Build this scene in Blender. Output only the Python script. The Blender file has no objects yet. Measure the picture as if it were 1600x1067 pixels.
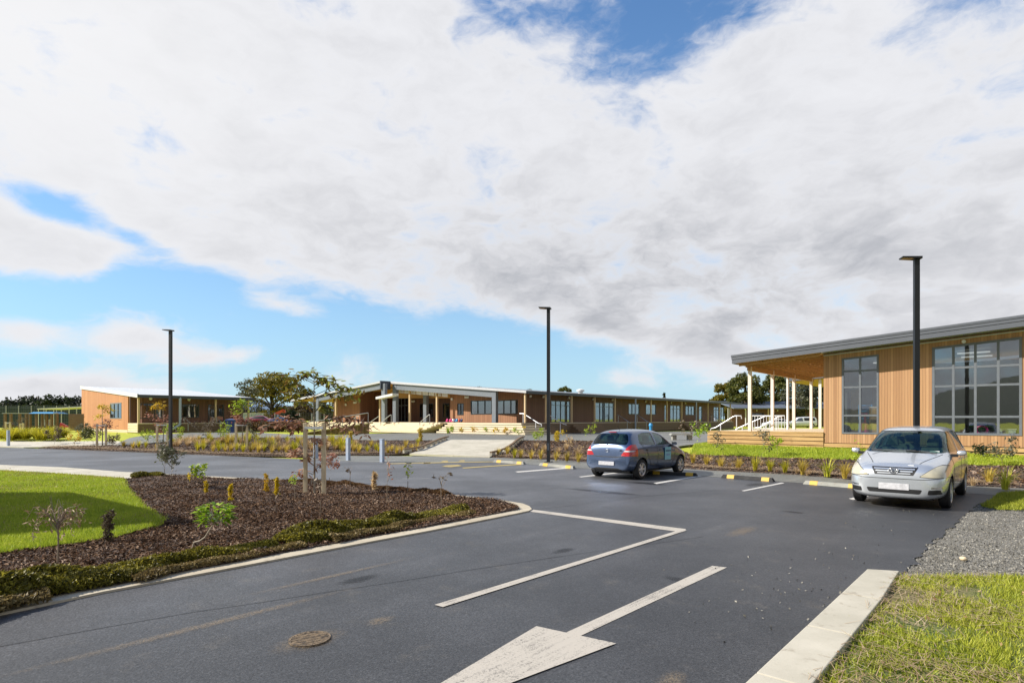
import bpy, bmesh, math, random
import numpy as np
from mathutils import Vector, Matrix
random.seed(7); RNG = np.random.default_rng(11)
R = math.radians
scene = bpy.context.scene
COL = scene.collection
# ------------------------------------------------------------ camera
EYE = 1.8
FOC = 911.0
cd = bpy.data.cameras.new('camera'); cam = bpy.data.objects.new('camera', cd); COL.objects.link(cam)
cam.location = (0, 0, EYE); cam.rotation_euler = (R(90), 0, 0)
cd.sensor_width = 36; cd.lens = FOC / 1600 * 36; cd.shift_y = (655 - 533.5) / 1600
cd.clip_start = .1; cd.clip_end = 8000
scene.camera = cam
# ------------------------------------------------------------ exposure
scene.view_settings.view_transform = 'Standard'; scene.view_settings.look = 'None'
scene.view_settings.gamma = 1; scene.view_settings.exposure = 0.5
# ------------------------------------------------------------ sun
SUN_EL, SUN_AZ = 36.0, -93.0      # azimuth from +Y, clockwise towards +X
sd = bpy.data.lights.new('sun', 'SUN'); sd.energy = 5.0; sd.angle = R(.5); sd.color = (1, .94, .85)
sun = bpy.data.objects.new('sun', sd); COL.objects.link(sun)
_s = Vector((math.sin(R(SUN_AZ)) * math.cos(R(SUN_EL)), math.cos(R(SUN_AZ)) * math.cos(R(SUN_EL)), math.sin(R(SUN_EL))))
sun.rotation_euler = _s.to_track_quat('Z', 'Y').to_euler(); sun.location = (-30, -8, 30)

# ------------------------------------------------------------ node helpers
class NT:
    def __init__(s, nt): s.nt = nt; s.n = nt.nodes; s.l = nt.links
    def new(s, t, **k):
        nd = s.n.new(t)
        for a, b in k.items(): setattr(nd, a, b)
        return nd
    def put(s, sock, v):
        if isinstance(v, bpy.types.NodeSocket): s.l.new(v, sock)
        elif v is not None:
            if hasattr(sock, 'default_value'):
                try: sock.default_value = v
                except Exception: sock.default_value = (*v, 1) if len(v) == 3 else v
    def m(s, op, a, b=None, c=None, clamp=False):
        nd = s.new('ShaderNodeMath', operation=op, use_clamp=clamp)
        for i, v in enumerate((a, b, c)):
            if v is not None: s.put(nd.inputs[i], v)
        return nd.outputs[0]
    def vm(s, op, a, b=None):
        nd = s.new('ShaderNodeVectorMath', operation=op); s.put(nd.inputs[0], a)
        if b is not None: s.put(nd.inputs[1], b)
        return nd.outputs[0]
    def mix(s, f, a, b, bt='MIX'):
        nd = s.new('ShaderNodeMix', data_type='RGBA', blend_type=bt)
        s.put(nd.inputs[0], f); s.put(nd.inputs[6], c4(a)); s.put(nd.inputs[7], c4(b)); return nd.outputs[2]
    def noise(s, vec, sc, det=4, rough=.55, dist=0, out=0):
        nd = s.new('ShaderNodeTexNoise'); s.put(nd.inputs['Vector'], vec)
        nd.inputs['Scale'].default_value = sc; nd.inputs['Detail'].default_value = det
        nd.inputs['Roughness'].default_value = rough; nd.inputs['Distortion'].default_value = dist
        return nd.outputs[out]
    def voro(s, vec, sc, feat='F1', out='Distance'):
        nd = s.new('ShaderNodeTexVoronoi', feature=feat); s.put(nd.inputs['Vector'], vec); nd.inputs['Scale'].default_value = sc
        return nd.outputs[out]
    def ss(s, v, a, b):   # smooth ramp
        nd = s.new('ShaderNodeMapRange', interpolation_type='SMOOTHSTEP'); s.put(nd.inputs[0], v)
        s.put(nd.inputs[1], a); s.put(nd.inputs[2], b); return nd.outputs[0]
    def ramp(s, f, stops):
        nd = s.new('ShaderNodeValToRGB'); s.put(nd.inputs[0], f); e = nd.color_ramp.elements
        while len(e) < len(stops): e.new(.5)
        for q, (p, c) in zip(e, stops): q.position = p; q.color = c4(c)
        return nd.outputs[0]
    def sep(s, v):
        nd = s.new('ShaderNodeSeparateXYZ'); s.put(nd.inputs[0], v); return nd.outputs
    def comb(s, x, y, z):
        nd = s.new('ShaderNodeCombineXYZ')
        for i, v in enumerate((x, y, z)): s.put(nd.inputs[i], v)
        return nd.outputs[0]
def c4(c):
    if isinstance(c, bpy.types.NodeSocket): return c
    if isinstance(c, (int, float)): return (c, c, c, 1)
    return (*c, 1) if len(c) == 3 else c

# ------------------------------------------------------------ world: Nishita sky with a procedural cloud deck
w = bpy.data.worlds.new('World'); scene.world = w; w.use_nodes = True
t = NT(w.node_tree); bg = w.node_tree.nodes['Background']
sky = t.new('ShaderNodeTexSky', sky_type='NISHITA'); sky.sun_disc = False
sky.sun_elevation = R(SUN_EL); sky.sun_rotation = R(SUN_AZ); sky.air_density = 1.25; sky.dust_density = .6; sky.ozone_density = 1.6
tc = t.new('ShaderNodeTexCoord'); dirn = tc.outputs['Generated']
dx, dy, dz = t.sep(dirn)[:3]
az = t.m('MULTIPLY', t.m('ARCTAN2', dx, dy), 57.2958); el = t.m('MULTIPLY', t.m('ARCSINE', dz), 57.2958)
wv = t.comb(t.m('MULTIPLY', az, .055), t.m('MULTIPLY', el, .11), 0)
warp = t.noise(wv, 1.3, 4, .6, 0, 1)
wv2 = t.vm('ADD', wv, t.vm('MULTIPLY', t.vm('SUBTRACT', warp, (.5, .5, .5)), (.55, .55, .55)))
n1 = t.noise(wv2, 1.1, 10, .58); n2 = t.noise(wv2, 3.2, 10, .62)
nn = t.m('ADD', t.m('MULTIPLY', n1, .52), t.m('MULTIPLY', n2, .48))        # about .5 +- .15
# lower edge of the cloud bank as a function of azimuth
fc = t.new('ShaderNodeFloatCurve'); t.put(fc.inputs[1], t.m('ADD', t.m('DIVIDE', az, 180.0), .5, clamp=True))
pts = [(-90, 7), (-60, 9), (-45, 9.6), (-41, 10), (-36, 11.2), (-33, 13.2), (-28, 12.8), (-22, 11.0), (-12, 10.4), (-5, 10.3), (3, 8.6), (9, 6.8), (18, 4.2), (30, 3.4), (41, 3.0), (60, 3), (90, 7)]
cv = fc.mapping.curves[0]
for i, (a_, e_) in enumerate(pts):
    p_ = (a_ / 180 + .5, e_ / 40)
    if i == 0: cv.points[0].location = p_
    elif i == len(pts) - 1: cv.points[len(cv.points) - 1].location = p_
    else: cv.points.new(*p_)
fc.mapping.update()
line = t.m('MULTIPLY', fc.outputs[0], 40.0)
def blob(a0, e0, ra, re, sl=0):
    da = t.m('DIVIDE', t.m('SUBTRACT', az, a0), ra)
    de = t.m('DIVIDE', t.m('SUBTRACT', t.m('SUBTRACT', el, e0), t.m('MULTIPLY', t.m('SUBTRACT', az, a0), sl)), re)
    return t.m('EXPONENT', t.m('MULTIPLY', t.m('ADD', t.m('MULTIPLY', da, da), t.m('MULTIPLY', de, de)), -1.0))
bias = t.m('SUBTRACT', t.m('MULTIPLY', t.ss(t.m('SUBTRACT', el, line), -1.6, 2.6), .62), .24)
for (k, *b) in [(-.62, 15, 34.5, 10, 4.2), (-.26, -1, 35, 5, 3.0), (-.16, 38, 31, 6, 3.5), (-.10, 8, 30, 5, 2.5), (-.12, -1, 19, 4, 2, -.3),
                (-.62, -38.3, 16.0, 3.6, 1.3, -.25), (-.30, -33, 14.6, 1.8, .8, -.2), (.16, -38, 12.6, 6, 2.2), (.16, -28, 14.5, 5, 1.6), (.62, -40, 6.4, 4.5, 1.3), (.70, -32.5, 6.8, 3.6, 1.9), (.42, -27, 5.6, 3.5, 1.0), (-.2, -22, 14, 1.6, .6), (.38, -21, 10.2, 4, .9, -.2),
                (.75, -37, 2.2, 7.5, 1.5), (.14, -16, 3.4, 4, .8), (.30, 10, 4.2, 4, 1.6), (.24, 17, 3.4, 6, 1.5), (-.25, 8, 6.2, 1.5, .6)]:
    bias = t.m('ADD', bias, t.m('MULTIPLY', blob(*b), k))
bias = t.m('ADD', bias, t.m('MULTIPLY', t.ss(t.m('ABSOLUTE', az), 70, 100), .45))
dens = t.m('ADD', bias, t.m('MULTIPLY', t.m('SUBTRACT', nn, .5), 1.95))
dens = t.m('SUBTRACT', dens, t.m('MULTIPLY', t.ss(el, 40, 56), 1.2))
mask = t.ss(dens, -.14, .34)
thick = t.ss(dens, .05, .75)
sh = t.noise(wv2, 1.9, 6, .55)
grey = t.m('ADD', t.m('ADD', t.m('MULTIPLY', blob(22, 12, 22, 7), .58), t.m('MULTIPLY', blob(2, 14, 14, 7), .34)), t.m('MULTIPLY', blob(-18, 17, 14, 6), .16))
grey = t.m('ADD', grey, t.m('MULTIPLY', t.m('SUBTRACT', sh, .5), .42))
grey = t.m('ADD', grey, t.m('MULTIPLY', t.m('SUBTRACT', n2, .5), .30))
grey = t.m('ADD', grey, t.m('MULTIPLY', t.ss(t.m('ABSOLUTE', az), 80, 110), .45))
grey = t.m('MULTIPLY', t.m('ADD', grey, .13), thick)
ccol = t.ramp(grey, [(0, (6.2, 6.25, 6.5)), (.25, (5.0, 5.05, 5.3)), (.55, (3.75, 3.85, 4.15)), (.9, (2.8, 2.95, 3.25))])
ccol = t.mix(t.m('MULTIPLY', blob(-42, 27, 20, 12), .8), ccol, (6.7, 6.7, 6.8))
bk = t.m('MULTIPLY', t.ss(t.m('ABSOLUTE', az), 60, 105), .62)
ccol = t.mix(bk, ccol, (3.0, 3.15, 3.4))
skyc = t.mix(1.0, sky.outputs[0], (.55, .88, 1.22), 'MULTIPLY')
hz = t.m('MULTIPLY', t.m('EXPONENT', t.m('MULTIPLY', t.m('ABSOLUTE', el), -.075)), .80)
skyc = t.mix(hz, skyc, (4.3, 5.9, 7.1))
out = t.mix(t.m('MULTIPLY', mask, t.ss(el, -1, .5)), skyc, ccol)
t.put(bg.inputs['Color'], out); bg.inputs['Strength'].default_value = .098

# ------------------------------------------------------------ materials
def mat(name, fn):
    m = bpy.data.materials.new(name); m.use_nodes = True
    t = NT(m.node_tree); b = m.node_tree.nodes['Principled BSDF']
    fn(t, b, b.inputs); return m
def ocoord(t): return t.new('ShaderNodeTexCoord').outputs['Object']
def gcoord(t): return t.new('ShaderNodeNewGeometry').outputs['Position']
def bump(t, b, h, st=.3, dist=.01):
    nd = t.new('ShaderNodeBump'); nd.inputs['Strength'].default_value = st; nd.inputs['Distance'].default_value = dist
    t.put(nd.inputs['Height'], h); t.l.new(nd.outputs[0], b.inputs['Normal'])
def simple(name, col, rough=.5, metal=0, var=.12, sc=6, spec=.5, coat=0):
    def f(t, b, i):
        n = t.noise(ocoord(t), sc, 4)
        k = t.m('ADD', t.m('MULTIPLY', t.m('SUBTRACT', n, .5), var * 3), 1.0)
        t.put(i['Base Color'], t.mix(1.0, col, t.comb(k, k, k), 'MULTIPLY'))
        t.put(i['Roughness'], t.m('ADD', t.m('MULTIPLY', t.m('SUBTRACT', n, .5), .3), rough, clamp=True))
        i['Metallic'].default_value = metal; i['Specular IOR Level'].default_value = spec; i['Coat Weight'].default_value = coat; i['Coat Roughness'].default_value = .04
    return mat(name, f)
def f_asphalt(c0, c1, zone=1):
    def f(t, b, i):
        p = gcoord(t)
        sp = t.voro(p, 55); fine = t.noise(p, 160, 3, .7); big = t.noise(p, .35, 5, .6); mid = t.noise(p, 2.2, 5, .6)
        # worn tyre bands along the drive, dust, damp patches
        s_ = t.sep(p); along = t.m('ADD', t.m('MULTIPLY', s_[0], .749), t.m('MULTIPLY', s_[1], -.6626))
        strk = t.noise(t.comb(t.m('MULTIPLY', along, 1.6), t.m('MULTIPLY', t.m('ADD', t.m('MULTIPLY', s_[0], .6626), t.m('MULTIPLY', s_[1], .749)), .07), 0), 1, 4)
        c = t.mix(t.ss(big, .35, .68), c0, c1)
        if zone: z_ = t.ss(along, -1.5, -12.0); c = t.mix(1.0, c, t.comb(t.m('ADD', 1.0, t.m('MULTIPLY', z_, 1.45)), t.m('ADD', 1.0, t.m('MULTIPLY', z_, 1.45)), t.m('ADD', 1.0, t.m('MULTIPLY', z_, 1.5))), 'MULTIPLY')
        c = t.mix(t.m('MULTIPLY', t.ss(strk, .50, .70), .55), c, t.mix(1, c, (1.45, 1.42, 1.38), 'MULTIPLY'))
        c = t.mix(t.m('MULTIPLY', t.ss(mid, .56, .75), .22), c, (.20, .17, .13))
        ag = t.sep(t.voro(p, 95, 'F1', 'Color'))[0]; ag2 = t.sep(t.voro(p, 70, 'F1', 'Color'))[1]; kk = t.m('ADD', .42, t.m('ADD', t.m('MULTIPLY', ag, .85), t.m('MULTIPLY', t.ss(ag2, .82, 1.0), .6))); c = t.mix(1.0, c, t.comb(kk, kk, kk), 'MULTIPLY')
        c = t.mix(t.m('MULTIPLY', t.ss(fine, .55, .72), .5), c, (.17, .175, .185))
        c = t.mix(t.m('MULTIPLY', t.ss(sp, .42, .12), .25), c, (.018, .018, .02))
        t.put(i['Base Color'], c)
        t.put(i['Roughness'], t.m('ADD', t.m('MULTIPLY', big, -.22), .62)); i['Specular IOR Level'].default_value = .6
        bump(t, b, t.m('ADD', sp, t.m('MULTIPLY', fine, .6)), .35, .004)
    return f
M = {}
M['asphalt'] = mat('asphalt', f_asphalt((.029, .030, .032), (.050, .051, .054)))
M['path_asphalt'] = mat('path_asphalt', f_asphalt((.15, .15, .13), (.20, .20, .175), 0))
def f_conc(c0, c1, joint=0):
    def f(t, b, i):
        p = gcoord(t); n = t.noise(p, 1.1, 6, .65); g = t.noise(p, 45, 4, .7); st = t.noise(p, 5, 5, .7)
        c = t.mix(t.ss(n, .3, .7), c0, c1)
        c = t.mix(t.m('MULTIPLY', t.ss(st, .54, .74), .7), c, (.20, .155, .10))
        c = t.mix(t.m('MULTIPLY', t.ss(g, .55, .8), .3), c, (.16, .15, .13))
        t.put(i['Base Color'], c); i['Roughness'].default_value = .85
        bump(t, b, g, .25, .004)
    return f
M['concrete'] = mat('concrete', f_conc((.42, .39, .31), (.54, .50, .41)))
M['kerb'] = mat('kerb_concrete', f_conc((.42, .36, .26), (.52, .46, .35)))
def f_soil(t, b, i):
    p = gcoord(t); v = t.voro(p, 26, 'F1', 'Color'); h = t.voro(p, 26); n = t.noise(p, 1.3, 5, .6)
    vs = t.sep(v)[0]
    c = t.ramp(vs, [(0, (.022, .013, .009)), (.45, (.070, .044, .032)), (.8, (.14, .093, .068)), (1, (.26, .19, .15))])
    c = t.mix(t.m('MULTIPLY', t.ss(n, .45, .7), .45), c, (.035, .022, .018))
    t.put(i['Base Color'], c); i['Roughness'].default_value = .95
    bump(t, b, t.m('ADD', h, t.noise(p, 14, 4)), .9, .035)
M['mulch'] = mat('bark_mulch', f_soil)
def rnd(t): return t.new('ShaderNodeNewGeometry').outputs['Random Per Island']
def leaf(name, stops, rough=.55, trans=.3, spec=.35):
    def f(t, b, i):
        r = rnd(t); n = t.noise(gcoord(t), .9, 3)
        k = t.m('ADD', t.m('MULTIPLY', r, .75), t.m('MULTIPLY', t.m('SUBTRACT', n, .38), .8), clamp=True)
        c = t.ramp(k, stops); t.put(i['Base Color'], c); i['Roughness'].default_value = rough; i['Specular IOR Level'].default_value = spec
        if trans:
            tr = t.new('ShaderNodeBsdfTranslucent'); t.put(tr.inputs[0], c); mx = t.new('ShaderNodeMixShader'); mx.inputs[0].default_value = trans
            o = t.nt.nodes['Material Output']; t.l.new(b.outputs[0], mx.inputs[1]); t.l.new(tr.outputs[0], mx.inputs[2]); t.l.new(mx.outputs[0], o.inputs[0])
    return mat(name, f)
M['chips'] = leaf('bark_chips', [(0, (.026, .013, .007)), (.4, (.105, .058, .034)), (.7, (.22, .14, .088)), (1, (.46, .36, .28))], .95, 0, .05)
M['gravel_stones'] = leaf('gravel_stones', [(0, (.10, .095, .08)), (.5, (.215, .20, .17)), (1, (.42, .40, .34))], .8, 0)
def f_grassground(a, b_, c_):
    def f(t, b, i):
        p = gcoord(t); n = t.noise(p, .8, 5, .6); g = t.noise(p, 30, 4, .7)
        c = t.mix(t.ss(n, .35, .7), a, b_); c = t.mix(t.m('MULTIPLY', t.ss(g, .5, .7), .5), c, c_)
        t.put(i['Base Color'], c); i['Roughness'].default_value = .95; bump(t, b, g, .8, .04)
    return f
M['turf'] = mat('turf', f_grassground((.27, .33, .015), (.35, .42, .02), (.19, .23, .012)))
M['rough_turf'] = mat('rough_turf', f_grassground((.10, .15, .025), (.20, .17, .07), (.05, .05, .02)))
M['far_turf'] = mat('far_turf', f_grassground((.36, .42, .02), (.48, .46, .04), (.30, .32, .02)))
def f_gravel(t, b, i):
    p = gcoord(t); v = t.sep(t.voro(p, 60, 'F1', 'Color'))[0]; h = t.voro(p, 60); n = t.noise(p, 1.2, 5)
    c = t.ramp(v, [(0, (.10, .095, .082)), (.5, (.19, .178, .15)), (1, (.36, .34, .29))]); c = t.mix(t.m('MULTIPLY', t.ss(n, .5, .7), .4), c, (.12, .11, .08))
    t.put(i['Base Color'], c); i['Roughness'].default_value = .95; bump(t, b, h, .9, .015)
M['gravel'] = mat('gravel', f_gravel)
def f_paint(c0, wear=.5):
    def f(t, b, i):
        p = gcoord(t); s_ = t.sep(p)
        a = t.m('ADD', t.m('MULTIPLY', s_[0], .749), t.m('MULTIPLY', s_[1], -.6626)); u = t.m('ADD', t.m('MULTIPLY', s_[0], .6626), t.m('MULTIPLY', s_[1], .749))
        st = t.noise(t.comb(t.m('MULTIPLY', a, 30), t.m('MULTIPLY', u, 1.2), 0), 1, 4); n = t.noise(p, 70, 4, .75); m2 = t.noise(p, 3, 4)
        k = t.m('MULTIPLY', t.ss(t.m('ADD', t.m('ADD', t.m('MULTIPLY', n, .75), t.m('MULTIPLY', st, .35)), t.m('MULTIPLY', m2, .3)), .70, .88), wear)
        t.put(i['Base Color'], t.mix(k, c0, (.09, .085, .08))); i['Roughness'].default_value = .75
        bump(t, b, n, .4, .004)
    return f
M['paint'] = mat('white_road_paint', f_paint((.46, .42, .36), .85)); M['paint_far'] = mat('white_line_paint', f_paint((.56, .54, .50), .4)); M['paint_yellow'] = mat('yellow_line_paint', f_paint((.40, .31, .12), 1.1))
def f_clad(c0, c1, c2, bw=.14, sheen=0):
    def f(t, b, i):
        p = ocoord(t); s_ = t.sep(p); q = t.m('DIVIDE', t.m('ADD', s_[0], s_[1]), bw); fl = t.m('FLOOR', q); fr = t.m('FRACT', q)
        wn = t.new('ShaderNodeTexWhiteNoise', noise_dimensions='1D'); t.put(wn.inputs['W'], fl); r = wn.outputs[0]
        grain = t.noise(t.comb(t.m('MULTIPLY', q, 9), t.m('MULTIPLY', s_[2], .9), t.m('MULTIPLY', fl, 3.1)), 1, 5, .6)
        k = t.m('ADD', t.m('MULTIPLY', r, .55), t.m('MULTIPLY', t.m('SUBTRACT', grain, .22), 1.0), clamp=True)
        c = t.ramp(k, [(0, c0), (.5, c1), (1, c2)])
        wth = t.noise(p, .5, 4); c = t.mix(t.m('MULTIPLY', t.ss(wth, .5, .75), .22), c, c2)
        gap = t.m('GREATER_THAN', t.m('ABSOLUTE', t.m('SUBTRACT', fr, .5)), .455)
        c = t.mix(t.m('MULTIPLY', gap, .62), c, (.05, .025, .012))
        t.put(i['Base Color'], c); i['Roughness'].default_value = .6
        bump(t, b, t.m('ADD', t.m('MULTIPLY', t.m('SUBTRACT', 1.0, gap), 1.0), t.m('MULTIPLY', grain, .25)), .5, .012)
    return f
def f_clad2(a, b, c): return f_clad(a, b, c, .105)
M['clad_orange'] = mat('cedar_cladding', f_clad2((.31, .160, .078), (.43, .235, .112), (.58, .345, .18)))
M['clad_left'] = mat('cedar_cladding_left', f_clad((.40, .160, .058), (.50, .215, .082), (.60, .29, .125), .2))
M['clad_brown'] = mat('brown_cladding', f_clad((.115, .052, .032), (.145, .066, .040), (.18, .085, .050), .3))  # darker copy of the brown boards, with veranda shade put into the colour
def f_timber(c0, c1, axis=0, sc=1.):
    def f(t, b, i):
        p = ocoord(t); s_ = t.sep(p)
        v = t.comb(*[t.m('MULTIPLY', s_[k], (1.2 if k == axis else 22) * sc) for k in range(3)])
        n = t.noise(v, 1, 5, .6); kn = t.noise(p, 4, 3)
        c = t.mix(t.ss(n, .3, .7), c0, c1); c = t.mix(t.m('MULTIPLY', t.ss(kn, .62, .75), .35), c, (.18, .09, .03))
        t.put(i['Base Color'], c); i['Roughness'].default_value = .7; bump(t, b, n, .2, .004)
    return f
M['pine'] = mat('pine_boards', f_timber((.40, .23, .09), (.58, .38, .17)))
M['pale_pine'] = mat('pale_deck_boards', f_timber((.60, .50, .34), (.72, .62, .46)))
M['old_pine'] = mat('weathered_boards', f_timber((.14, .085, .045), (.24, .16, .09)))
M['post_pine'] = mat('pine_posts', f_timber((.50, .36, .19), (.66, .50, .30), 2))
M['pale_post'] = mat('pale_posts', f_timber((.68, .60, .52), (.80, .73, .66), 2))
M['soffit'] = mat('ply_soffit', f_timber((.40, .22, .075), (.52, .30, .11), 1, .6))
M['stake'] = mat('stake_timber', f_timber((.55, .44, .27), (.74, .62, .42), 2))
M['steel'] = simple('grey_painted_steel', (.17, .19, .215), .45)
M['steel_light'] = simple('pale_grey_steel', (.50, .51, .52), .45)
M['fascia'] = simple('grey_fascia', (.105, .115, .135), .5, 0, .06, 1.5)
M['fascia_dark'] = simple('dark_fascia', (.045, .055, .075), .5)
M['white_metal'] = simple('white_metal', (.72, .72, .71), .4, 0, .05)
M['white_hot'] = simple('white_plastic', (.78, .79, .80), .35, 0, .04)
M['black_pole'] = simple('black_pole', (.006, .007, .010), .5)
M['galv'] = simple('galvanised', (.42, .43, .45), .35, .6)
M['rail_white'] = simple('rail_paint', (.62, .63, .66), .35, .1, .04)
M['frame'] = simple('window_frame', (.15, .165, .19), .4)
M['frame_dark'] = simple('dark_window_frame', (.025, .028, .032), .4)
M['bollard'] = simple('bollard_paint', (.36, .43, .55), .4)
M['blue'] = simple('blue_plastic', (.03, .27, .55), .4); M['teal'] = simple('teal_plastic', (.02, .30, .38), .45)
M['pink'] = simple('pink_plastic', (.60, .03, .22), .45); M['red'] = simple('red_paint', (.42, .030, .02), .4); M['navy'] = simple('navy', (.02, .05, .17), .5)
M['yellow'] = simple('yellow_paint', (.58, .36, .03), .5); M['rubber'] = simple('rubber', (.016, .016, .017), .75)
M['black'] = simple('black_plastic', (.012, .012, .013), .5); M['room_wall'] = simple('room_wall', (.62, .61, .57), .8, 0, .05)
M['room_floor'] = simple('room_floor', (.12, .12, .12), .8); M['ply'] = simple('plywood', (.42, .27, .12), .6)
M['grey_stone'] = simple('rocks', (.14, .14, .145), .9, 0, .3, 3)
def f_roof(c, ax=0):
    def f(t, b, i):
        s_ = t.sep(ocoord(t)); n = t.noise(ocoord(t), .4, 4)
        h = t.m('SINE', t.m('MULTIPLY', s_[1 - ax if ax else 1], 2 * math.pi / .19))
        t.put(i['Base Color'], t.mix(n, c, tuple(x * 1.15 for x in c))); i['Roughness'].default_value = .38; i['Metallic'].default_value = .25
        bump(t, b, h, .6, .02)
    return f
M['roof'] = mat('corrugated_roof', f_roof((.26, .28, .30))); M['roof_light'] = mat('light_corrugated_roof', f_roof((.62, .64, .66))); M['roof_blue'] = mat('slate_blue_roof', f_roof((.17, .20, .26)))
def f_glass(tint, refl=.12):
    def f(t, b, i):
        g = t.new('ShaderNodeBsdfGlossy'); g.inputs['Roughness'].default_value = .015; g.inputs['Color'].default_value = (.9, .92, .95, 1)
        tr = t.new('ShaderNodeBsdfTransparent'); tr.inputs[0].default_value = c4(tint)
        lw = t.new('ShaderNodeLayerWeight'); lw.inputs[0].default_value = .5
        k = t.m('ADD', t.m('MULTIPLY', t.m('POWER', lw.outputs['Facing'], 4.0), .85), refl, clamp=True)
        wv = t.noise(ocoord(t), 1.6, 2); bn = t.new('ShaderNodeBump'); bn.inputs['Strength'].default_value = .04; bn.inputs['Distance'].default_value = .02; t.put(bn.inputs['Height'], wv); t.l.new(bn.outputs[0], g.inputs['Normal'])
        mx = t.new('ShaderNodeMixShader'); t.put(mx.inputs[0], k); t.l.new(tr.outputs[0], mx.inputs[1]); t.l.new(g.outputs[0], mx.inputs[2])
        t.l.new(mx.outputs[0], t.nt.nodes['Material Output'].inputs[0])
    return f
M['glass'] = mat('window_glass', f_glass((.84, .87, .87), .17)); M['glass_dark'] = mat('dark_window_glass', f_glass((.30, .33, .36), .12)); M['car_glass'] = mat('car_glass', f_glass((.50, .61, .57), .035))
M['bark'] = simple('bark', (.10, .075, .05), .9, 0, .3, 8); M['pale_bark'] = simple('pale_bark', (.34, .29, .22), .85, 0, .2, 12); M['dark_bark'] = simple('dark_bark', (.045, .035, .03), .9)
M['poly'] = simple('translucent_sheet', (.80, .74, .76), .4, 0, .03)
# ------------------------------------------------------------ object helpers
def tag(o, label=None, cat=None, group=None, kind=None):
    if label: o['label'] = label
    if cat: o['category'] = cat
    if group: o['group'] = group
    if kind: o['kind'] = kind
    return o
def empty(name, loc, rz=0):
    o = bpy.data.objects.new(name, None); COL.objects.link(o); o.location = loc; o.rotation_euler = (0, 0, rz); o.empty_display_size = .2; return o
def link_mesh(name, me, material=None, parent=None, smooth=False):
    o = bpy.data.objects.new(name, me); COL.objects.link(o)
    if material is not None: me.materials.append(material)
    if smooth:
        me.shade_smooth()
        if smooth != 'all': me.set_sharp_from_angle(angle=R(38))
    if parent: o.parent = parent
    return o
class MB:
    def __init__(s): s.v = []; s.f = []
    def add(s, vs, fs):
        k = len(s.v); s.v += [tuple(p) for p in vs]; s.f += [tuple(i + k for i in f) for f in fs]; return s
    def hexa(s, p):   # 8 points: bottom 4 ccw, top 4 ccw
        return s.add(p, [(3, 2, 1, 0), (4, 5, 6, 7), (0, 1, 5, 4), (1, 2, 6, 5), (2, 3, 7, 6), (3, 0, 4, 7)])
    def box(s, x0, x1, y0, y1, z0, z1):
        x0, x1 = min(x0, x1), max(x0, x1); y0, y1 = min(y0, y1), max(y0, y1); z0, z1 = min(z0, z1), max(z0, z1)
        return s.hexa([(x0, y0, z0), (x1, y0, z0), (x1, y1, z0), (x0, y1, z0), (x0, y0, z1), (x1, y0, z1), (x1, y1, z1), (x0, y1, z1)])
    def quad(s, a, b, c, d): return s.add([a, b, c, d], [(0, 1, 2, 3)])
    def tube(s, pts, rad, n=8, cap=True):
        pts = [Vector(p) for p in pts]; rad = rad if isinstance(rad, (list, tuple)) else [rad] * len(pts); k = len(s.v); ref = None
        for i, p in enumerate(pts):
            d = (pts[min(i + 1, len(pts) - 1)] - pts[max(i - 1, 0)]).normalized()
            if ref is None: ref = Vector((1, 0, 0)) if abs(d.x) < .8 else Vector((0, 1, 0))
            a = (ref - d * ref.dot(d)).normalized(); b = d.cross(a); ref = a
            for j in range(n):
                th = 2 * math.pi * j / n; s.v.append(tuple(p + (a * math.cos(th) + b * math.sin(th)) * rad[i]))
        for i in range(len(pts) - 1):
            for j in range(n):
                q = (j + 1) % n; s.f.append((k + i * n + j, k + i * n + q, k + (i + 1) * n + q, k + (i + 1) * n + j))
        if cap:
            s.f.append(tuple(k + j for j in range(n))[::-1]); s.f.append(tuple(k + (len(pts) - 1) * n + j for j in range(n)))
        return s
    def lathe(s, prof, n=16, axis='z', c=(0, 0, 0)):   # prof [(r,h)]
        k = len(s.v)
        for r, h in prof:
            for j in range(n):
                th = 2 * math.pi * j / n; a, b = r * math.cos(th), r * math.sin(th)
                p = (a, b, h) if axis == 'z' else (a, h, b) if axis == 'y' else (h, a, b)
                s.v.append((p[0] + c[0], p[1] + c[1], p[2] + c[2]))
        for i in range(len(prof) - 1):
            for j in range(n):
                q = (j + 1) % n; s.f.append((k + i * n + j, k + i * n + q, k + (i + 1) * n + q, k + (i + 1) * n + j))
        s.f.append(tuple(k + j for j in range(n))[::-1]); s.f.append(tuple(k + (len(prof) - 1) * n + j for j in range(n))); return s
    def prism(s, poly, f0, f1):   # 2D poly mapped by two functions
        n = len(poly); k = len(s.v); s.v += [tuple(f0(*p)) for p in poly] + [tuple(f1(*p)) for p in poly]
        s.f.append(tuple(k + i for i in range(n))[::-1]); s.f.append(tuple(k + n + i for i in range(n)))
        for i in range(n): j = (i + 1) % n; s.f.append((k + i, k + j, k + n + j, k + n + i))
        return s
    def mesh(s, name='m', fix=True):
        me = bpy.data.meshes.new(name); me.from_pydata(s.v, [], s.f)
        if fix:
            bm = bmesh.new(); bm.from_mesh(me); bmesh.ops.recalc_face_normals(bm, faces=bm.faces); bm.to_mesh(me); bm.free()
        me.update(); return me
    def build(s, name, material, parent=None, smooth=False): return link_mesh(name, s.mesh(name), material, parent, smooth)
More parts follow.
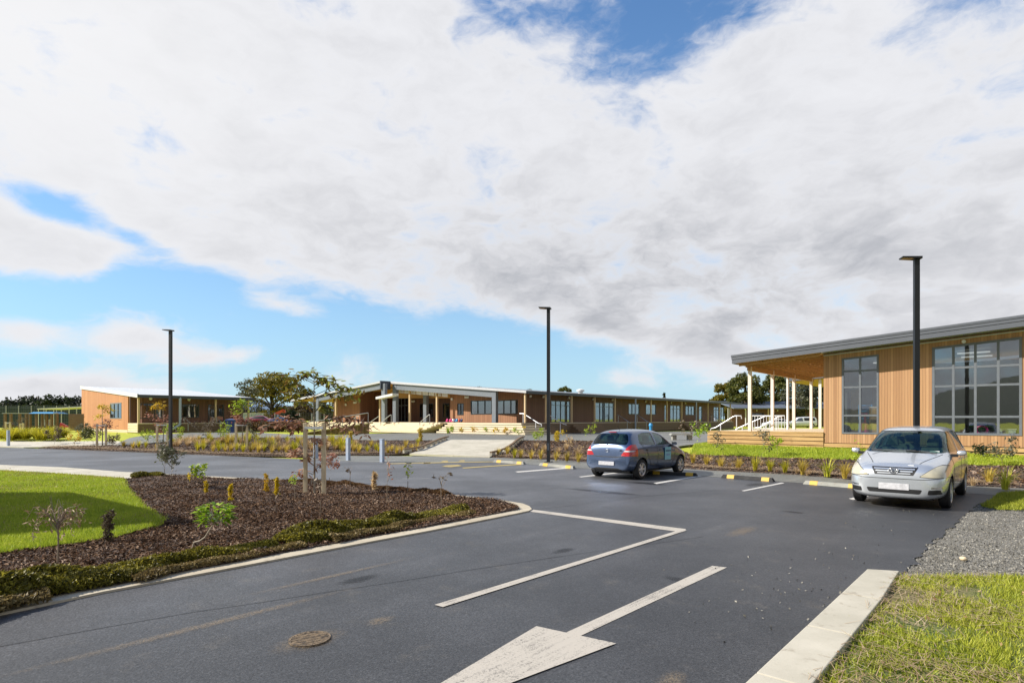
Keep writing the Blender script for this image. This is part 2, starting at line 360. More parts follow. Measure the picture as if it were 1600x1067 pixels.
def np_mesh(name, V, nper, material, parent=None, smooth=False):
    """V: (N, nper, 3) array, one face per item"""
    n = V.shape[0]; me = bpy.data.meshes.new(name); me.vertices.add(n * nper); me.vertices.foreach_set('co', V.reshape(-1).astype(np.float32))
    me.loops.add(n * nper); me.loops.foreach_set('vertex_index', np.arange(n * nper, dtype=np.int32))
    me.polygons.add(n); me.polygons.foreach_set('loop_start', np.arange(0, n * nper, nper, dtype=np.int32)); me.polygons.foreach_set('loop_total', np.full(n, nper, dtype=np.int32))
    me.update(calc_edges=True); me.validate(); return link_mesh(name, me, material, parent)
def copy_tree(o, parent=None):
    c = o.copy(); COL.objects.link(c)
    if parent: c.parent = parent
    for ch in [q for q in list(o.children)]: copy_tree(ch, c)
    return c
# ------------------------------------------------------------ ground shape
EDGE = [(-400, 44), (37, 36.4), (150, 33.5), (350, 28.8), (540, 28.4), (640, 28.2), (765, 27.6), (860, 26.2), (1110, 20.7), (1250, 18.9), (1340, 17.3), (1600, 15.3), (1900, 13)]
_ex = np.array([(p - 800) / FOC for p, d in EDGE]); _ed = np.array([d for p, d in EDGE])
def hgt(x, y):
    if y < 5: return 0.0
    de = float(np.interp(x / y, _ex, _ed)); q = min(1, max(0, (y - de - .6) / 9.2)); return .45 * q * q * (3 - 2 * q)
def hgt_np(x, y):
    yy = np.maximum(y, 1e-3); de = np.interp(x / yy, _ex, _ed); q = np.clip((y - de - .6) / 9.2, 0, 1); return np.where(y < 5, 0, .45 * q * q * (3 - 2 * q))
def G(px, py, z=0.0):
    d = FOC * (EYE - z) / (py - 655); return ((px - 800) / FOC * d, d)
def GT(px, py):   # on the rising ground
    z = 0
    for _ in range(30): x, y = G(px, py, z); z = .5 * z + .5 * hgt(x, y)
    return (x, y)
def at(px, d): return ((px - 800) / FOC * d, d)
def GL(*pp, terr=False): return [(GT if terr else G)(*p) for p in pp]
def drape(name, poly, off, material, step=1.0, kind='structure', flat=False, parent=None):
    bm = bmesh.new(); vs = [bm.verts.new((p[0], p[1], 0)) for p in poly]; bm.faces.new(vs)
    bmesh.ops.triangulate(bm, faces=bm.faces[:])
    if not flat:
        for ax in (0, 1):
            lo = min(p[ax] for p in poly); hi = max(p[ax] for p in poly); k = math.ceil(lo / step) * step
            while k < hi:
                co = (k, 0, 0) if ax == 0 else (0, k, 0); no = (1, 0, 0) if ax == 0 else (0, 1, 0)
                bmesh.ops.bisect_plane(bm, geom=bm.verts[:] + bm.edges[:] + bm.faces[:], plane_co=co, plane_no=no, dist=1e-5); k += step
    for v in bm.verts: v.co.z = (0 if flat else hgt(v.co.x, v.co.y)) + off
    bmesh.ops.recalc_face_normals(bm, faces=bm.faces)
    me = bpy.data.meshes.new(name); bm.to_mesh(me); bm.free()
    if me.polygons and me.polygons[0].normal.z < 0: me.flip_normals()
    if off > .02:      # close the free edge down into the ground
        bm = bmesh.new(); bm.from_mesh(me); be = [e for e in bm.edges if e.is_boundary]; g = bmesh.ops.extrude_edge_only(bm, edges=be)['geom']
        for v in g:
            if isinstance(v, bmesh.types.BMVert): v.co.z -= off + .03
        bm.to_mesh(me); bm.free()
    o = link_mesh(name, me, material, parent)
    if kind: tag(o, kind=kind)
    return o
def strip(path, wd, side=1):   # offset polyline by wd to one side -> polygon
    P = [Vector((p[0], p[1])) for p in path]; out = []
    for i, p in enumerate(P):
        d = (P[min(i + 1, len(P) - 1)] - P[max(i - 1, 0)]).normalized(); out.append(p + Vector((-d.y, d.x)) * wd * side)
    return [tuple(p) for p in P], [tuple(p) for p in out]
def kerb_mesh(path, wd, side, z0, z1, terr=False):
    a, b = strip(path, wd, side); m = MB()
    for i in range(len(a) - 1):
        h = lambda p: hgt(*p) if terr else 0
        m.hexa([(*a[i], h(a[i]) + z0), (*a[i + 1], h(a[i + 1]) + z0), (*b[i + 1], h(b[i + 1]) + z0), (*b[i], h(b[i]) + z0), (*a[i], h(a[i]) + z1), (*a[i + 1], h(a[i + 1]) + z1), (*b[i + 1], h(b[i + 1]) + z1), (*b[i], h(b[i]) + z1)])
    return m
def inpoly(x, y, poly):
    ins = np.zeros(len(x), bool); n = len(poly)
    for i in range(n):
        x0, y0 = poly[i]; x1, y1 = poly[(i + 1) % n]
        c = ((y0 > y) != (y1 > y)) & (x < (x1 - x0) * (y - y0) / (y1 - y0 + 1e-12) + x0); ins ^= c
    return ins
def scatter(poly, n, dens_far=None):
    px = [p[0] for p in poly]; py = [p[1] for p in poly]; X = []; Y = []; tot = 0
    while tot < n:
        x = RNG.uniform(min(px), max(px), n * 2); y = RNG.uniform(min(py), max(py), n * 2); k = inpoly(x, y, poly)
        if dens_far is not None: k &= RNG.random(n * 2) < np.clip((dens_far / np.maximum(np.hypot(x, y), .1)) ** 2, 0, 1)
        X.append(x[k]); Y.append(y[k]); tot += k.sum()
    return np.concatenate(X)[:n], np.concatenate(Y)[:n]
def quads(P, size, flat=0., asp=1.6, up=None):
    """random oriented quads at P (N,3)"""
    n = len(P); d = RNG.normal(size=(n, 3)); d[:, 2] *= (1 - flat); d /= np.linalg.norm(d, axis=1)[:, None] + 1e-9
    e = RNG.normal(size=(n, 3)); e[:, 2] *= (1 - flat); e -= d * (e * d).sum(1)[:, None]; e /= np.linalg.norm(e, axis=1)[:, None] + 1e-9
    s = (np.asarray(size) * RNG.uniform(.6, 1.4, n))[:, None]; a = d * s * asp * .5; b = e * s * .5
    return np.stack([P - a, P - b * .8 + a * .1, P + a, P + b * .8 + a * .1], 1)
def blades(x, y, z, h, wdt, lean=.5, jit=.4):
    n = len(x); th = RNG.uniform(0, 2 * np.pi, n); hh = h * RNG.uniform(1 - jit, 1 + jit, n); ww = wdt * RNG.uniform(.7, 1.3, n)
    dx, dy = np.cos(th), np.sin(th); la = RNG.uniform(0, 2 * np.pi, n); ln = hh * lean * RNG.random(n)
    P = np.stack([x, y, z], 1); wv = np.stack([dx * ww, dy * ww, 0 * ww], 1); tp = P + np.stack([np.cos(la) * ln, np.sin(la) * ln, hh], 1)
    return np.stack([P - wv, P + wv, tp], 1)
# local frames: x along e2 (right and towards the viewer), y along e1 (away to the right)
TH = R(41.5); CC, SS = math.cos(TH), math.sin(TH); RZ = -TH
def wxy(o, x, y): return (o[0] + CC * x + SS * y, o[1] - SS * x + CC * y)
def hit(o, px, py, axis, const):
    """pixel ray on the plane x=const or y=const of the frame o -> (coordinate along the plane, local z)"""
    r = (px - 800) / FOC
    if axis == 'y': y = const; x = (r * (o[1] + CC * y) - o[0] - SS * y) / (CC + r * SS)
    else: x = const; y = (r * (o[1] - SS * x) - o[0] - CC * x) / (SS - r * CC)
    D = o[1] - SS * x + CC * y; z = EYE + (655 - py) * D / FOC - (o[2] if len(o) > 2 else 0)
    return (x if axis == 'y' else y), z
# ------------------------------------------------------------ terrain sheet
def make_ground():
    xs = [-4000, -1500, -600, -300, -180, -120, -90] + list(range(-70, 71, 2)) + [90, 120, 180, 300, 600, 1500, 4000]
    ys = [-4000, -1500, -500, -150, -60, -30] + list(range(-10, 71, 2)) + [80, 100, 140, 200, 300, 600, 1500, 4000]
    V = [(x, y, hgt(x, y) - .08) for y in ys for x in xs]; n = len(xs)
    F = [(j * n + i, j * n + i + 1, (j + 1) * n + i + 1, (j + 1) * n + i) for j in range(len(ys) - 1) for i in range(n - 1)]
    me = bpy.data.meshes.new('ground'); me.from_pydata(V, [], F); me.update()
    tag(link_mesh('ground', me, M['far_turf'], None, 'all'), kind='structure')
make_ground()
_A = Vector(G(1355, 900)); _B = Vector(G(1405, 903)); _e1 = Vector((SS, CC))
rag = [(1405, 903), (1417, 893), (1424, 884), (1432, 876), (1438, 866), (1447, 858), (1451, 849), (1463, 843), (1475, 834), (1484, 826), (1501, 814), (1508, 806), (1517, 798), (1524, 790), (1540, 783), (1556, 776), (1572, 771)]
FRONT = [(1600, 776), (1340, 761), (1200, 751), (1110, 744.5), (870, 729), (775, 721), (690, 722.5), (550, 721), (480, 717.5)]
FAR = [(400, 714), (350, 712), (150, 704), (37, 699.8), (0, 698.8), (-160, 694)]
rg = []
for a, b in zip(rag[:-1], rag[1:]):
    a, b = Vector(G(*a)), Vector(G(*b))
    for k in range(4):
        p = a.lerp(b, k / 4); rg.append((p.x + random.uniform(-.05, .05), p.y + random.uniform(-.05, .05)))
asph = [(-90, -30), tuple(_A - _e1 * 45), tuple(_A), tuple(_B)] + rg + GL(*FRONT) + GL(*FAR) + [(-90, 38)]
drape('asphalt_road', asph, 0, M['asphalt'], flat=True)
# footpath behind the wheel stops
BACK = [(480, 713), (540, 712), (640, 712.5), (765, 714.8), (860, 718), (1110, 735), (1250, 742), (1340, 750.5), (1600, 763), (1750, 771)]
drape('footpath', GL(*([(1750, 785)] + FRONT)) + GL(*BACK), .005, M['path_asphalt'])
# planting beds on the rising ground
bedR = GL(*[(768, 714.6), (860, 717.8), (1110, 734.5), (1250, 741.7), (1340, 750), (1600, 762.6), (1750, 770)]) + GL(*[(1750, 738), (1600, 729), (1515, 728), (1276, 718), (1080, 711), (1050, 699), (930, 690), (815, 689.3)], terr=True)
drape('mulch_bed', bedR, .03, M['mulch'])
bedL = GL((60, 700.6), (150, 703.6), (350, 711.6), (470, 713)) + GL((540, 711.5), (600, 711), (642, 709), (700, 688.8), (590, 689), (400, 684), (300, 685), (262, 691), (200, 696), (110, 697.5), terr=True)
drape('mulch_bed', bedL, .03, M['mulch'])
lawnR = GL((1078, 711), (1276, 717.7), (1515, 727.7), (1600, 728.7), (1800, 738), (1800, 716), (1600, 709), (1290, 701), (1105, 693), (1085, 695), terr=True)
drape('lawn_strip', lawnR, .045, M['turf'])
path = GL((183, 694), (195, 688), (225, 681), (300, 676.3), (400, 676), (470, 680), (520, 680.5), (590, 677.5), (1150, 674), (1150, 681), (1085, 695), (1060, 698), (930, 689.6), (815, 689), (700, 688.6), (590, 688.6), (400, 683.5), (300, 684.5), (262, 690.5), (200, 695.7), terr=True)
drape('plaza_path', path, .035, M['path_asphalt'])
drape('concrete_path', GL((-160, 692.5), (37, 699.2), (110, 697.4), (200, 695.5), (186, 689.5), (100, 691.5), (-160, 688), terr=True), .03, M['concrete'])
# ramp between the two beds, with its timber edging
ramp = GL((640, 710.5), (765, 715)) + GL((790, 705), (815, 688.6), (702, 688.2), (668, 700), terr=True)
drape('concrete_ramp', ramp, .06, M['concrete'])
for lab, pth, sd in (('low timber edging with blocks along left side of the concrete ramp', [(632, 709), (655, 705.5), (672, 699), (702, 687.5)], 1), ('low timber edging with blocks along right side of the concrete ramp', [(765, 714), (787, 707.5), (800, 699), (817, 687.5)], -1)):
    P = GL(*pth, terr=True); r = empty('ramp_edging', (*P[0], hgt(*P[0]))); tag(r, lab, 'edging', 'timber edgings of the ramp')
    m = MB(); k = MB(); b = Vector((*P[0], hgt(*P[0])))
    fine = []
    for p, q in zip(P[:-1], P[1:]):
        n = max(2, int((Vector(q) - Vector(p)).length / .5))
        fine += [Vector(p).lerp(Vector(q), i / n) for i in range(n)]
    fine.append(Vector(P[-1])); a_, b_ = strip(fine, .12, sd)
    for i in range(len(a_) - 1):
        h0, h1 = hgt(*a_[i]) - b.z, hgt(*a_[i + 1]) - b.z; pts = [(*a_[i], h0), (*a_[i + 1], h1), (*b_[i + 1], h1), (*b_[i], h0)]
        pts = [(x - b.x, y - b.y, z) for x, y, z in pts]
        m.hexa([(x, y, z + .20) for x, y, z in pts] + [(x, y, z + .27) for x, y, z in pts])
        if i % 2 == 0: MB().hexa([(x, y, z) for x, y, z in pts] + [(x, y, z + .198) for x, y, z in pts]).build('support_block', M['concrete'], r)
    m.build('rail_board', M['old_pine'], r)

# ------------------------------------------------------------ kerbed island in front
isl_out = [(-140, 995), (0, 961.6), (162, 927), (325, 896.6), (516, 860), (600, 844), (675, 830), (750, 815), (805, 804), (826, 799.5), (831, 796.5), (827, 792), (817, 788), (790, 783.5), (750, 779), (705, 774), (640, 766), (560, 758), (450, 750.5), (360, 746.5), (250, 741), (190, 738), (100, 731), (0, 727), (-200, 720)]
IO = GL(*isl_out)
def resample(P, st=.6):
    o = []
    for p, q in zip(P[:-1], P[1:]):
        p, q = Vector(p), Vector(q); n = max(1, int((q - p).length / st)); o += [p.lerp(q, i / n) for i in range(n)]
    return o + [Vector(P[-1])]
ki = resample(IO[:21], .5); tag(kerb_mesh(ki, .25, 1, -.02, .024).build('island_kerb', M['kerb'], None), kind='structure')
inner = strip(ki, .25, 1)[1]
lawn_edge = [(192, 751), (200, 767), (225, 797), (248, 812), (256, 818), (248, 825), (225, 832), (175, 847), (100, 857), (0, 872), (-140, 890)]
MUL = [tuple(p) for p in inner] + GL(*lawn_edge)
_h0 = hgt; RELIEF = lambda x, y: .028 * np.sin(1.9 * x + 1.1 * np.sin(1.3 * y)) * np.sin(2.4 * y + .7 * np.sin(2.1 * x)) + .016 * np.sin(5.1 * x + 2 * y) * np.sin(4.3 * y - x)
hgt = lambda x, y: float(RELIEF(x, y)); drape('mulch_island', MUL, .038, M['mulch'], step=.3); hgt = _h0
LAWN = GL((-200, 733), (0, 738), (100, 744), (192, 751)) + GL(*lawn_edge[1:])
lawn_o = drape('island_lawn', LAWN, .07, M['turf'])
drape('concrete_path', GL((-200, 721), (0, 727.3), (100, 731.2), (190, 738.3), (252, 741.2), (192, 751), (100, 744), (0, 738), (-200, 733)), .035, M['concrete'])
# right-hand kerb, gravel and verge
m = MB(); d = (_B - _A); P0 = _A; 
for k in range(9):
    a0 = _A - _e1 * (1.22 * k) ; a1 = _A - _e1 * (1.22 * (k + 1) - .012); w_ = d if k == 0 else d * 1
    q = [(*a1, -.02), (*(a1 + Vector((.262, -.232)) * .95), -.02), (*(a0 + (d if k == 0 else Vector((.262, -.232)) * .95)), -.02), (*a0, -.02)]
    m.hexa(q + [(x, y, .085) for x, y, z in q])
ok = m.build('verge_kerb', M['concrete'], None); tag(ok, kind='structure')
bv = ok.modifiers.new('b', 'BEVEL'); bv.width = .008; bv.segments = 2
GRAV = [(p[0], p[1]) for p in GL((1400, 905))] + [(x + .0, y) for x, y in rg] + GL((1600, 766)) + [(30, 14), (30, 6.3)] + GL((1600, 906))
drape('gravel_yard', GRAV, -.012, M['gravel'], flat=True)
VERGE = [tuple(_A + d * .9), *GL((1450, 906), (1520, 903), (1600, 905)), (30, 6.0), (30, -20), tuple(_A + Vector((.25, -.22)) - _e1 * 40)]
drape('verge_grass', VERGE, .03, M['rough_turf'], flat=True)
drape('side_grass', GL((1540, 790), (1548, 783), (1560, 779), (1568, 772), (1620, 770), (1700, 775), (1760, 805), (1640, 800), (1600, 795), (1570, 796)), .006, M['rough_turf'], flat=True)

# ------------------------------------------------------------ painted markings
def mark(name, pix, material, z=.004, lab=None):
    o = drape(name, GL(*pix), z, material, flat=True); return o
mark('road_marking', [(826, 799), (832, 796), (1072, 826.5), (1066, 831.5)], M['paint'])
mark('road_marking', [(1066, 827), (1073, 829), (692, 949), (679, 945.5)], M['paint'], .008)
mark('road_marking', [(1113, 884), (1136, 886.5), (906, 994), (885, 988)], M['paint'], .004)
def ghead():
    a, b = G(838, 979), G(963, 1006); mark_ = [a, b, (-1.02, 3.13)]; drape('road_marking', mark_, .008, M['paint'], flat=True)
ghead()
for p in ([(1158, 766.6), (1163, 767.4), (1226, 754.6), (1221, 753.8)], [(1021, 754.5), (1026, 756), (1101, 743), (1096, 742)], [(904, 744.6), (908, 745.6), (979, 737.6), (975, 736.6)],
          [(805, 736.6), (809, 738), (900, 731), (896, 729.6)], [(1326, 779), (1333, 780.8), (1420, 760), (1412, 759)],
          ):
    mark('line_marking', p, M['paint_far'])
M['paint_worn'] = mat('worn_white_paint', f_paint((.24, .245, .25), 1.3))
for p in ([(629, 747.5), (629, 748.3), (672, 747.8), (672, 747)], [(693, 749.3), (693, 750.1), (712, 749.8), (712, 749)], [(570, 744.5), (570, 745.3), (588, 745.2), (588, 744.4)]):
    mark('line_marking', p, M['paint_worn'])
for p in ([(722, 730.6), (724, 732), (816, 726), (812, 724.6)], [(605, 724), (605, 725.2), (705, 723), (775, 722), (775, 721), (705, 721.8)], [(697, 727), (690, 729), (705, 730), (722, 728), (716, 726)],
          [(660, 724.5), (664, 722.3), (672, 722), (673, 724.5)], [(688, 722), (692, 720), (700, 719.6), (700, 722)], [(716, 721), (720, 719), (726, 719), (726, 721)], [(632, 725), (636, 723.4), (643, 723.2), (644, 725)]):
    mark('line_marking', p, M['paint_yellow'], .0085)
# drain grate, dusty patches
def grate():
    x, y = G(484, 999); r = empty('drain_grate', (x, y, .003), R(-20)); tag(r, 'round rusty iron drain grate set in the driveway asphalt', 'drain')
    MB().lathe([(.165, 0), (.165, .012), (.145, .012), (.145, .004)], 28).build('rim', M['rust'], r)
    m = MB()
    for k in range(-4, 5):
        hw = math.sqrt(max(.0001, .145 ** 2 - (k * .031) ** 2)); m.box(-hw, hw, k * .031 - .009, k * .031 + .009, .0, .012)
    m.build('bars', M['rust'], r)
def f_rust(t, b, i):
    n = t.noise(gcoord(t), 30, 5, .7); t.put(i['Base Color'], t.mix(t.ss(n, .35, .65), (.05, .04, .032), (.22, .16, .10))); i['Roughness'].default_value = .9
M['rust'] = mat('rusty_iron', f_rust)
grate()
def f_dust(t, b, i):
    o = t.nt.nodes['Material Output']; p = ocoord(t); r = t.vm('LENGTH', p); l = t.new('ShaderNodeVectorMath', operation='LENGTH'); t.put(l.inputs[0], p)
    n = t.noise(gcoord(t), 9, 5, .7); n2 = t.noise(gcoord(t), 60, 4, .7)
    a = t.m('MULTIPLY', t.ss(t.m('ADD', l.outputs['Value'], t.m('MULTIPLY', n, .7)), 1.25, .45), t.ss(n2, .36, .62))
    i['Base Color'].default_value = (.36, .27, .17, 1); i['Roughness'].default_value = .95; t.put(i['Alpha'], t.m('MULTIPLY', a, .42))
M['dust'] = mat('dust', f_dust)
def dust(px, py, rx, ry, rot=RZ + R(90), z=.006):
    m = MB(); m.v = [(math.cos(k * .5236), math.sin(k * .5236), 0) for k in range(12)]; m.f = [tuple(range(12))]
    o = link_mesh('dust_patch', m.mesh(fix=False), M['dust']); x, y = G(px, py); o.location = (x, y, z); o.scale = (rx, ry, 1); o.rotation_euler = (0, 0, rot); tag(o, kind='structure')
dust(484, 1001, .42, .26, z=.0065); dust(594, 970, .20, .12, z=.007); dust(330, 975, 1.9, .10); dust(520, 900, 1.4, .08); dust(1050, 1062, .22, .12); dust(1160, 830, .8, .22, z=.0055)

# ------------------------------------------------------------ chips, gravel and grass blades
x, y = scatter(MUL, 105000, 11.5); s = np.clip(np.hypot(x, y) * .0022, .016, .04)
tag(np_mesh('bark_chips', quads(np.stack([x, y, .062 + RNG.random(len(x)) * .03], 1), s[:, None][:, 0], .75, 2.2) if False else quads(np.stack([x, y, .042 + RELIEF(x, y) + RNG.random(len(x)) * .03], 1), RNG.choice([.012, .017, .026], len(x)), .5, 2.3), 4, M['chips']), 'loose brown bark chips covering the kerbed island bed', 'bark', kind='stuff')
cx, cy = [], []
for poly, n in ((bedR, 16000), (bedL, 12000)):
    x, y = scatter(poly, n); cx.append(x); cy.append(y)
x, y = np.concatenate(cx), np.concatenate(cy)
tag(np_mesh('bark_chips', quads(np.stack([x, y, hgt_np(x, y) + .045 + RNG.random(len(x)) * .03], 1), .055, .7, 1.8), 4, M['chips']), 'bark mulch on the raised beds beyond the car park', 'bark', kind='stuff')
x, y = scatter([(min(a, 15), b) for a, b in GRAV], 45000, 9); k = x < 14
x, y = x[k], y[k]
tag(np_mesh('gravel_stones', quads(np.stack([x, y, -.008 + RNG.random(len(x)) * .02], 1), RNG.choice([.009, .014, .022], len(x)), .5, 1.2), 4, M['gravel_stones']), 'loose grey gravel beside the asphalt edge', 'gravel', kind='stuff')
# stray stones on the asphalt
q = [G(px, py) for px, py in ((1250, 870), (1215, 905), (1180, 915), (1300, 950), (1252, 975), (1350, 870), (1440, 800), (1400, 830), (1330, 905), (1365, 890), (1175, 960), (1290, 930))]
xs_, ys_ = [], []
for (a, b) in q:
    n = 16; xs_ += list(a + RNG.normal(0, .35, n)); ys_ += list(b + RNG.normal(0, .45, n))
x, y = np.array(xs_), np.array(ys_)
tag(np_mesh('scattered_stones', quads(np.stack([x, y, .005 + RNG.random(len(x)) * .006], 1), .02, .4, 1.2), 4, M['gravel_stones']), 'small pale stones scattered over the asphalt', 'gravel', kind='stuff')
M['blade'] = leaf('grass_blades', [(0, (.17, .21, .02)), (.5, (.36, .40, .035)), (1, (.58, .56, .09))], .5, .35)
M['blade_lit'] = leaf('lush_grass_blades', [(0, (.20, .28, .025)), (.5, (.36, .44, .035)), (1, (.60, .62, .09))], .5, .35)  # greener, lusher blades for the lawns
M['straw'] = leaf('straw', [(0, (.24, .15, .08)), (.5, (.42, .30, .18)), (1, (.60, .48, .32))], .7, .1)
x, y = scatter([(max(a, -20), b) for a, b in LAWN], 130000, 12); k = x > -19.9; x, y = x[k] + RNG.normal(0, .035, k.sum()), y[k] + RNG.normal(0, .035, k.sum())
tag(np_mesh('lawn_grass', blades(x, y, 0 * x + .068, .05, .006, .8), 3, M['blade_lit']), 'short bright green lawn grass left of the mulch island', 'grass', kind='stuff')
VP = [tuple(_A + d * .95), *GL((1450, 906), (1520, 903), (1600, 905)), (9, 6.0), (9, 2.5), tuple(_A + Vector((.25, -.22)) - _e1 * 5.2)]
x, y = scatter(VP, 120000); x = x + RNG.normal(0, .03, len(x)); y = y + RNG.normal(0, .03, len(y))
clump = np.sin(x * 5.1 + 1.3 * np.sin(y * 3.7)) * np.sin(y * 4.3 + 1.7 * np.sin(x * 2.9)) + RNG.normal(0, .45, len(x)); k = clump > .02
tag(np_mesh('verge_grass_blades', blades(x[k], y[k], 0 * x[k] + .025, .055, .005, 1.0), 3, M['blade']), 'patchy green grass on the verge beside the right kerb', 'grass', kind='stuff')
k = (RNG.random(len(x)) < .12) & (np.sin(x * 2.3 + 2 * np.sin(y * 1.7)) + np.sin(y * 3.1 + x) + RNG.normal(0, .6, len(x)) > -.3); xx, yy = x[k], y[k]
P = np.stack([xx, yy, .045 + RNG.random(len(xx)) * .05], 1)
def straws(P, L, wd):
    n = len(P); th = RNG.uniform(0, np.pi, n) * .8 + .3; d = np.stack([np.cos(th), np.sin(th), RNG.normal(0, .12, n)], 1) * (L * RNG.uniform(.4, 1.3, n))[:, None] * .5
    e = np.stack([-np.sin(th), np.cos(th), 0 * th], 1) * wd; return np.stack([P - d - e, P - d + e, P + d + e * .5, P + d - e * .5], 1)
tag(np_mesh('dry_straw', straws(P, .17, .0028), 4, M['straw']), 'dry cut straw lying across the right verge grass', 'straw', kind='stuff')
SG = GL((1532, 792), (1550, 781), (1562, 772), (1600, 769), (1620, 770), (1700, 774), (1760, 805), (1600, 798), (1560, 797)); x, y = scatter(SG, 16000)
tag(np_mesh('side_grass_blades', blades(x, y, 0 * x + .01, .06, .008, .9), 3, M['blade']), 'patchy grass at the asphalt corner beside the silver car', 'grass', kind='stuff')
x, y = scatter(lawnR, 45000); tag(np_mesh('lawn_strip_grass', blades(x, y, hgt_np(x, y) + .04, .07, .012, .8), 3, M['blade_lit']), 'bright lawn strip in front of the right building deck', 'grass', kind='stuff')

M['rust_grass'] = leaf('rust_grass', [(0, (.30, .11, .04)), (.5, (.55, .24, .09)), (1, (.70, .42, .20))], .7, .1)
ed = resample(GL((-120, 736), (0, 738.6), (100, 744.6), (192, 751.4)), .1); T_ = np.array([(p.x, p.y) for p in ed]); ix = RNG.integers(0, len(T_), 9000)
x, y = T_[ix, 0] + RNG.normal(0, .05, 9000), T_[ix, 1] + RNG.normal(-.08, .09, 9000)
tag(np_mesh('dry_edge_grass', blades(x, y, 0 * x + .04, .05, .007, 1.2), 3, M['rust_grass']), 'dead orange grass fringe between lawn and concrete path', 'grass', kind='stuff')
ed = resample(GL((62, 700), (150, 703), (350, 711), (470, 712.5), (540, 711), (640, 709)), .1); e2_ = resample(GL((768, 714), (860, 717), (1110, 733.5), (1250, 741), (1340, 749), (1600, 761.5)), .1)
T_ = np.array([(p.x, p.y) for p in ed + e2_]); ix = RNG.integers(0, len(T_), 26000); x, y = T_[ix, 0], T_[ix, 1] + np.abs(RNG.normal(.5, .55, 26000)) + .1
P = np.stack([x, y, hgt_np(x, y) + .06 + RNG.random(len(x)) * .03], 1)
tag(np_mesh('straw_litter', straws(P, .22, .007), 4, M['straw']), 'pale dry straw litter among the tussocks along the front of the raised beds', 'straw', kind='stuff')

def f_stain(t, b, i):
    l = t.new('ShaderNodeVectorMath', operation='LENGTH'); t.put(l.inputs[0], ocoord(t)); n = t.noise(gcoord(t), 4, 5, .7)
    a = t.ss(t.m('ADD', l.outputs['Value'], t.m('MULTIPLY', n, .8)), 1.35, .6); i['Base Color'].default_value = (.012, .012, .014, 1); i['Roughness'].default_value = .45; t.put(i['Alpha'], t.m('MULTIPLY', a, .6))
M['stain'] = mat('oil_stain', f_stain)
for k_, (px, py, rx, ry) in enumerate(((1010, 755, .8, .35), (1180, 757, .6, .3), (940, 768, 1.4, .3), (1420, 792, .9, .35), (1060, 905, .25, .12), (560, 905, .35, .15), (1240, 800, .3, .15), (880, 860, .3, .12))):
    m = MB(); m.v = [(math.cos(k * .5236), math.sin(k * .5236), 0) for k in range(12)]; m.f = [tuple(range(12))]
    o = link_mesh('oil_stain', m.mesh(fix=False), M['stain']); a_, b_ = G(px, py); o.location = (a_, b_, .0022 + .0002 * k_); o.scale = (rx, ry, 1); o.rotation_euler = (0, 0, RZ + R(90) * (k_ % 2)); tag(o, kind='structure')
M['seam'] = simple('bitumen_seam', (.018, .018, .02), .4)
pth = [Vector(G(*p)) for p in ((834, 796), (900, 789), (1000, 776), (1120, 766), (1300, 772))]; pth = [p + Vector((random.uniform(-.03, .03), random.uniform(-.03, .03))) for p in resample(pth, .5)]
a_, b_ = strip(pth, .018, 1); drape('asphalt_seam', a_ + b_[::-1], .0032, M['seam'], flat=True)
pth = [p + Vector((random.uniform(-.02, .02), random.uniform(-.02, .02))) for p in resample([Vector(G(*p)) for p in ((0, 1010), (300, 957), (600, 912), (800, 880), (1100, 838))], .5)]
a_, b_ = strip(pth, .010, 1); drape('asphalt_seam', a_ + b_[::-1], .0034, M['seam'], flat=True)
L_ = leaf('leaf_litter', [(0, (.16, .08, .03)), (.5, (.34, .20, .08)), (1, (.55, .42, .22))], .7, .1)
x, y = scatter([(max(a, -18), b) for a, b in LAWN], 500); x2, y2 = scatter(VP, 150); x, y = np.concatenate([x, x2]), np.concatenate([y, y2])
tag(np_mesh('fallen_leaves', quads(np.stack([x, y, 0 * x + .10], 1), .026, .6, 1.6), 4, L_), 'small brown fallen leaves scattered on the lawn and verge', 'leaves', kind='stuff')

x, y = scatter([(max(a, -18), b) for a, b in LAWN], 9000); k = np.sin(x * 1.9 + np.sin(y * 1.3)) + np.sin(y * 2.7 - x) + RNG.normal(0, .5, len(x)) > .5; x, y = x[k], y[k]
tag(np_mesh('dry_lawn_blades', blades(x, y, 0 * x + .07, .055, .007, 1.0), 3, M['straw']), 'scattered dry pale blades in the island lawn', 'grass', kind='stuff')
# ------------------------------------------------------------ building kit
def FY(y0): return lambda s, z, t: (s, y0 + t, z)          # wall facing the viewer's left front (-y)
def FX(x0): return lambda s, z, t: (x0 - t, s, z)          # wall facing +x
def seg(m, f, s0, s1, za0, za1, zb0, zb1, t0, t1):
    m.hexa([f(s0, za0, t0), f(s1, za1, t0), f(s1, za1, t1), f(s0, za0, t1), f(s0, zb0, t0), f(s1, zb1, t0), f(s1, zb1, t1), f(s0, zb0, t1)])
def wall(parent, f, s0, s1, z0, top, ops, material, th=.16, name='wall'):
    tp = top if callable(top) else (lambda s: top); m = MB(); cuts = sorted({s0, s1, *[o[0] for o in ops], *[o[1] for o in ops]})
    cuts = [c for c in cuts if s0 <= c <= s1]
    for a, b in zip(cuts[:-1], cuts[1:]):
        if b - a < 1e-4: continue
        mid = (a + b) / 2; oo = sorted([o for o in ops if o[0] < mid < o[1]], key=lambda o: o[2]); za0 = za1 = z0
        for o in oo:
            ot = o[3] if callable(o[3]) else (lambda s, v=o[3]: v)
            if o[2] - za0 > 1e-3: seg(m, f, a, b, za0, za1, o[2], o[2], 0, th)
            za0, za1 = ot(a), ot(b)
        seg(m, f, a, b, za0, za1, tp(a), tp(b), 0, th)
    return m.build(name, material, parent)
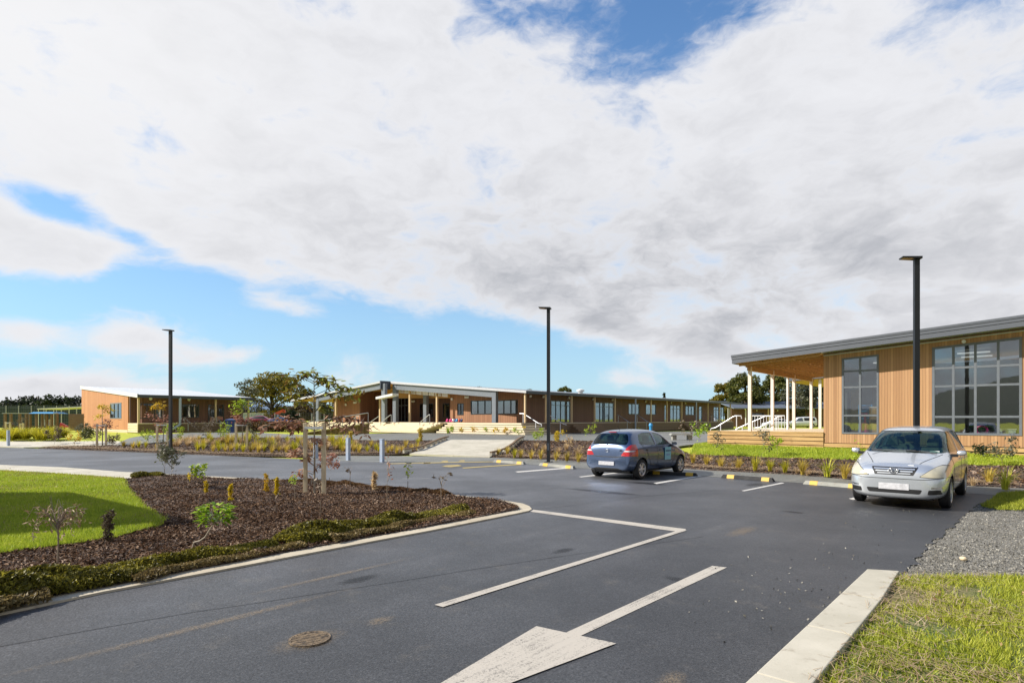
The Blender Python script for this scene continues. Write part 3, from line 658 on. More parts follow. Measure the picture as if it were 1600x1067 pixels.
def window(parent, f, s0, s1, z0, z1, cols=2, rows=(), fm=None, gl=None, bar=.055, name='window', t0=-.02, t1=.10):
    z1f = z1 if callable(z1) else (lambda s: z1); m = MB(); b = bar
    seg(m, f, s0, s0 + b, z0, z0, z1f(s0), z1f(s0 + b), t0, t1); seg(m, f, s1 - b, s1, z0, z0, z1f(s1 - b), z1f(s1), t0, t1)
    seg(m, f, s0 + b, s1 - b, z0, z0, z0 + b, z0 + b, t0, t1); seg(m, f, s0 + b, s1 - b, z1f(s0 + b) - b, z1f(s1 - b) - b, z1f(s0 + b), z1f(s1 - b), t0, t1)
    for k in range(1, cols):
        c = s0 + (s1 - s0) * k / cols; seg(m, f, c - b * .5, c + b * .5, z0 + b, z0 + b, z1f(c) - b, z1f(c) - b, t0 + .004, t1 - .01)
    for r in rows: seg(m, f, s0 + b, s1 - b, r - b * .5, r - b * .5, r + b * .5, r + b * .5, t0 + .008, t1 - .02)
    w_ = m.build(name, fm or M['frame'], parent); g = MB(); tm = (t0 + t1) / 2
    seg(g, f, s0 + b * .6, s1 - b * .6, z0 + b * .6, z0 + b * .6, z1f(s0) - b * .6, z1f(s1) - b * .6, tm - .004, tm + .004)
    g.build('pane', gl or M['glass'], w_); return w_
def rail(parent, pts, posts, name='handrail', material=None, r=.026):
    m = MB(); m.tube(pts, r, 8)
    for a, b in posts: m.tube([a, b], r, 8)
    return m.build(name, material or M['galv'], parent, True)
def boards(parent, f, s0, s1, z0, z1, n, material, gap=.03, t0=0, t1=.04, name='deck_skirt', grow=0):
    h = (z1 - z0) / n; m = MB()
    for k in range(n): seg(m, f, s0, s1, z0 + k * h + gap, z0 + k * h + gap, z0 + (k + 1) * h, z0 + (k + 1) * h, t0, t1)
    return m.build(name, material, parent)

def f_tube(t, b, i): i['Emission Color'].default_value = (1, .97, .9, 1); i['Emission Strength'].default_value = .4
M['tube_light'] = mat('tube_light', f_tube)  # glow for the right room lamps and the added left classroom strips
# ------------------------------------------------------------ right building
RB = (14.43, 27.0, .42)
def right_building():
    r = empty('timber_building', (RB[0], RB[1], RB[2]), RZ); tag(r, 'orange timber clad building with tall windows and covered deck on posts', 'building')
    zb = lambda x: 4.14 + .066 * (x + 3.82); f = FY(0)
    h = lambda px, py, y=0: hit(RB, px, py, 'y', y)
    a0, ab = h(1315.5, 677.5); a1 = h(1373, 677)[0]; at0, at1 = h(1315.5, 560)[1], h(1373, 553.6)[1]
    b0, bb = h(1456.5, 680); b1 = h(1597, 681)[0]; bt0, bt1 = h(1456.5, 543)[1], h(1597, 526)[1]; bb = ab + .02
    ta = lambda s: at0 + (at1 - at0) * (s - a0) / (a1 - a0); tb = lambda s: bt0 + (bt1 - bt0) * (s - b0) / (b1 - b0)
    X1 = 17.0
    wall(r, f, 0, X1, .30, zb, [(a0, a1, ab, ta), (b0, b1, bb, tb)], M['clad_orange'], .2)
    wall(r, FX(0.001), .2, 11.5, .30, lambda s: zb(0), [], M['clad_orange'], .2) if False else None
    wall(r, lambda s, z, t: (t + 0.0, s, z), .2, 11.5, .30, 4.36, [], M['clad_orange'], .2)
    window(r, f, a0, a1, ab, ta, 2, [h(1344, 579)[1], h(1344, 604.5)[1], h(1344, 649)[1]], bar=.075)
    window(r, f, b0, b1, bb, tb, 4, [h(1525, 573)[1], h(1525, 602)[1], h(1525, 651)[1]], bar=.085)
    # base boards
    boards(r, f, 0, X1, -.15, .27, 2, M['pine'], .05, -.03, .03, 'base_board')
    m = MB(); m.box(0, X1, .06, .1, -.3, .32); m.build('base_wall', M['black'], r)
    # roof
    m = MB(); xl, xr, y0, y1 = -3.82, X1 + .5, -.95, 12.0
    q = [(xl, y0, zb(xl) + .02), (xr, y0, zb(xr) + .02), (xr, y1, zb(xr) + .02), (xl, y1, zb(xl) + .02)]
    m.hexa(q + [(x, y, z + .30) for x, y, z in q]); m.build('roof', M['roof'], r)
    m = MB()
    for dz0, dz1, o in ((-.02, .17, .05), (.18, .30, .07), (.305, .40, .09)):
        q = [(xl - o, y0 - o, zb(xl) + dz0), (xr, y0 - o, zb(xr) + dz0), (xr, y0, zb(xr) + dz0), (xl - o, y0, zb(xl) + dz0)]
        m.hexa(q + [(x, y, z + dz1 - dz0) for x, y, z in q])
        q = [(xl - o, y0, zb(xl) + dz0), (xl, y0, zb(xl) + dz0), (xl, y1, zb(xl) + dz0), (xl - o, y1, zb(xl) + dz0)]
        m.hexa(q + [(x, y, z + dz1 - dz0) for x, y, z in q])
    m.build('fascia', M['fascia'], r)
    m = MB()
    q = [(xl + .03, y0 + .03, zb(xl + .03) - .0), (0, y0 + .03, zb(0) - .0), (0, y1, zb(0)), (xl + .03, y1, zb(xl + .03))]
    m.hexa([(x, y, z) for x, y, z in q] + [(x, y, z + .018) for x, y, z in q]); m.build('soffit', M['soffit'], r)
    m = MB()
    for k in range(14):
        y = y0 + .35 + k * .9; q = [(xl + .15, y, zb(xl + .15) - .14), (-.0, y, zb(0) - .14), (-.0, y + .05, zb(0) - .14), (xl + .15, y + .05, zb(xl + .15) - .14)]
        m.hexa(q + [(a, b, c + .139) for a, b, c in q])
    for x in (-2.6, -1.3): m.box(x, x + .05, y0 + .3, y1 - .3, zb(x) - .09, zb(x) - .001)
    m.build('rafter', M['soffit'], r)
    m = MB(); m.box(-3.42, -3.30, -.2, 11.5, zb(-3.4) - .36, zb(-3.4) - .145); m.build('beam', M['soffit'], r)
    m = MB(); 
    seg(m, f, 0, X1 * .52, zb(0) - .10, zb(X1 * .52) - .10, zb(0) - .05, zb(X1 * .52) - .05, -.06, -.005); m.build('light_rail', M['steel_light'], r)
    for x in (5.15,): MB().lathe([(.0, -.14), (.07, -.14), (.07, -.02), (.03, 0)], 12, 'y', (x, .0, zb(x) - .22)).build('wall_lamp', M['white_metal'], r, True)
    # deck
    DZ = .78
    m = MB()
    for k in range(80): m.box(-5.45, 0, .02 + k * .145, .02 + k * .145 + .138, DZ - .035, DZ)
    m.build('deck', M['pale_pine'], r)
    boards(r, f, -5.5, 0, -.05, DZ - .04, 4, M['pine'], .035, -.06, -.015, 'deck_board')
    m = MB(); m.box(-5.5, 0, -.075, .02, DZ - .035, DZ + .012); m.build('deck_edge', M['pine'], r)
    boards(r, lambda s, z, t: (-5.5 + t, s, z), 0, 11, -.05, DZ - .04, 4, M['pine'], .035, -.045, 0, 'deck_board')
    m = MB(); m.box(-5.4, 0, .0, .03, -.3, DZ - .04); m.build('deck_backing', M['old_pine'], r)
    for px, y in ((1171.8, 0.0), (1207, 3.4), (1240.5, 7.3), (1267.5, 11.2)):
        x = -3.36; y = hit(RB, px, 600, 'x', x)[0]
        MB().box(x - .075, x + .075, y - .075, y + .075, DZ, zb(x) - .15).build('post', M['pale_post'], r)
    y = hit(RB, 1231, 600, 'x', -3.5)[0]; MB().tube([(-3.5, y, .0), (-3.5, y, zb(-3.5) - .1)], .075, 10).build('downpipe', M['white_metal'], r, True)
    # rails of the steps that leave the deck on its far left side
    P = lambda y, *pp: [(hit(RB, px, py, 'y', y)[0], y, hit(RB, px, py, 'y', y)[1]) for px, py in pp]
    def down(p, z): return (p, (p[0], p[1], z))
    for y, pp, posts in ((1.6, [(1110, 673), (1111, 669.5), (1118, 668), (1146, 650.5), (1150, 649.5), (1158, 649.5), (1159, 654)], [(1126, 664), (1151, 650)]),
                         (3.0, [(1149, 671), (1157, 667), (1196, 650), (1204, 650)], [(1160, 666), (1176, 658)]),
                         (5.0, [(1180, 668), (1188, 667), (1216, 651), (1221, 651), (1222, 656)], [(1196, 662), (1214, 652)])):
        pts = P(y, *pp); rail(r, pts, [down(P(y, q)[0], .3) for q in posts], 'handrail', M['rail_white'])
    y = 7.0; xs = [hit(RB, px, 650, 'y', y)[0] for px in (1175, 1226)]
    m = MB(); zt = hit(RB, 1200, 649.5, 'y', y)[1]; zl = DZ + .05; m.tube([(xs[0], y, zt), (xs[1], y, zt)], .028, 8); m.tube([(xs[0], y, zl), (xs[1], y, zl)], .02, 6)
    n = 11
    for k in range(n + 1): x = xs[0] + (xs[1] - xs[0]) * k / n; m.tube([(x, y, zl - .1), (x, y, zt)], .018, 6)
    m.build('balustrade', M['rail_white'], r, True)
    # rooms
    m = MB(); m.box(.2, X1, .2, 8, .70, .78); m.build('floor', M['room_floor'], r)
    m = MB(); m.box(.2, X1, 7.8, 8, .78, 4.3); m.box(X1 - .1, X1, .2, 7.8, .78, 5.0); m.box(3.45, 3.55, .9, 7.8, .78, 3.0); m.box(.2, 1.5, 2.6, 2.7, .78, 3.2); m.build('inner_wall', M['room_wall'], r)
    m = MB(); q = [(.2, .2, zb(.2) - .12), (X1, .2, zb(X1) - .12), (X1, 8, zb(X1) - .12), (.2, 8, zb(.2) - .12)]; m.hexa(q + [(a, b, c + .05) for a, b, c in q]); m.build('ceiling', M['room_wall'], r)
    for lx in (1.8, 5.2, 8.4, 11.6):
        for ly in (4.6, 6.8): MB().box(lx - .6, lx + .6, ly - .08, ly + .08, zb(lx - .6) - .26, zb(lx - .6) - .20).build('ceiling_light', M['tube_light'], r)
    m = MB(); m.box(.95, 1.35, .75, .95, .78, 2.75); m.build('inner_column', M['ply'], r); m = MB(); m.box(.82, .90, .25, .35, .78, 2.6); m.build('inner_frame', M['white_metal'], r)
    m = MB(); m.box(1.55, 2.15, 2.2, 2.3, .78, 2.9); m.box(2.3, 2.75, 3.4, 3.5, .78, 2.8); m.build('inner_door', M['ply'], r)
    return r
right_building()
def rb_pt(px, y, z=.78): x = hit(RB, px, 650, 'y', y)[0]; a = wxy(RB, x, y); return (a[0], a[1], RB[2] + z)
SILL = hit(RB, 1344, 677, 'y', 0)[1]
def shelf():
    r = empty('shelf_unit', rb_pt(1353, .45), RZ); tag(r, 'blue open shelf unit standing inside the narrow tall window', 'shelf'); top = 1.25
    m = MB(); m.box(-.27, -.23, -.15, .15, 0, top); m.box(.23, .27, -.15, .15, 0, top); m.box(-.23, .23, .13, .15, 0, top); m.build('side_panel', M['blue'], r)
    m = MB(); [MB().box(-.23, .23, -.15, .13, z, z + .03).build('shelf', M['blue'], r) for z in (.3, .62, .95, top - .04)]
shelf()
def stool():
    r = empty('stool', rb_pt(1351.5, .26, .78), RZ); tag(r, 'pink spool-shaped stool in front of the blue shelf behind glass', 'stool')
    MB().lathe([(.14, .36), (.15, .38), (.07, .44), (.045, .5), (.045, .78), (.13, .84), (.13, .88)], 18).build('pedestal', M['pink'], r, True); MB().lathe([(.13, 0), (.15, .02), (.15, .355)], 18).build('base', M['pink'], r, True)
stool()
def cab():
    r = empty('cabinet', rb_pt(1367, .45), RZ); tag(r, 'beige timber play cabinet at the right edge of the narrow window', 'cabinet')
    m = MB(); m.box(-.2, .2, -.15, .15, 0, 1.12); m.build('carcass', M['ply'], r); MB().box(-.13, .13, -.165, -.151, .45, .85).build('door', M['old_pine'], r); MB().box(-.22, .22, -.17, .17, 1.121, 1.16).build('top', M['pale_pine'], r)
cab()
def ring():
    p = rb_pt(1534, .4, SILL + .19); r = empty('tunnel_toy', p, RZ); tag(r, 'pink round tunnel toy low inside the wide window', 'toy')
    m = MB(); pr = [(.17, -.12), (.21, -.1), (.21, .1), (.17, .12), (.13, .1), (.13, -.1)]; k = 24
    m.v = [(rr * math.cos(2 * math.pi * j / k), h, rr * math.sin(2 * math.pi * j / k)) for rr, h in pr for j in range(k)]
    m.f = [(i * k + j, i * k + (j + 1) % k, ((i + 1) % 6) * k + (j + 1) % k, ((i + 1) % 6) * k + j) for i in range(6) for j in range(k)]
    m.build('ring', M['pink'], r, True); 
    MB().lathe([(.13, .0), (.13, .02)], 24, 'y').build('back_disc', M['black'], r)
ring()
def tub():
    r = empty('storage_tub', rb_pt(1575, .4, SILL - .03), RZ); tag(r, 'grey plastic storage tub beside the pink toy behind glass', 'tub')
    m = MB(); m.hexa([(-.2, -.14, 0), (.2, -.14, 0), (.2, .14, 0), (-.2, .14, 0), (-.25, -.17, .26), (.25, -.17, .26), (.25, .17, .26), (-.25, .17, .26)]); m.build('body', M['bollard'], r)
    MB().box(-.27, .27, -.19, .19, .261, .29).build('rim', M['steel_light'], r)
tub()
def table():
    r = empty('classroom_table', rb_pt(1566, 1.3), RZ); tag(r, 'dark classroom table behind the grey storage tub', 'table'); MB().box(-.9, .7, -.35, .35, .70, .74).build('tabletop', M['old_pine'], r)
    for x in (-.8, .6):
        for y in (-.28, .28): MB().tube([(x, y, 0), (x, y, .70)], .02, 6).build('leg', M['steel'], r)
    r2 = empty('sill_table', rb_pt(1555, .45), RZ); tag(r2, 'low white bench under the wide window holding pink toy', 'bench'); MB().box(-1.6, 1.0, -.25, .25, SILL - .03 - .78 - .04, SILL - .032 - .78).build('benchtop', M['room_wall'], r2); MB().box(-1.5, .9, -.2, .2, 0, SILL - .78 - .071).build('carcass', M['room_wall'], r2)
table()

# ------------------------------------------------------------ building behind the right deck (its canopy shows between the posts)
def back_canopy():
    o = (20.4, 43.0, .42); r = empty('timber_building', o, RZ); tag(r, 'second canopy building glimpsed behind the posts of the right deck', 'building')
    z0 = (655 - 597) * 43 / FOC + EYE - .42; zf = lambda x: z0 + .066 * x; m = MB()
    q = [(0, 0, zf(0)), (16, 0, zf(16)), (16, 9, zf(16)), (0, 9, zf(0))]; m.hexa(q + [(a, b, c + .05) for a, b, c in q]); m.build('soffit', M['soffit'], r)
    m = MB(); q = [(-.05, -.05, zf(0) + .052), (16, -.05, zf(16) + .052), (16, 9, zf(16) + .052), (-.05, 9, zf(0) + .052)]; m.hexa(q + [(a, b, c + .36) for a, b, c in q]); m.build('roof', M['fascia'], r)
    x = hit(o, 1281.6, 600, 'y', .4)[0]; MB().box(x - .09, x + .09, .31, .49, 0, zf(x)).build('post', M['pale_post'], r)
    wall(r, FY(.8), 7.5, 16, 0, zf, [], M['clad_orange'])
back_canopy()
def back_building():
    D = 105.; o = at(1148, D); r = empty('classroom_block', (o[0], o[1], .45)); tag(r, 'low classroom block with slate blue roof far behind right deck', 'building')
    W = 22; ez = 17 * D / FOC + 1.35; rz = 27.5 * (D + 8) / FOC + 1.35; s = D / FOC
    f = FY(1.6); ops = [((px0 - 1148) * s * 1.0, (px1 - 1148) * s, 1.2, 2.5) for px0, px1 in ((1178, 1200), (1210, 1218), (1247, 1263))]
    wall(r, f, 0, W, 0, ez - .05, ops, M['clad_brown']); [window(r, f, a, b, c, d, 3, (), M['frame_dark'], M['glass_dark']) for a, b, c, d in ops]
    m = MB(); m.hexa([(-.2, 0, ez - .05), (W, 0, ez - .05), (W, 9, rz - .05), (-.2, 9, rz - .05), (-.2, 0, ez + .1), (W, 0, ez + .1), (W, 9, rz + .1), (-.2, 9, rz + .1)]); m.build('roof', M['roof_blue'], r)
    m = MB(); m.box(0, W, 3.4, 3.5, 0, ez + .1); m.box(-.1, W, 1.76, 3.4, 0, .02); m.build('inner_wall', M['room_wall'], r)
    for px in (1167, 1274): x = (px - 1148) * s; MB().tube([(x - .25, .2, ez), (x, .5, ez - .35), (x, .5, .1)], .10, 8).build('downpipe', M['white_metal'], r, True)
    for px in (1202, 1240): x = (px - 1148) * s; MB().box(x - .1, x + .1, .3, .5, 0, ez - .05).build('post', M['post_pine'], r)
    for px in (1188, 1221, 1260): x = (px - 1148) * s; MB().lathe([(.12, -.1), (.12, 0)], 10, 'y', (x, 1.58, ez - .35)).build('wall_lamp', M['white_metal'], r)
    MB().lathe([(.28, 0), (.28, .35), (.42, .40), (.42, .75), (.2, .9)], 14, 'z', ((1184 - 1148) * s, 8.2, rz - .1)).build('roof_vent', M['white_metal'], r, True)
back_building()

# ------------------------------------------------------------ centre building
CB = (1.1, 51.0, .45)
def centre_building():
    r = empty('school_building', (CB[0], CB[1], CB[2]), RZ); tag(r, 'long brown timber school building with low gable roof and grey portal beams', 'building')
    XR, DZ = -19.3, 1.03
    zt = lambda x: 5.5 - 1.6 / 19.3 * abs(x - XR)
    LEN = hit(CB, 1150, 620, 'x', 0)[0]
    h = lambda px, py, y: hit(CB, px, py, 'y', y); hx = lambda px, py, x: hit(CB, px, py, 'x', x)
    # roof halves
    m = MB()
    for x0, x1, y0 in ((XR, .12, 0.), (-38.6, XR, -1.25)):
        q = [(x0, y0 + .06, zt(x0) - .2), (x1, y0 + .06, zt(x1) - .2), (x1, LEN, zt(x1) - .2), (x0, LEN, zt(x0) - .2)]; m.hexa(q + [(a, b, c + .18) for a, b, c in q])
    m.build('roof', M['roof'], r)
    m = MB()
    for x0, x1, y0 in ((XR - .05, .2, 0.), (-38.7, XR, -1.25)):
        q = [(x0, y0 - .05, zt(x0) - .24), (x1, y0 - .05, zt(x1) - .24), (x1, y0 + .055, zt(x1) - .24), (x0, y0 + .055, zt(x0) - .18)]; m.hexa(q + [(a, b, c + .19) for a, b, c in q])
    m.build('verge_trim', M['steel_light'], r)
    m = MB(); m.box(.121, .28, .06, LEN + 1.8, zt(0) - .30, zt(0) - .06); m.build('gutter', M['fascia_dark'], r)
    m = MB(); m.box(XR - .05, XR + .1, -1.3, .0, zt(XR) - .9, zt(XR) - .0); m.build('ridge_return', M['fascia_dark'], r)
    # soffit
    m = MB()
    for x0, x1, y0, y1 in ((XR, .1, .06, 7), (-38.5, XR, -1.18, 7), (-2.0, .1, 7, LEN)):
        q = [(x0, y0, zt(x0) - .23), (x1, y0, zt(x1) - .23), (x1, y1, zt(x1) - .23), (x0, y1, zt(x0) - .23)]; m.hexa(q + [(a, b, c + .025) for a, b, c in q])
    m.build('soffit', M['soffit'], r)
    # portal frames: columns and sloping beams
    def col(px0, px1, y, bot=.0, top=None, mm=None, nm='column'):
        x0, x1 = h(px0, 640, y)[0], h(px1, 640, y)[0]; MB().box(x0, x1, y, y + .34, DZ + bot, (top if top else min(zt(x0), zt(x1)) - .25)).build(nm, mm or M['steel'], r); return x0, x1
    c1 = col(613.5, 619, .12); c2 = col(768.5, 774.5, .12); c3 = col(661, 666, 1.6)
    d1 = col(596, 601, -1.1); d2 = col(493.5, 497.5, -1.1)
    m = MB(); seg(m, FY(.14), c1[1], c2[0], zt(c1[1]) - .85, zt(c2[0]) - .85, zt(c1[1]) - .245, zt(c2[0]) - .245, 0, .3)
    seg(m, FY(-1.08), d2[1], d1[0], zt(d2[1]) - .85, zt(d1[0]) - .85, zt(d2[1]) - .245, zt(d1[0]) - .245, 0, .3); m.build('portal_beam', M['steel'], r)
    # skylight strips and bulkhead
    xa, xb = h(622, 610, 1.0)[0], h(700, 610, 1.0)[0]; n = 8; m = MB()
    for k in range(n):
        s0, s1 = xa + (xb - xa) * (k + .06) / n, xa + (xb - xa) * (k + .94) / n; seg(m, FY(1.0), s0, s1, zt(s0) - 1.22, zt(s1) - 1.22, zt(s0) - .7, zt(s1) - .7, 0, .02)
    m.build('skylight_panel', M['poly'], r)
    xa, xb = h(605, 610, 2.2)[0], h(703, 610, 2.2)[0]; m = MB(); seg(m, FY(2.2), xa, xb, h(605, 622, 2.2)[1], h(703, 622, 2.2)[1], zt(xa) - .24, zt(xb) - .24, 0, .08); m.build('timber_bulkhead', M['soffit'], r)
    # recessed entrance wall
    YR = 5.5; x0, x1 = h(574, 640, YR)[0], h(703.5, 640, 1.9)[0] + .1
    ops = []
    def op(px0, px1, py0, py1, y): a = h(px0, py1, y); b = h(px1, py0, y); return (a[0], b[0], max(a[1], DZ + .02), b[1])
    e = [op(578, 597, 623, 660, YR), op(622, 638, 621.5, 660, YR), op(656, 677, 630, 652, YR), op(692, 702, 630, 652, YR)]
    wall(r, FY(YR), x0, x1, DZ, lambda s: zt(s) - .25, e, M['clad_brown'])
    window(r, FY(YR), *e[0], 3, (e[0][3] - .9,), M['frame_dark'], M['glass_dark'], .07, 'glazed_door'); window(r, FY(YR), *e[1], 3, (e[1][3] - .9,), M['steel'], M['glass_dark'], .07, 'glazed_door')
    window(r, FY(YR), *e[2], 2, (), M['frame_dark'], M['glass_dark']); window(r, FY(YR), *e[3], 1, (), M['frame_dark'], M['glass_dark'])
    # right wing front, set forward
    YW = 1.9; xw = h(703.5, 640, YW)[0]; XW = -1.9
    ww = [op(714.5, 724.5, 630, 648.5, YW), op(735.5, 768.5, 625, 647.5, YW), op(776, 809, 624.5, 647, YW)]
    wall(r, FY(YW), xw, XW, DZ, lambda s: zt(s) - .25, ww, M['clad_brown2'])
    window(r, FY(YW), *ww[0], 2, (), M['frame_dark'], M['glass_dark']); window(r, FY(YW), *ww[1], 3, (), M['frame_dark'], M['glass'], .07); window(r, FY(YW), *ww[2], 3, (), M['frame_dark'], M['glass'], .07)
    # left wing front with return
    YL = .9; xl0, xl1 = h(521, 640, YL)[0], h(562, 640, YL)[0]
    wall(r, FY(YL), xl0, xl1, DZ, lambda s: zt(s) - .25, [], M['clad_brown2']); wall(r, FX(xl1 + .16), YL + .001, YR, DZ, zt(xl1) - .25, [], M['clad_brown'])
    m = MB(); m.box(xl0, xl0 + .15, YL + .17, 16, DZ, 3.6); m.build('end_wall', M['clad_brown'], r)
    # long side wall
    def ox(px0, px1, py0, py1): a = hx(px0, py1, XW); b = hx(px1, py0, XW); return (a[0], b[0], max(a[1], DZ + .02), b[1])
    zd = DZ + 2.15
    sd_ = [(861, 891, 1, 4), (930, 959, 1, 4), (982, 999, 0, 3), (1009, 1025, 0, 2), (1038, 1042, 1, 1), (1047, 1063, 1, 3), (1071, 1085, 0, 3), (1092, 1097, 1, 1), (1115, 1131, 1, 4)]
    oo = []
    for a, b, dr, n in sd_: oo.append((hx(a, 640, XW)[0], hx(b, 640, XW)[0], DZ + .02 if dr else DZ + .9, zd))
    wall(r, FX(XW), YW + .17, LEN - 1, DZ, zt(XW) - .25, oo, M['clad_brown'])
    for (a, b, dr, n), o_ in zip(sd_, oo): window(r, FX(XW), *o_, n, (o_[3] - .45,) if dr else (), M['steel'] if dr else M['frame_dark'], M['glass'], .06, 'glazed_door' if dr else 'window')
    for px in (811, 853, 893, 929, 960.6, 1017, 1042, 1065, 1106, 1124, 1141):
        y = .25 if px == 811 else hx(px, 640, -.15)[0]; MB().box(-.22, -.08, y - .07, y + .07, DZ, zt(-.15) - .24).build('post', M['post_pine'], r)
    for px in (993, 1088): y = hx(px, 640, .2)[0]; MB().tube([(.2, y, .0), (.2, y, zt(0) - .25)], .09, 8).build('downpipe', M['bollard'], r, True)
    for px in (594, 640.5, 683): x = h(px, 640, .7)[0]; MB().box(x - .09, x + .09, .6, .78, DZ, zt(x) - .9 if px > 600 else 3.6).build('post', M['post_pine'], r)
    for px in (525,): x = h(px, 640, -.6)[0]; MB().box(x - .1, x + .1, -.7, -.5, DZ, zt(x) - .25).build('post', M['post_pine'], r)
    xa, xb = h(587, 614, -1.9)[0], h(613, 610, -1.9)[0]; m = MB(); seg(m, FY(-1.9), xa, xb, 3.50, 3.80, 3.74, 4.04, 0, .8); m.build('entrance_canopy', M['white_metal'], r)
    # lamps and signs on the walls
    for px, py, y in ((700 - .5, 623.5, YW), (525, 633, YL), (541, 632, YL)):
        a = h(max(px, 707) if y == YW else px, py, y); MB().lathe([(.14, -.12), (.14, 0)], 12, 'y', (a[0], y - .01, a[1])).build('wall_lamp', M['white_metal'], r)
    for px, py, y in ((730, 620.5, YW), (646, 627, YR), (555, 629, YL)):
        a = h(px, py, y); MB().box(a[0] - .3, a[0] + .3, y - .1, y - .003, a[1] - .1, a[1] + .1).build('wall_light', M['white_metal'], r)
    for px in (828, 848, 888, 926, 956, 1008, 1048, 1070): a = hx(px, 618, XW); MB().lathe([(.12, 0), (.12, .12)], 10, 'x', (XW + .01, a[0], zt(XW) - .55)).build('wall_lamp', M['white_metal'], r)
    # deck, skirts, steps
    m = MB(); m.box(xl0 - 4, 0, -.2, YR, DZ - .05, DZ); m.box(XW, 0, YR, LEN - 1, DZ - .05, DZ); m.build('deck', M['pale_pine'], r)
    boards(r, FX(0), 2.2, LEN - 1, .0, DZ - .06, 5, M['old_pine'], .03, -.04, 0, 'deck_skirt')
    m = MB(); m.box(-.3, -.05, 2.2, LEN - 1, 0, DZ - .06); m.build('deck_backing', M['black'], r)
    xs = [h(700, 660, -.4)[0], 0]; m = MB(); hh = DZ / 5
    for k in range(5):
        z1 = DZ - k * hh; yk = -.2 - .27 * k; m.box(xs[0] + .25 * (4 - k) * 0 - .1 * k, xs[1] + .34 * k, yk - .27, 2.0, z1 - hh + .045, z1)
    m.build('bleacher_step', M['pale_pine'], r)
    m = MB(); m.box(xs[0], .1, -.2, 1.9, -.1, DZ - .1); m.build('step_core', M['old_pine'], r)
    xs = [h(565, 672, -1.9)[0], h(692, 672, -.3)[0]]; m = MB()
    for k in range(6):
        z1 = DZ - k * DZ / 6; m.box(xs[0], xs[1] - .32 * k, -.35 - .30 * (k + 1), 0, z1 - DZ / 6 + .006, z1 + .006)
    m.build('entrance_step', M['pale_pine'], r)
    m = MB(); m.box(xl0 - 4, xs[0], -.5, -.2, 0.1, DZ - .05); m.build('deck_skirt', M['pale_pine'], r)
    # steps and handrails on the long side
    for px, w_ in ((848, 2.2), (915, 5), (1075, 3.5)):
        y = hx(px, 660, 0)[0]; m = MB()
        for k in range(1, 5): z1 = DZ - k * hh; m.box(.0 if k == 1 else .3 * (k - 1), .3 * k, y - w_ / 2, y + w_ / 2, 0, z1)
        m.build('side_step', M['old_pine'], r)
    def rl(y, pp, posts, mm=None, zlow=.0):
        pts = [(h(px, py, y)[0], y, h(px, py, y)[1]) for px, py in pp]
        ps = []
        for px, py, pl in posts: a = h(px, py, y); ps.append(((a[0], y, a[1]), (a[0], y, h(px, pl, y)[1])))
        rail(r, pts, ps, 'handrail', mm or M['galv'], .035)
    rl(.7, [(812, 646), (818, 646), (841, 661), (846, 662.5), (846.5, 665.5)], [(817.5, 646, 662), (837, 658.5, 678)], M['rail_white'])
    y2 = hx(857, 660, 0)[0]; rl(y2, [(852, 648), (859, 649), (880, 662), (885, 663.5)], [(858, 649, 662), (875.5, 660, 677)], M['rail_white'])
    for px in (966, 996, 1112):
        y2 = hx(px, 660, 0)[0]; rl(y2, [(px - 2, 648), (px, 648), (px + 19, 661)], [(px, 648, 662), (px + 14, 658, 670)])
    rl(-.6, [(578, 660), (592, 650)], [(579, 659, 677)]); rl(-1.2, [(594, 661), (609, 649), (611, 648)], [(611.5, 648, 662), (595, 660.5, 677)]); rl(-1.2, [(655, 661), (670, 648), (671.5, 648)], [(671.5, 648, 663), (656, 660.5, 677)])
    rl(-.6, [(547, 659), (558, 650), (561, 650)], [(560, 650, 662)])
    # rooms behind the glass
    m = MB(); m.box(-9, -2.1, 5.2, 5.3, DZ, 3.6); m.box(-5.6, -5.5, 5.5, LEN - 2, DZ, 3.6); m.box(x0, -6, 10, 10.1, DZ, 4.4); m.build('inner_wall', M['room_wall'], r)
    m = MB(); m.box(-34, -2.07, 2.1 if False else YR + .2, LEN - 1.2, DZ - .05, DZ); m.box(xw, -2.07, 2.1, 5.2, DZ - .04, DZ + .01); m.build('floor', M['room_floor'], r)
    MB().box(-5.6, -2.07, 2.2, LEN - 1.2, 3.3, 3.36).build('ceiling', M['room_wall'], r)
    m = MB(); m.box(-36, -2, LEN - 1, LEN - .8, 0, 3.7); m.box(-36.2, -36, 6, LEN - 1, 0, 3.7); m.build('rear_wall', M['clad_brown'], r)
    # roof vents
    y = hx(907, 612, -6)[0]; MB().lathe([(.28, 0), (.28, .2), (.45, .25), (.45, .42), (.2, .52)], 14, 'z', (-6, y, zt(-6) - .05)).build('roof_vent', M['white_metal'], r, True)
    return DZ
M['clad_brown2'] = mat('sunlit_brown_cladding', f_clad((.27, .12, .058), (.33, .155, .075), (.40, .19, .095), .3))  # paler copy of the brown boards, with sunlight put into the colour
CDZ = centre_building()

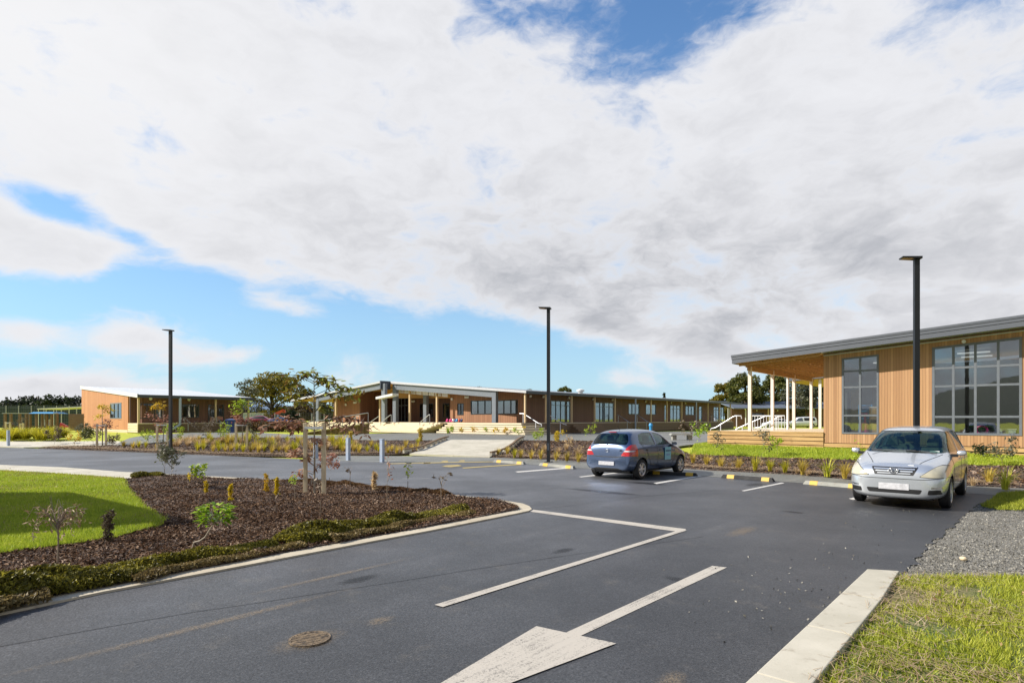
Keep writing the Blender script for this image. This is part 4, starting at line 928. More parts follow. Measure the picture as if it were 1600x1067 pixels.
# ------------------------------------------------------------ left building
LB = (-38.5, 60.0, .55)
def left_building():
    r = empty('classroom_building', LB, RZ); tag(r, 'small orange timber classroom with pale monopitch roof at far left', 'building')
    DZ = .85; zt = lambda x: 3.82 - x * 1.6 / 21.4; h = lambda px, py, y: hit(LB, px, py, 'y', y); hx = lambda px, py, x: hit(LB, px, py, 'x', x); XW = -1.9
    xl = h(127.5, 640, 0)[0]; LEN = hx(393, 620, 0)[0]; xw = h(200, 640, 0)[0]
    m = MB(); q = [(xl - .1, -.0, zt(xl) - .16), (.2, -.0, zt(.2) - .16), (.2, LEN, zt(.2) - .16), (xl - .1, LEN, zt(xl) - .16)]; m.hexa(q + [(a, b, c + .16) for a, b, c in q]); m.build('roof', M['roof_light'], r)
    m = MB(); seg(m, FY(-.12), xl - .15, .2, zt(xl) - .34, zt(0) - .34, zt(xl) + .04, zt(0) + .04, 0, .115); m.build('verge_trim', M['white_metal'], r)
    MB().box(.201, .36, -.12, LEN + .2, zt(.2) - .32, zt(.2) - .02).build('gutter', M['fascia_dark'], r)
    wb = (*[h(px, 640, .0)[0] for px in (172, 190)], h(180, 654, 0)[1], h(180, 629.5, 0)[1])
    wall(r, FY(0), xl, xw, .12, lambda s: zt(s) - .165, [wb], M['clad_left']); window(r, FY(0), *wb, 3, (), M['frame'], M['glass_dark'], .1)
    wall(r, FX(xw + .16), .17, 2.0, DZ, zt(xw) - .165, [], M['clad_brown'])
    boards(r, FY(0), xl, xw, -.3, .10, 2, M['pale_pine'], .03, -.05, .0, 'base_board')
    ops = []
    for a, b, z0, z1 in ((218, 253, 654, 630), (284, 311, 652.5, 631), (325, 350, 660, 632)):
        y0, y1 = hx(a, 640, XW)[0], hx(b, 640, XW)[0]; ops.append((y0, y1, max(DZ + .02, hx(a, z0, XW)[1]), hx(a, z1, XW)[1]))
    wall(r, FX(XW), 1.0, LEN - .3, DZ, zt(XW) - .165, ops, M['clad_brown']); 
    for o_, n in zip(ops, (3, 3, 2)): window(r, FX(XW), *o_, n, (), M['frame_dark'], M['glass'], .07)
    wall(r, FY(.9), xw, XW, DZ, lambda s: zt(s) - .165, [], M['clad_brown'])
    m = MB(); m.box(-4.8, -4.7, 1.2, LEN - .4, DZ, 3.7); m.box(-4.7, -2.06, LEN - .6, LEN - .5, DZ, 3.6); m.box(-4.7, -2.06, 5.6, 5.7, DZ, 3.6); m.build('inner_wall', M['room_wall'], r); MB().box(-4.7, -2.07, 1.1, LEN - .6, DZ - .02, DZ + .01).build('floor', M['ply'], r)
    MB().box(-4.7, -2.07, 1.1, LEN - .6, 3.3, 3.34).build('ceiling', M['room_wall'], r)
    MB().box(xw, 0, -.1 + .1, LEN - .2, DZ - .06, DZ).build('deck', M['pale_pine'], r)
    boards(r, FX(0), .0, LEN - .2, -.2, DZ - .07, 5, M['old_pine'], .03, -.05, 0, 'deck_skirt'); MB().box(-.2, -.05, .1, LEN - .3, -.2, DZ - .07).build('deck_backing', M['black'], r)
    boards(r, FY(-.03), xw + .02, -.02, -.15, DZ - .07, 4, M['pale_pine'], .04, 0, .04, 'deck_board')
    for ly in (3., 7.5): MB().box(-4.0, -3.9, ly, ly + 1.6, 3.22, 3.27).build('ceiling_light', M['tube_light'], r)  # added glow strips that brighten the classroom windows; no lamps seen here
    for px in (215.5,): MB().box(-.2, -.02, .0, .18, DZ, zt(0) - .17).build('post', M['post_pine'], r)
    for px in (337, 388): y = hx(px, 640, -.1)[0]; MB().box(-.18, -.02, y - .08, y + .08, DZ, zt(0) - .17).build('post', M['post_pine'], r)
    y = hx(281.5, 640, .25)[0]; MB().tube([(.25, y, zt(0) - .2), (.25, y, .75), (.25, y - .12, .6), (.25, y - .9, .12), (.25, y - .95, -.1)], .13, 10).build('downpipe', M['bollard'], r, True)
    for px in (235, 295): a = hx(px, 622, XW); MB().lathe([(.16, 0), (.16, .12)], 12, 'x', (XW + .01, a[0], zt(XW) - .5)).build('wall_lamp', M['white_metal'], r)
    for px in (288, 338):
        y2 = hx(px, 655, 0)[0]; pts = [(h(a, b, y2)[0], y2, h(a, b, y2)[1]) for a, b in ((px, 652), (px + 6, 658), (px + 9, 660), (px + 9, 662))]; rail(r, pts, [(pts[0], (pts[0][0], y2, DZ)), (pts[1], (pts[1][0], y2, 0))], 'handrail', M['galv'], .04)
    m = MB(); m.box(xl, XW, LEN - .3, LEN - .15, 0, 3.9); m.build('rear_wall', M['clad_brown'], r)
left_building()

# ------------------------------------------------------------ added unseen gabled block, shaped to throw shade across the island lawn
def shade_block():
    hr, he = 6.6, 3.2; T = Vector((-5.2, 9.9)); sv = Vector((-_s.x, -_s.y)) / _s.z; base = T - sv * hr
    r = empty('barn', (base.x, base.y, 0)); tag(r, 'steep gabled timber barn left of the car park, outside the picture', 'barn'); W = 3.7; L = 12
    WN = 2.1; m = MB(); m.prism([(-WN, 0), (W, 0), (W, he), (0, hr - .1), (-WN, he + .6)], lambda y, z: (-.3, y, z), lambda y, z: (-L + .3, y, z)); m.build('wall', M['clad_brown'], r)
    for sg in (-1, 1):
        W = 3.7 if sg > 0 else WN; he = 3.2 if sg > 0 else 3.8
        m = MB(); q = [(0, 0, hr - .08), (-L, 0, hr - .08), (-L, sg * (W + .3), he - .3), (0, sg * (W + .3), he - .3)]; m.hexa(q + [(x, y, z + .08) for x, y, z in q]); m.build('roof_slope', M['roof'], r)
    MB().box(-.28, -.22, -1, 1, 0, 2.4).build('door', M['old_pine'], r)
shade_block()
# ------------------------------------------------------------ cars
def paint(name, col, metal=.6, rough=.28):
    def f(t, b, i):
        n = t.noise(ocoord(t), 220, 2); k = t.m('ADD', t.m('MULTIPLY', n, .3), .85)
        t.put(i['Base Color'], t.mix(1, col, t.comb(k, k, k), 'MULTIPLY')); i['Metallic'].default_value = metal; i['Roughness'].default_value = rough
        i['Coat Weight'].default_value = .8; i['Coat Roughness'].default_value = .05
    return mat(name, f)
M['silver'] = paint('silver_paint', (.60, .63, .66), .65, .27); M['slate'] = paint('slate_purple_paint', (.085, .125, .215), .7, .25); M['white_car'] = paint('white_car_paint', (.62, .64, .66), 0, .4)
M['tyre'] = simple('tyre', (.014, .014, .015), .8); M['rim'] = simple('alloy', (.62, .63, .66), .35, .7, .03); M['interior'] = simple('beige_seats', (.22, .20, .15), .8); M['interior_grey'] = simple('grey_seats', (.10, .11, .12), .8)
M['lamp_red'] = simple('red_lens', (.42, .012, .015), .15, 0, .05, 6, .6, .8); M['lamp_clear'] = simple('aged_headlamp_lens', (.50, .46, .34), .15, .1, .12, 9, .6, .9); M['chrome'] = simple('chrome', (.62, .63, .65), .12, 1, .02); M['plate'] = simple('number_plate', (.52, .52, .54), .5, 0, .30, 16)
M['sticker'] = simple('pale_blue_sign', (.22, .50, .58), .5, 0, .04); M['ink'] = simple('ink', (.03, .07, .16), .5); M['purple_ink'] = simple('faded_ink', (.18, .22, .42), .5)
def loft(st, inset=0, zf=None, sub=2):
    """st rows: x, zbot, wmax, zbelt, wbelt, ztop, wtop, crown"""
    V, F = [], []; rings = []
    xm = max(abs(r_[0]) for r_ in st)
    for (x, zb, wm, zl, wl, zt_, wt, cr) in st:
        x *= 1 - inset / xm; zb += inset * .6
        wm -= inset; wl -= inset; wt = max(.05, wt - inset); zt_ -= inset * .8
        if zf is not None: zb = zf
        half = [(0, zb), (wm * .80, zb), (wm * .965, zb + .10), (wm, zb + (zl - zb) * .5), (wm * .992, zl - .12), (wl, zl), (wl * .42 + wt * .58 + .012, zl * .45 + zt_ * .55), (wt, zt_), (wt * .62, zt_ + cr * .72), (0, zt_ + cr)]
        ring = [(x, -y, z) for y, z in half] + [(x, y, z) for y, z in half[1:-1][::-1]]
        rings.append(list(range(len(V), len(V) + len(ring)))); V += ring
    n = len(rings[0])
    for a, b in zip(rings[:-1], rings[1:]):
        for j in range(n): k = (j + 1) % n; F.append((a[j], a[k], b[k], b[j]))
    for rg_, rev in ((rings[0], 0), (rings[-1], 1)):      # caps as quad strips across
        m_ = n // 2
        for j in range(m_):
            q = (rg_[j], rg_[j + 1], rg_[(n - j - 1) % n], rg_[(n - j) % n]); q = tuple(dict.fromkeys(q))
            if len(q) > 2: F.append(q if rev else q[::-1])
    me = bpy.data.meshes.new('loft'); me.from_pydata(V, [], F); me.update()
    bm = bmesh.new(); bm.from_mesh(me); bmesh.ops.remove_doubles(bm, verts=bm.verts, dist=1e-5); bmesh.ops.recalc_face_normals(bm, faces=bm.faces); bm.to_mesh(me); bm.free()
    o = bpy.data.objects.new('loft', me); COL.objects.link(o)
    if sub: s_ = o.modifiers.new('s', 'SUBSURF'); s_.levels = s_.render_levels = sub
    return bake(o)
def bake(o):
    dg = bpy.context.evaluated_depsgraph_get(); dg.update(); me = bpy.data.meshes.new_from_object(o.evaluated_get(dg)); o.modifiers.clear(); old = o.data; o.data = me; return o
def kill(o): bpy.data.objects.remove(o, do_unlink=True)
def bool_op(o, cutter, op='DIFFERENCE'):
    md = o.modifiers.new('b', 'BOOLEAN'); md.operation = op; md.object = cutter; md.solver = 'EXACT'
    if hasattr(md, 'material_mode'): md.material_mode = 'TRANSFER'
    return bake(o)
def tmp(mb, m=None, bev=0):
    o = mb.build('cutter', m)
    if bev: b_ = o.modifiers.new('v', 'BEVEL'); b_.width = bev; b_.segments = 2; bake(o)
    return o
def prism_side(poly, y0, y1): return MB().prism(poly, lambda x, z: (x, y0, z), lambda x, z: (x, y1, z))      # outline in x,z
def prism_end(poly, x0, x1): return MB().prism(poly, lambda y, z: (x0, y, z), lambda y, z: (x1, y, z))       # outline in y,z
def prism_top(poly, z0, z1): return MB().prism(poly, lambda x, y: (x, y, z0), lambda x, y: (x, y, z1))
def clone(o): c = o.copy(); c.data = o.data.copy(); COL.objects.link(c); return c
def rounded(poly, r=.05, n=3):
    P = [Vector(p) for p in poly]; out = []
    for i, p in enumerate(P):
        a, b = P[i - 1], P[(i + 1) % len(P)]; da, db = (a - p), (b - p); q = min(r, da.length * .45, db.length * .45); s0, s1 = p + da.normalized() * q, p + db.normalized() * q
        for k in range(n + 1): u = k / n; out.append(tuple((s0 * (1 - u) ** 2) + p * (2 * u * (1 - u)) + s1 * u * u))
    return out
def finish(o, name, material, parent, ang=32):
    o.name = name; me = o.data
    if not me.materials: me.materials.append(material)
    else:
        for i, mm in enumerate(me.materials):
            if mm is None: me.materials[i] = material
    me.shade_smooth(); me.set_sharp_from_angle(angle=R(ang)); o.parent = parent; return o
def decal(shell, prism, name, material, parent):
    c = clone(shell); k = tmp(prism); bool_op(c, k, 'INTERSECT'); kill(k); c.data.materials.clear(); finish(c, name, material, parent); return c
def wheel(parent, x, y, r, wd, side, spokes=6):
    w_ = empty('wheel', (x, y, r)); w_.parent = parent
    pr = [(r * .66, -wd * .46), (r * .74, -wd * .5), (r * .93, -wd * .47), (r, -wd * .34), (r, wd * .34), (r * .93, wd * .47), (r * .74, wd * .5), (r * .66, wd * .46)]
    n = 36; m = MB(); m.v = [(a * math.cos(2 * math.pi * j / n), h_, a * math.sin(2 * math.pi * j / n)) for a, h_ in pr for j in range(n)]
    m.f = [(i * n + j, i * n + (j + 1) % n, ((i + 1) % 8) * n + (j + 1) % n, ((i + 1) % 8) * n + j) for i in range(8) for j in range(n)]
    m.build('tyre', M['tyre'], w_, True)
    m = MB(); yo = side * wd * .42
    m.lathe([(r * .665, -wd * .44), (r * .62, 0), (r * .665, wd * .44)], n, 'y')
    m.v = [v for v in m.v]; m.f = m.f[:-2]
    pr2 = [(r * .66, yo), (r * .67, yo + side * .012), (r * .60, yo + side * .006), (r * .60, yo - side * .02)]
    k = len(m.v); m.v += [(a * math.cos(2 * math.pi * j / n), h_, a * math.sin(2 * math.pi * j / n)) for a, h_ in pr2 for j in range(n)]
    m.f += [(k + i * n + j, k + i * n + (j + 1) % n, k + (i + 1) * n + (j + 1) % n, k + (i + 1) * n + j) for i in range(3) for j in range(n)]
    m.lathe([(r * .17, yo - side * .05), (r * .17, yo + side * .004), (r * .08, yo + side * .012)], 16, 'y')
    for q in range(spokes):
        a = 2 * math.pi * q / spokes; ca, sa = math.cos(a), math.sin(a)
        def P(rr, tt, yy): return (ca * rr - sa * tt, yy, sa * rr + ca * tt)
        w0, w1 = r * .095, r * .13; m.hexa([P(r * .1, -w0, yo - side * .03), P(r * .62, -w1, yo - side * .03), P(r * .62, w1, yo - side * .03), P(r * .1, w0, yo - side * .03), P(r * .1, -w0 * .8, yo + side * .002), P(r * .62, -w1 * .8, yo - side * .004), P(r * .62, w1 * .8, yo - side * .004), P(r * .1, w0 * .8, yo + side * .002)])
    m.build('rim', M['rim'], w_, True)
    MB().lathe([(r * .6, -.01), (r * .6, .01)], 24, 'y', (0, yo - side * wd * .45, 0)).build('brake_disc', M['black'], w_)
    return w_
def seat(parent, x, y, z, mtl, w_=.5):
    m = MB(); m.hexa([(x - .25, y - w_ / 2, z), (x + .27, y - w_ / 2, z + .03), (x + .27, y + w_ / 2, z + .03), (x - .25, y + w_ / 2, z), (x - .25, y - w_ / 2, z + .14), (x + .27, y - w_ / 2, z + .2), (x + .27, y + w_ / 2, z + .2), (x - .25, y + w_ / 2, z + .14)])
    m.hexa([(x - .27, y - w_ / 2, z + .1), (x - .13, y - w_ / 2, z + .1), (x - .13, y + w_ / 2, z + .1), (x - .27, y + w_ / 2, z + .1), (x - .42, y - w_ * .42, z + .68), (x - .31, y - w_ * .42, z + .68), (x - .31, y + w_ * .42, z + .68), (x - .42, y + w_ * .42, z + .68)])
    m.hexa([(x - .42, y - .12, z + .70), (x - .33, y - .12, z + .70), (x - .33, y + .12, z + .70), (x - .42, y + .12, z + .70), (x - .44, y - .10, z + .88), (x - .36, y - .10, z + .88), (x - .36, y + .10, z + .88), (x - .44, y + .10, z + .88)])
    o = m.build('seat', mtl, parent); b_ = o.modifiers.new('b', 'BEVEL'); b_.width = .035; b_.segments = 3; return o
def car(root, st, cav, cavz, side_w, wind, rear, wheels, wr, ww, body_m, seams, seat_m, seats, ang=32):
    body = loft(st); cv_ = loft([r_ for r_ in st if cav[0] <= r_[0] <= cav[1]], .055, cavz, 2)
    shell = clone(body); cv2 = loft([r_ for r_ in st if cav[0] - .5 <= r_[0] <= cav[1] + .5], .012, .2, 2)
    cv_.data.materials.append(seat_m); body.data.materials.append(body_m); bool_op(body, cv_)
    # glass skins: the body surface minus a slightly smaller copy, cut by each window outline
    skin = loft(st, .006); inner_ = loft(st, .016); bool_op(skin, inner_); kill(inner_)
    over = loft(st, -.003); inner_ = loft(st, .012); bool_op(over, inner_); kill(inner_)
    for sg in (-1, 1):
        for p in side_w:
            k = tmp(prism_side(rounded(p, .06), sg * .35, sg * 1.3), body_m); bool_op(body, k); kill(k)
    for poly, x0, x1 in wind + rear:
        k = tmp(prism_end(rounded(poly, .09), x0, x1), body_m); bool_op(body, k); kill(k)
    for (wx, wy) in wheels:
        for sg in (-1, 1):
            k = tmp(MB().lathe([(wr + .055, sg * (wy - ww - .12)), (wr + .055, sg * 1.3)], 40, 'y', (wx, 0, wr)), M['black']); bool_op(body, k); kill(k)
    finish(body, 'body', body_m, root, ang)
    for sg in (-1, 1):
        for p in side_w: decal(skin, prism_side(rounded(p, .06), sg * .3, sg * 1.3), 'side_window', M['car_glass'], root)
    for nm, lst in (('windscreen', wind), ('rear_window', rear)):
        for poly, x0, x1 in lst: decal(skin, prism_end(rounded(poly, .09), x0, x1), nm, M['car_glass'], root)
    for p in seams: decal(over, p, 'door_seam', M['black'], root)
    for (wx, wy) in wheels:
        for sg in (-1, 1): wheel(root, wx, sg * (wy - ww / 2), wr, ww, sg)
    for s_ in seats: seat(root, *s_, seat_m)
    kill(skin); kill(cv_); kill(shell); kill(cv2)
    return body, over
def line_seam(pts, w_, y0, y1):   # thin prism following a polyline in x,z
    a, b = strip(pts, w_, 1); return prism_side(a + b[::-1], y0, y1)
def text_part(parent, body, size, loc, rot, material, name='lettering', ext=.002, xs=1):
    cu = bpy.data.curves.new(name, 'FONT'); cu.body = body; cu.size = size; cu.extrude = ext; cu.align_x = 'CENTER'; cu.align_y = 'CENTER'
    o = bpy.data.objects.new(name, cu); COL.objects.link(o); bpy.context.view_layer.update()
    me = bpy.data.meshes.new_from_object(o.evaluated_get(bpy.context.evaluated_depsgraph_get())); kill(o); me.materials.clear()
    o = link_mesh(name, me, material, parent); o.location = loc; o.rotation_euler = rot; o.scale = (xs, 1, 1); return o
def torus(m, rx, rz, r, c, axis='x', n=28, k=8):
    b = len(m.v)
    for i in range(n):
        a = 2 * math.pi * i / n
        for j in range(k):
            q = 2 * math.pi * j / k; yy = (rx + r * math.cos(q)) * math.cos(a); zz = (rz + r * math.cos(q)) * math.sin(a); m.v.append((c[0] + r * math.sin(q), c[1] + yy, c[2] + zz))
    m.f += [(b + i * k + j, b + ((i + 1) % n) * k + j, b + ((i + 1) % n) * k + (j + 1) % k, b + i * k + (j + 1) % k) for i in range(n) for j in range(k)]; return m
def mirror_part(root, x, y, z, mtl, sg):
    o = MB().hexa([(x - .05, y, z - .07), (x + .07, y, z - .06), (x + .05, y + sg * .2, z - .05), (x - .04, y + sg * .2, z - .06), (x - .05, y, z + .07), (x + .05, y, z + .06), (x + .035, y + sg * .19, z + .065), (x - .04, y + sg * .19, z + .075)]).build('door_mirror', mtl, root, True)
    b_ = o.modifiers.new('b', 'SUBSURF'); b_.levels = b_.render_levels = 2; MB().box(x - .03, x + .03, y - sg * .08, y + sg * .04, z - .08, z - .02).build('mirror_stalk', M['black'], o)
    m_ = MB(); m_.quad((x - .052, y + sg * .02, z - .045), (x - .052, y + sg * .17, z - .04), (x - .052, y + sg * .17, z + .055), (x - .052, y + sg * .02, z + .05)); m_.build('mirror_glass', M['chrome'], o); return o

def hatchback():
    WR, WW = .302, .19; gx, gy = 3.85, 17.6; 
    th = math.atan2(1.87, 1.70)
    # rear right wheel contact -> car origin (mid wheelbase, centre line); x forward, y left
    fx, fy = math.cos(th), math.sin(th); ox = gx + fx * 1.2625 - fy * .74; oy = gy + fy * 1.2625 + fx * .74
    r = empty('parked_car', (ox, oy, 0), th); tag(r, 'slate purple hatchback seen from behind with pale blue sign on its front door', 'car')
    st = [ # x, zbot, wmax, zbelt, wbelt, ztop, wtop, crown
        (1.98, .34, .42, .56, .38, .60, .24, .02), (1.96, .26, .58, .62, .52, .68, .34, .02), (1.86, .22, .72, .68, .64, .76, .42, .03), (1.62, .20, .82, .78, .72, .86, .48, .04), (1.30, .19, .845, .87, .76, .94, .54, .045),
        (1.02, .19, .85, .93, .79, 1.00, .60, .05), (.78, .19, .852, .955, .80, 1.08, .64, .055), (.36, .19, .853, .965, .80, 1.34, .60, .05), (.10, .19, .853, .97, .80, 1.425, .575, .045), (-.35, .19, .853, .98, .80, 1.455, .57, .042),
        (-.85, .19, .853, .995, .80, 1.45, .565, .042), (-1.25, .19, .85, 1.01, .79, 1.43, .555, .042), (-1.52, .20, .84, 1.02, .77, 1.385, .54, .04), (-1.66, .22, .82, 1.01, .75, 1.27, .53, .04), (-1.78, .24, .79, .98, .72, 1.06, .52, .04), (-1.86, .25, .77, .92, .70, .97, .48, .03), (-1.91, .27, .75, .62, .68, .66, .46, .01), (-1.93, .31, .70, .50, .62, .53, .40, .0)]
    sw = [[(.62, 1.0), (.22, 1.30), (-.02, 1.375), (-.28, 1.385), (-.28, 1.00)], [(-.36, 1.00), (-.36, 1.39), (-.85, 1.385), (-1.16, 1.33), (-1.30, 1.08), (-1.22, 1.03)]]
    wind = [([(-.60, 1.02), (.60, 1.02), (.50, 1.40), (-.50, 1.40)], .10, 1.2)]
    rear = [([(-.60, 1.035), (.60, 1.035), (.61, 1.15), (.51, 1.36), (-.51, 1.36), (-.61, 1.15)], -2.1, -1.25)]
    wl = [(1.2625, .835), (-1.2625, .835)]
    se = []
    for sg in (-1, 1):
        a, b = sg * .62, sg * 1.2
        se += [line_seam([(.86, .93), (.80, .62), (.62, .34), (-.34, .33)], .012, a, b), line_seam([(-.32, 1.0), (-.33, .34)], .012, a, b), line_seam([(-1.26, 1.06), (-1.0, .86), (-.86, .62), (-.72, .36), (-.35, .33)], .012, a, b)]
    se.append(prism_end([(-.66, .675), (.66, .675), (.66, .69), (-.66, .69)], -2.1, -1.7)); se.append(prism_end([(-.38, .665), (.38, .665), (.38, .674), (-.38, .674)], -2.1, -1.7))
    body, over = car(r, st, (-1.7, .8), .52, sw, wind, rear, wl, WR, WW, M['slate'], se, M['interior_grey'], [(.15, .36, .40), (.15, -.36, .40), (-.75, .36, .42), (-.75, -.36, .42)])
    o3 = loft(st, -.008)
    for sg in (-1, 1):
        decal(over, prism_end(rounded([(sg * a_, b_) for a_, b_ in ((.47, .715), (.90, .70), (.95, .95), (.88, 1.07), (.70, 1.045), (.60, .88))], .04), -2.1, -1.50), 'tail_light', M['lamp_red'], r)
        decal(o3, prism_end([(sg * .56, .835), (sg * .80, .835), (sg * .82, .875), (sg * .60, .875)], -2.1, -1.60), 'reversing_lamp', M['plate'], r)
        mirror_part(r, .62, sg * .84, 1.02, M['slate'], sg)
        MB().box(-.05, .07, .0, .02, -.014, .014).build('door_handle', M['black'], r).location = (-.16, sg * .845, .845); MB().box(-.05, .07, .0, .02, -.014, .014).build('door_handle', M['black'], r).location = (-.98, sg * .838, .87)
    kill(o3)
    # rear furniture
    decal(over, prism_end(rounded([(-.40, .40), (.40, .40), (.46, .565), (-.46, .565)], .03), -2.1, -1.7), 'plate_recess', M['fascia_dark'], r)
    MB().box(-1.955, -1.925, -.27, .27, .425, .535).build('number_plate', M['plate'], r)
    decal(over, prism_end([(-.52, .30), (-.36, .345), (.36, .345), (.52, .30), (.52, .27), (-.52, .27)], -2.1, -1.75), 'rear_diffuser', M['black'], r)
    m = MB(); torus(m, .055, .036, .006, (-1.895, 0, .86)); m.hexa([(-1.90, -.026, .84), (-1.90, -.016, .84), (-1.888, -.016, .84), (-1.888, -.026, .84), (-1.90, -.012, .88), (-1.90, -.002, .88), (-1.888, -.002, .88), (-1.888, -.012, .88)])
    m.hexa([(-1.90, .002, .84), (-1.90, .012, .84), (-1.888, .012, .84), (-1.888, .002, .84), (-1.90, .016, .88), (-1.90, .026, .88), (-1.888, .026, .88), (-1.888, .016, .88)]); m.box(-1.90, -1.888, -.014, .014, .856, .864); m.build('badge', M['chrome'], r, True)
    text_part(r, 'i20', .075, (-1.885, -.46, .875), (R(90), 0, R(-90)), M['chrome'], 'lettering', .004)
    MB().tube([(-1.84, .06, 1.03), (-1.80, .0, 1.07), (-1.72, -.30, 1.11)], [.018, .012, .006], 6).build('wiper', M['black'], r, True)
    MB().tube([(-1.20, .0, 1.48), (-1.32, .0, 1.60)], [.008, .004], 6).build('antenna', M['black'], r)
    MB().box(-1.60, -1.54, -.13, .13, 1.405, 1.425).build('high_brake_light', M['lamp_red'], r)
    # sign on the front door, right side
    sx = .30; s = empty('door_sign', (sx, -.866, .72)); s.parent = r; s.rotation_euler = (R(2), 0, 0)
    MB().box(-.20, .20, -.003, .004, -.20, .20).build('panel', M['sticker'], s)
    m = MB()
    for a, b in ((-.16, -.10), (-.09, -.03), (-.02, .07), (.09, .17)): m.box(a, b, -.006, -.0035, .06, .105)
    m.build('print', M['ink'], s)
    m = MB()
    for a, b in ((-.12, -.095), (-.06, .03), (.06, .11)): m.box(a, b, -.006, -.0035, -.07, -.02)
    m.build('print', M['purple_ink'], s)
    MB().box(.55, .70, -.02, .02, 0, .012).build('indicator_trim', M['chrome'], r).location = (.25, -.852, .80)
    m = MB(); m.box(.55, .70, -.6, .6, .72, .92); m.build('dashboard', M['black'], r); torus(MB(), .17, .17, .014, (0, 0, 0)).build('steering_wheel', M['black'], r, True).location = (.42, -.36, .93)
    MB().box(-1.6, 1.6, -.6, .6, .17, .25).build('underbody', M['black'], r)
    kill(over)
hatchback()

def people_carrier():
    WR, WW = .315, .20; hx_, hy = 8.93, 11.88      # front left wheel contact, outer face
    th = math.atan2(-(14.35 - 11.88), -(11.12 - 8.86))
    fx, fy = math.cos(th), math.sin(th); X = 1.4125   # front axle at +X; left side is +y = (-fy, fx)
    ox = hx_ - fx * X - (-fy) * .84; oy = hy - fy * X - fx * .84
    r = empty('people_carrier', (ox, oy, 0), th); tag(r, 'silver people carrier facing the viewer, parked before the timber building', 'car')
    st = [(2.28, .30, .46, .54, .42, .60, .30, .02), (2.26, .22, .62, .64, .58, .73, .42, .02), (2.17, .19, .76, .74, .69, .83, .52, .03), (1.97, .18, .84, .82, .75, .905, .57, .04), (1.60, .18, .872, .91, .79, .975, .61, .05), (1.25, .18, .88, .98, .82, 1.04, .64, .055),
          (1.02, .18, .88, 1.01, .83, 1.10, .68, .055), (.62, .18, .88, 1.03, .83, 1.34, .66, .055), (.22, .18, .88, 1.04, .83, 1.53, .64, .05), (-.10, .18, .88, 1.045, .83, 1.585, .63, .045), (-.7, .18, .88, 1.05, .83, 1.61, .62, .045), (-1.3, .18, .88, 1.06, .83, 1.60, .61, .045), (-1.8, .18, .875, 1.07, .82, 1.57, .60, .045),
          (-2.08, .20, .86, 1.07, .80, 1.50, .58, .04), (-2.22, .22, .84, 1.04, .78, 1.28, .57, .04), (-2.32, .24, .81, .98, .75, 1.06, .55, .03), (-2.37, .27, .78, .68, .70, .72, .5, .01), (-2.38, .32, .72, .52, .64, .56, .4, 0)]
    sw = [[(1.02, 1.10), (.55, 1.36), (.20, 1.50), (-.10, 1.53), (-.30, 1.53), (-.30, 1.09)], [(-.40, 1.09), (-.40, 1.54), (-1.12, 1.54), (-1.20, 1.10)], [(-1.30, 1.11), (-1.22, 1.54), (-1.75, 1.50), (-2.05, 1.28), (-2.05, 1.13)]]
    wind = [([(-.76, 1.085), (.76, 1.085), (.635, 1.54), (-.635, 1.54)], .02, 1.4)]
    rear = [([(-.62, 1.10), (.62, 1.10), (.52, 1.48), (-.52, 1.48)], -2.6, -1.8)]
    wl = [(1.4125, .865), (-1.4125, .865)]; se = []
    for sg in (-1, 1):
        a, b = sg * .62, sg * 1.2
        se += [line_seam([(1.06, 1.04), (1.0, .6), (.94, .34), (-.35, .32)], .012, a, b), line_seam([(-.35, 1.08), (-.36, .33)], .012, a, b), line_seam([(-1.25, 1.10), (-1.10, .80), (-.95, .40), (-.38, .32)], .012, a, b)]
    se.append(prism_end([(-.80, .635), (-.50, .60), (.50, .60), (.80, .635), (.80, .645), (.50, .61), (-.50, .61), (-.80, .645)], 1.9, 2.4))
    body, over = car(r, st, (-2.1, 1.05), .55, sw, wind, rear, wl, WR, WW, M['silver'], se, M['interior'], [(.35, .38, .48), (.35, -.38, .48), (-.55, .4, .50), (-.55, -.4, .50), (-1.4, .3, .52), (-1.4, -.3, .52)])
    for sg in (-1, 1):
        decal(over, MB().prism(rounded([(sg * y, z) for y, z in [(.42, .655), (.50, .72), (.66, .85), (.74, .89), (.92, .86), (.95, .66), (.84, .645), (.6, .64)]], .03), lambda y, z: (1.45, y, z), lambda y, z: (2.5, y, z)), 'headlight_surround', M['black'], r)
        decal(over, prism_end([(sg * .62, .435), (sg * .80, .445), (sg * .80, .475), (sg * .62, .465)], 1.9, 2.4), 'fog_lamp', M['chrome'], r)
        decal(over, prism_end(rounded([(sg * .56, .315), (sg * .78, .325), (sg * .76, .415), (sg * .58, .405)], .02), 1.9, 2.4), 'bumper_vent', M['black'], r)
        decal(over, prism_side(rounded([(-2.02, 1.05), (-2.4, 1.02), (-2.4, .80), (-2.22, .80)], .03), sg * .55, sg * 1.2), 'tail_light', M['lamp_red'], r)
        mirror_part(r, .86, sg * .88, 1.09, M['silver'], sg)
        for x in (-.22, -1.0): MB().box(-.07, .07, -.01, .012, -.016, .016).build('door_handle', M['silver'], r).location = (x, sg * .885, .93)
    decal(over, prism_end(rounded([(-.44, .315), (.44, .315), (.48, .405), (-.48, .405)], .03), 1.9, 2.4), 'lower_grille', M['black'], r)
    decal(over, prism_end([(-.33, .68), (.33, .68), (.40, .83), (-.40, .83)], 1.7, 2.4), 'grille', M['black'], r)
    o2 = loft(st, -.012)
    for z in (.835, .79, .745, .70): decal(o2, prism_end([(-.27 - (z - .68) * .75, z), (.27 + (z - .68) * .75, z), (.27 + (z - .68) * .75, z + .022), (-.27 - (z - .68) * .75, z + .022)], 1.7, 2.4), 'grille_bar', M['silver'], r)
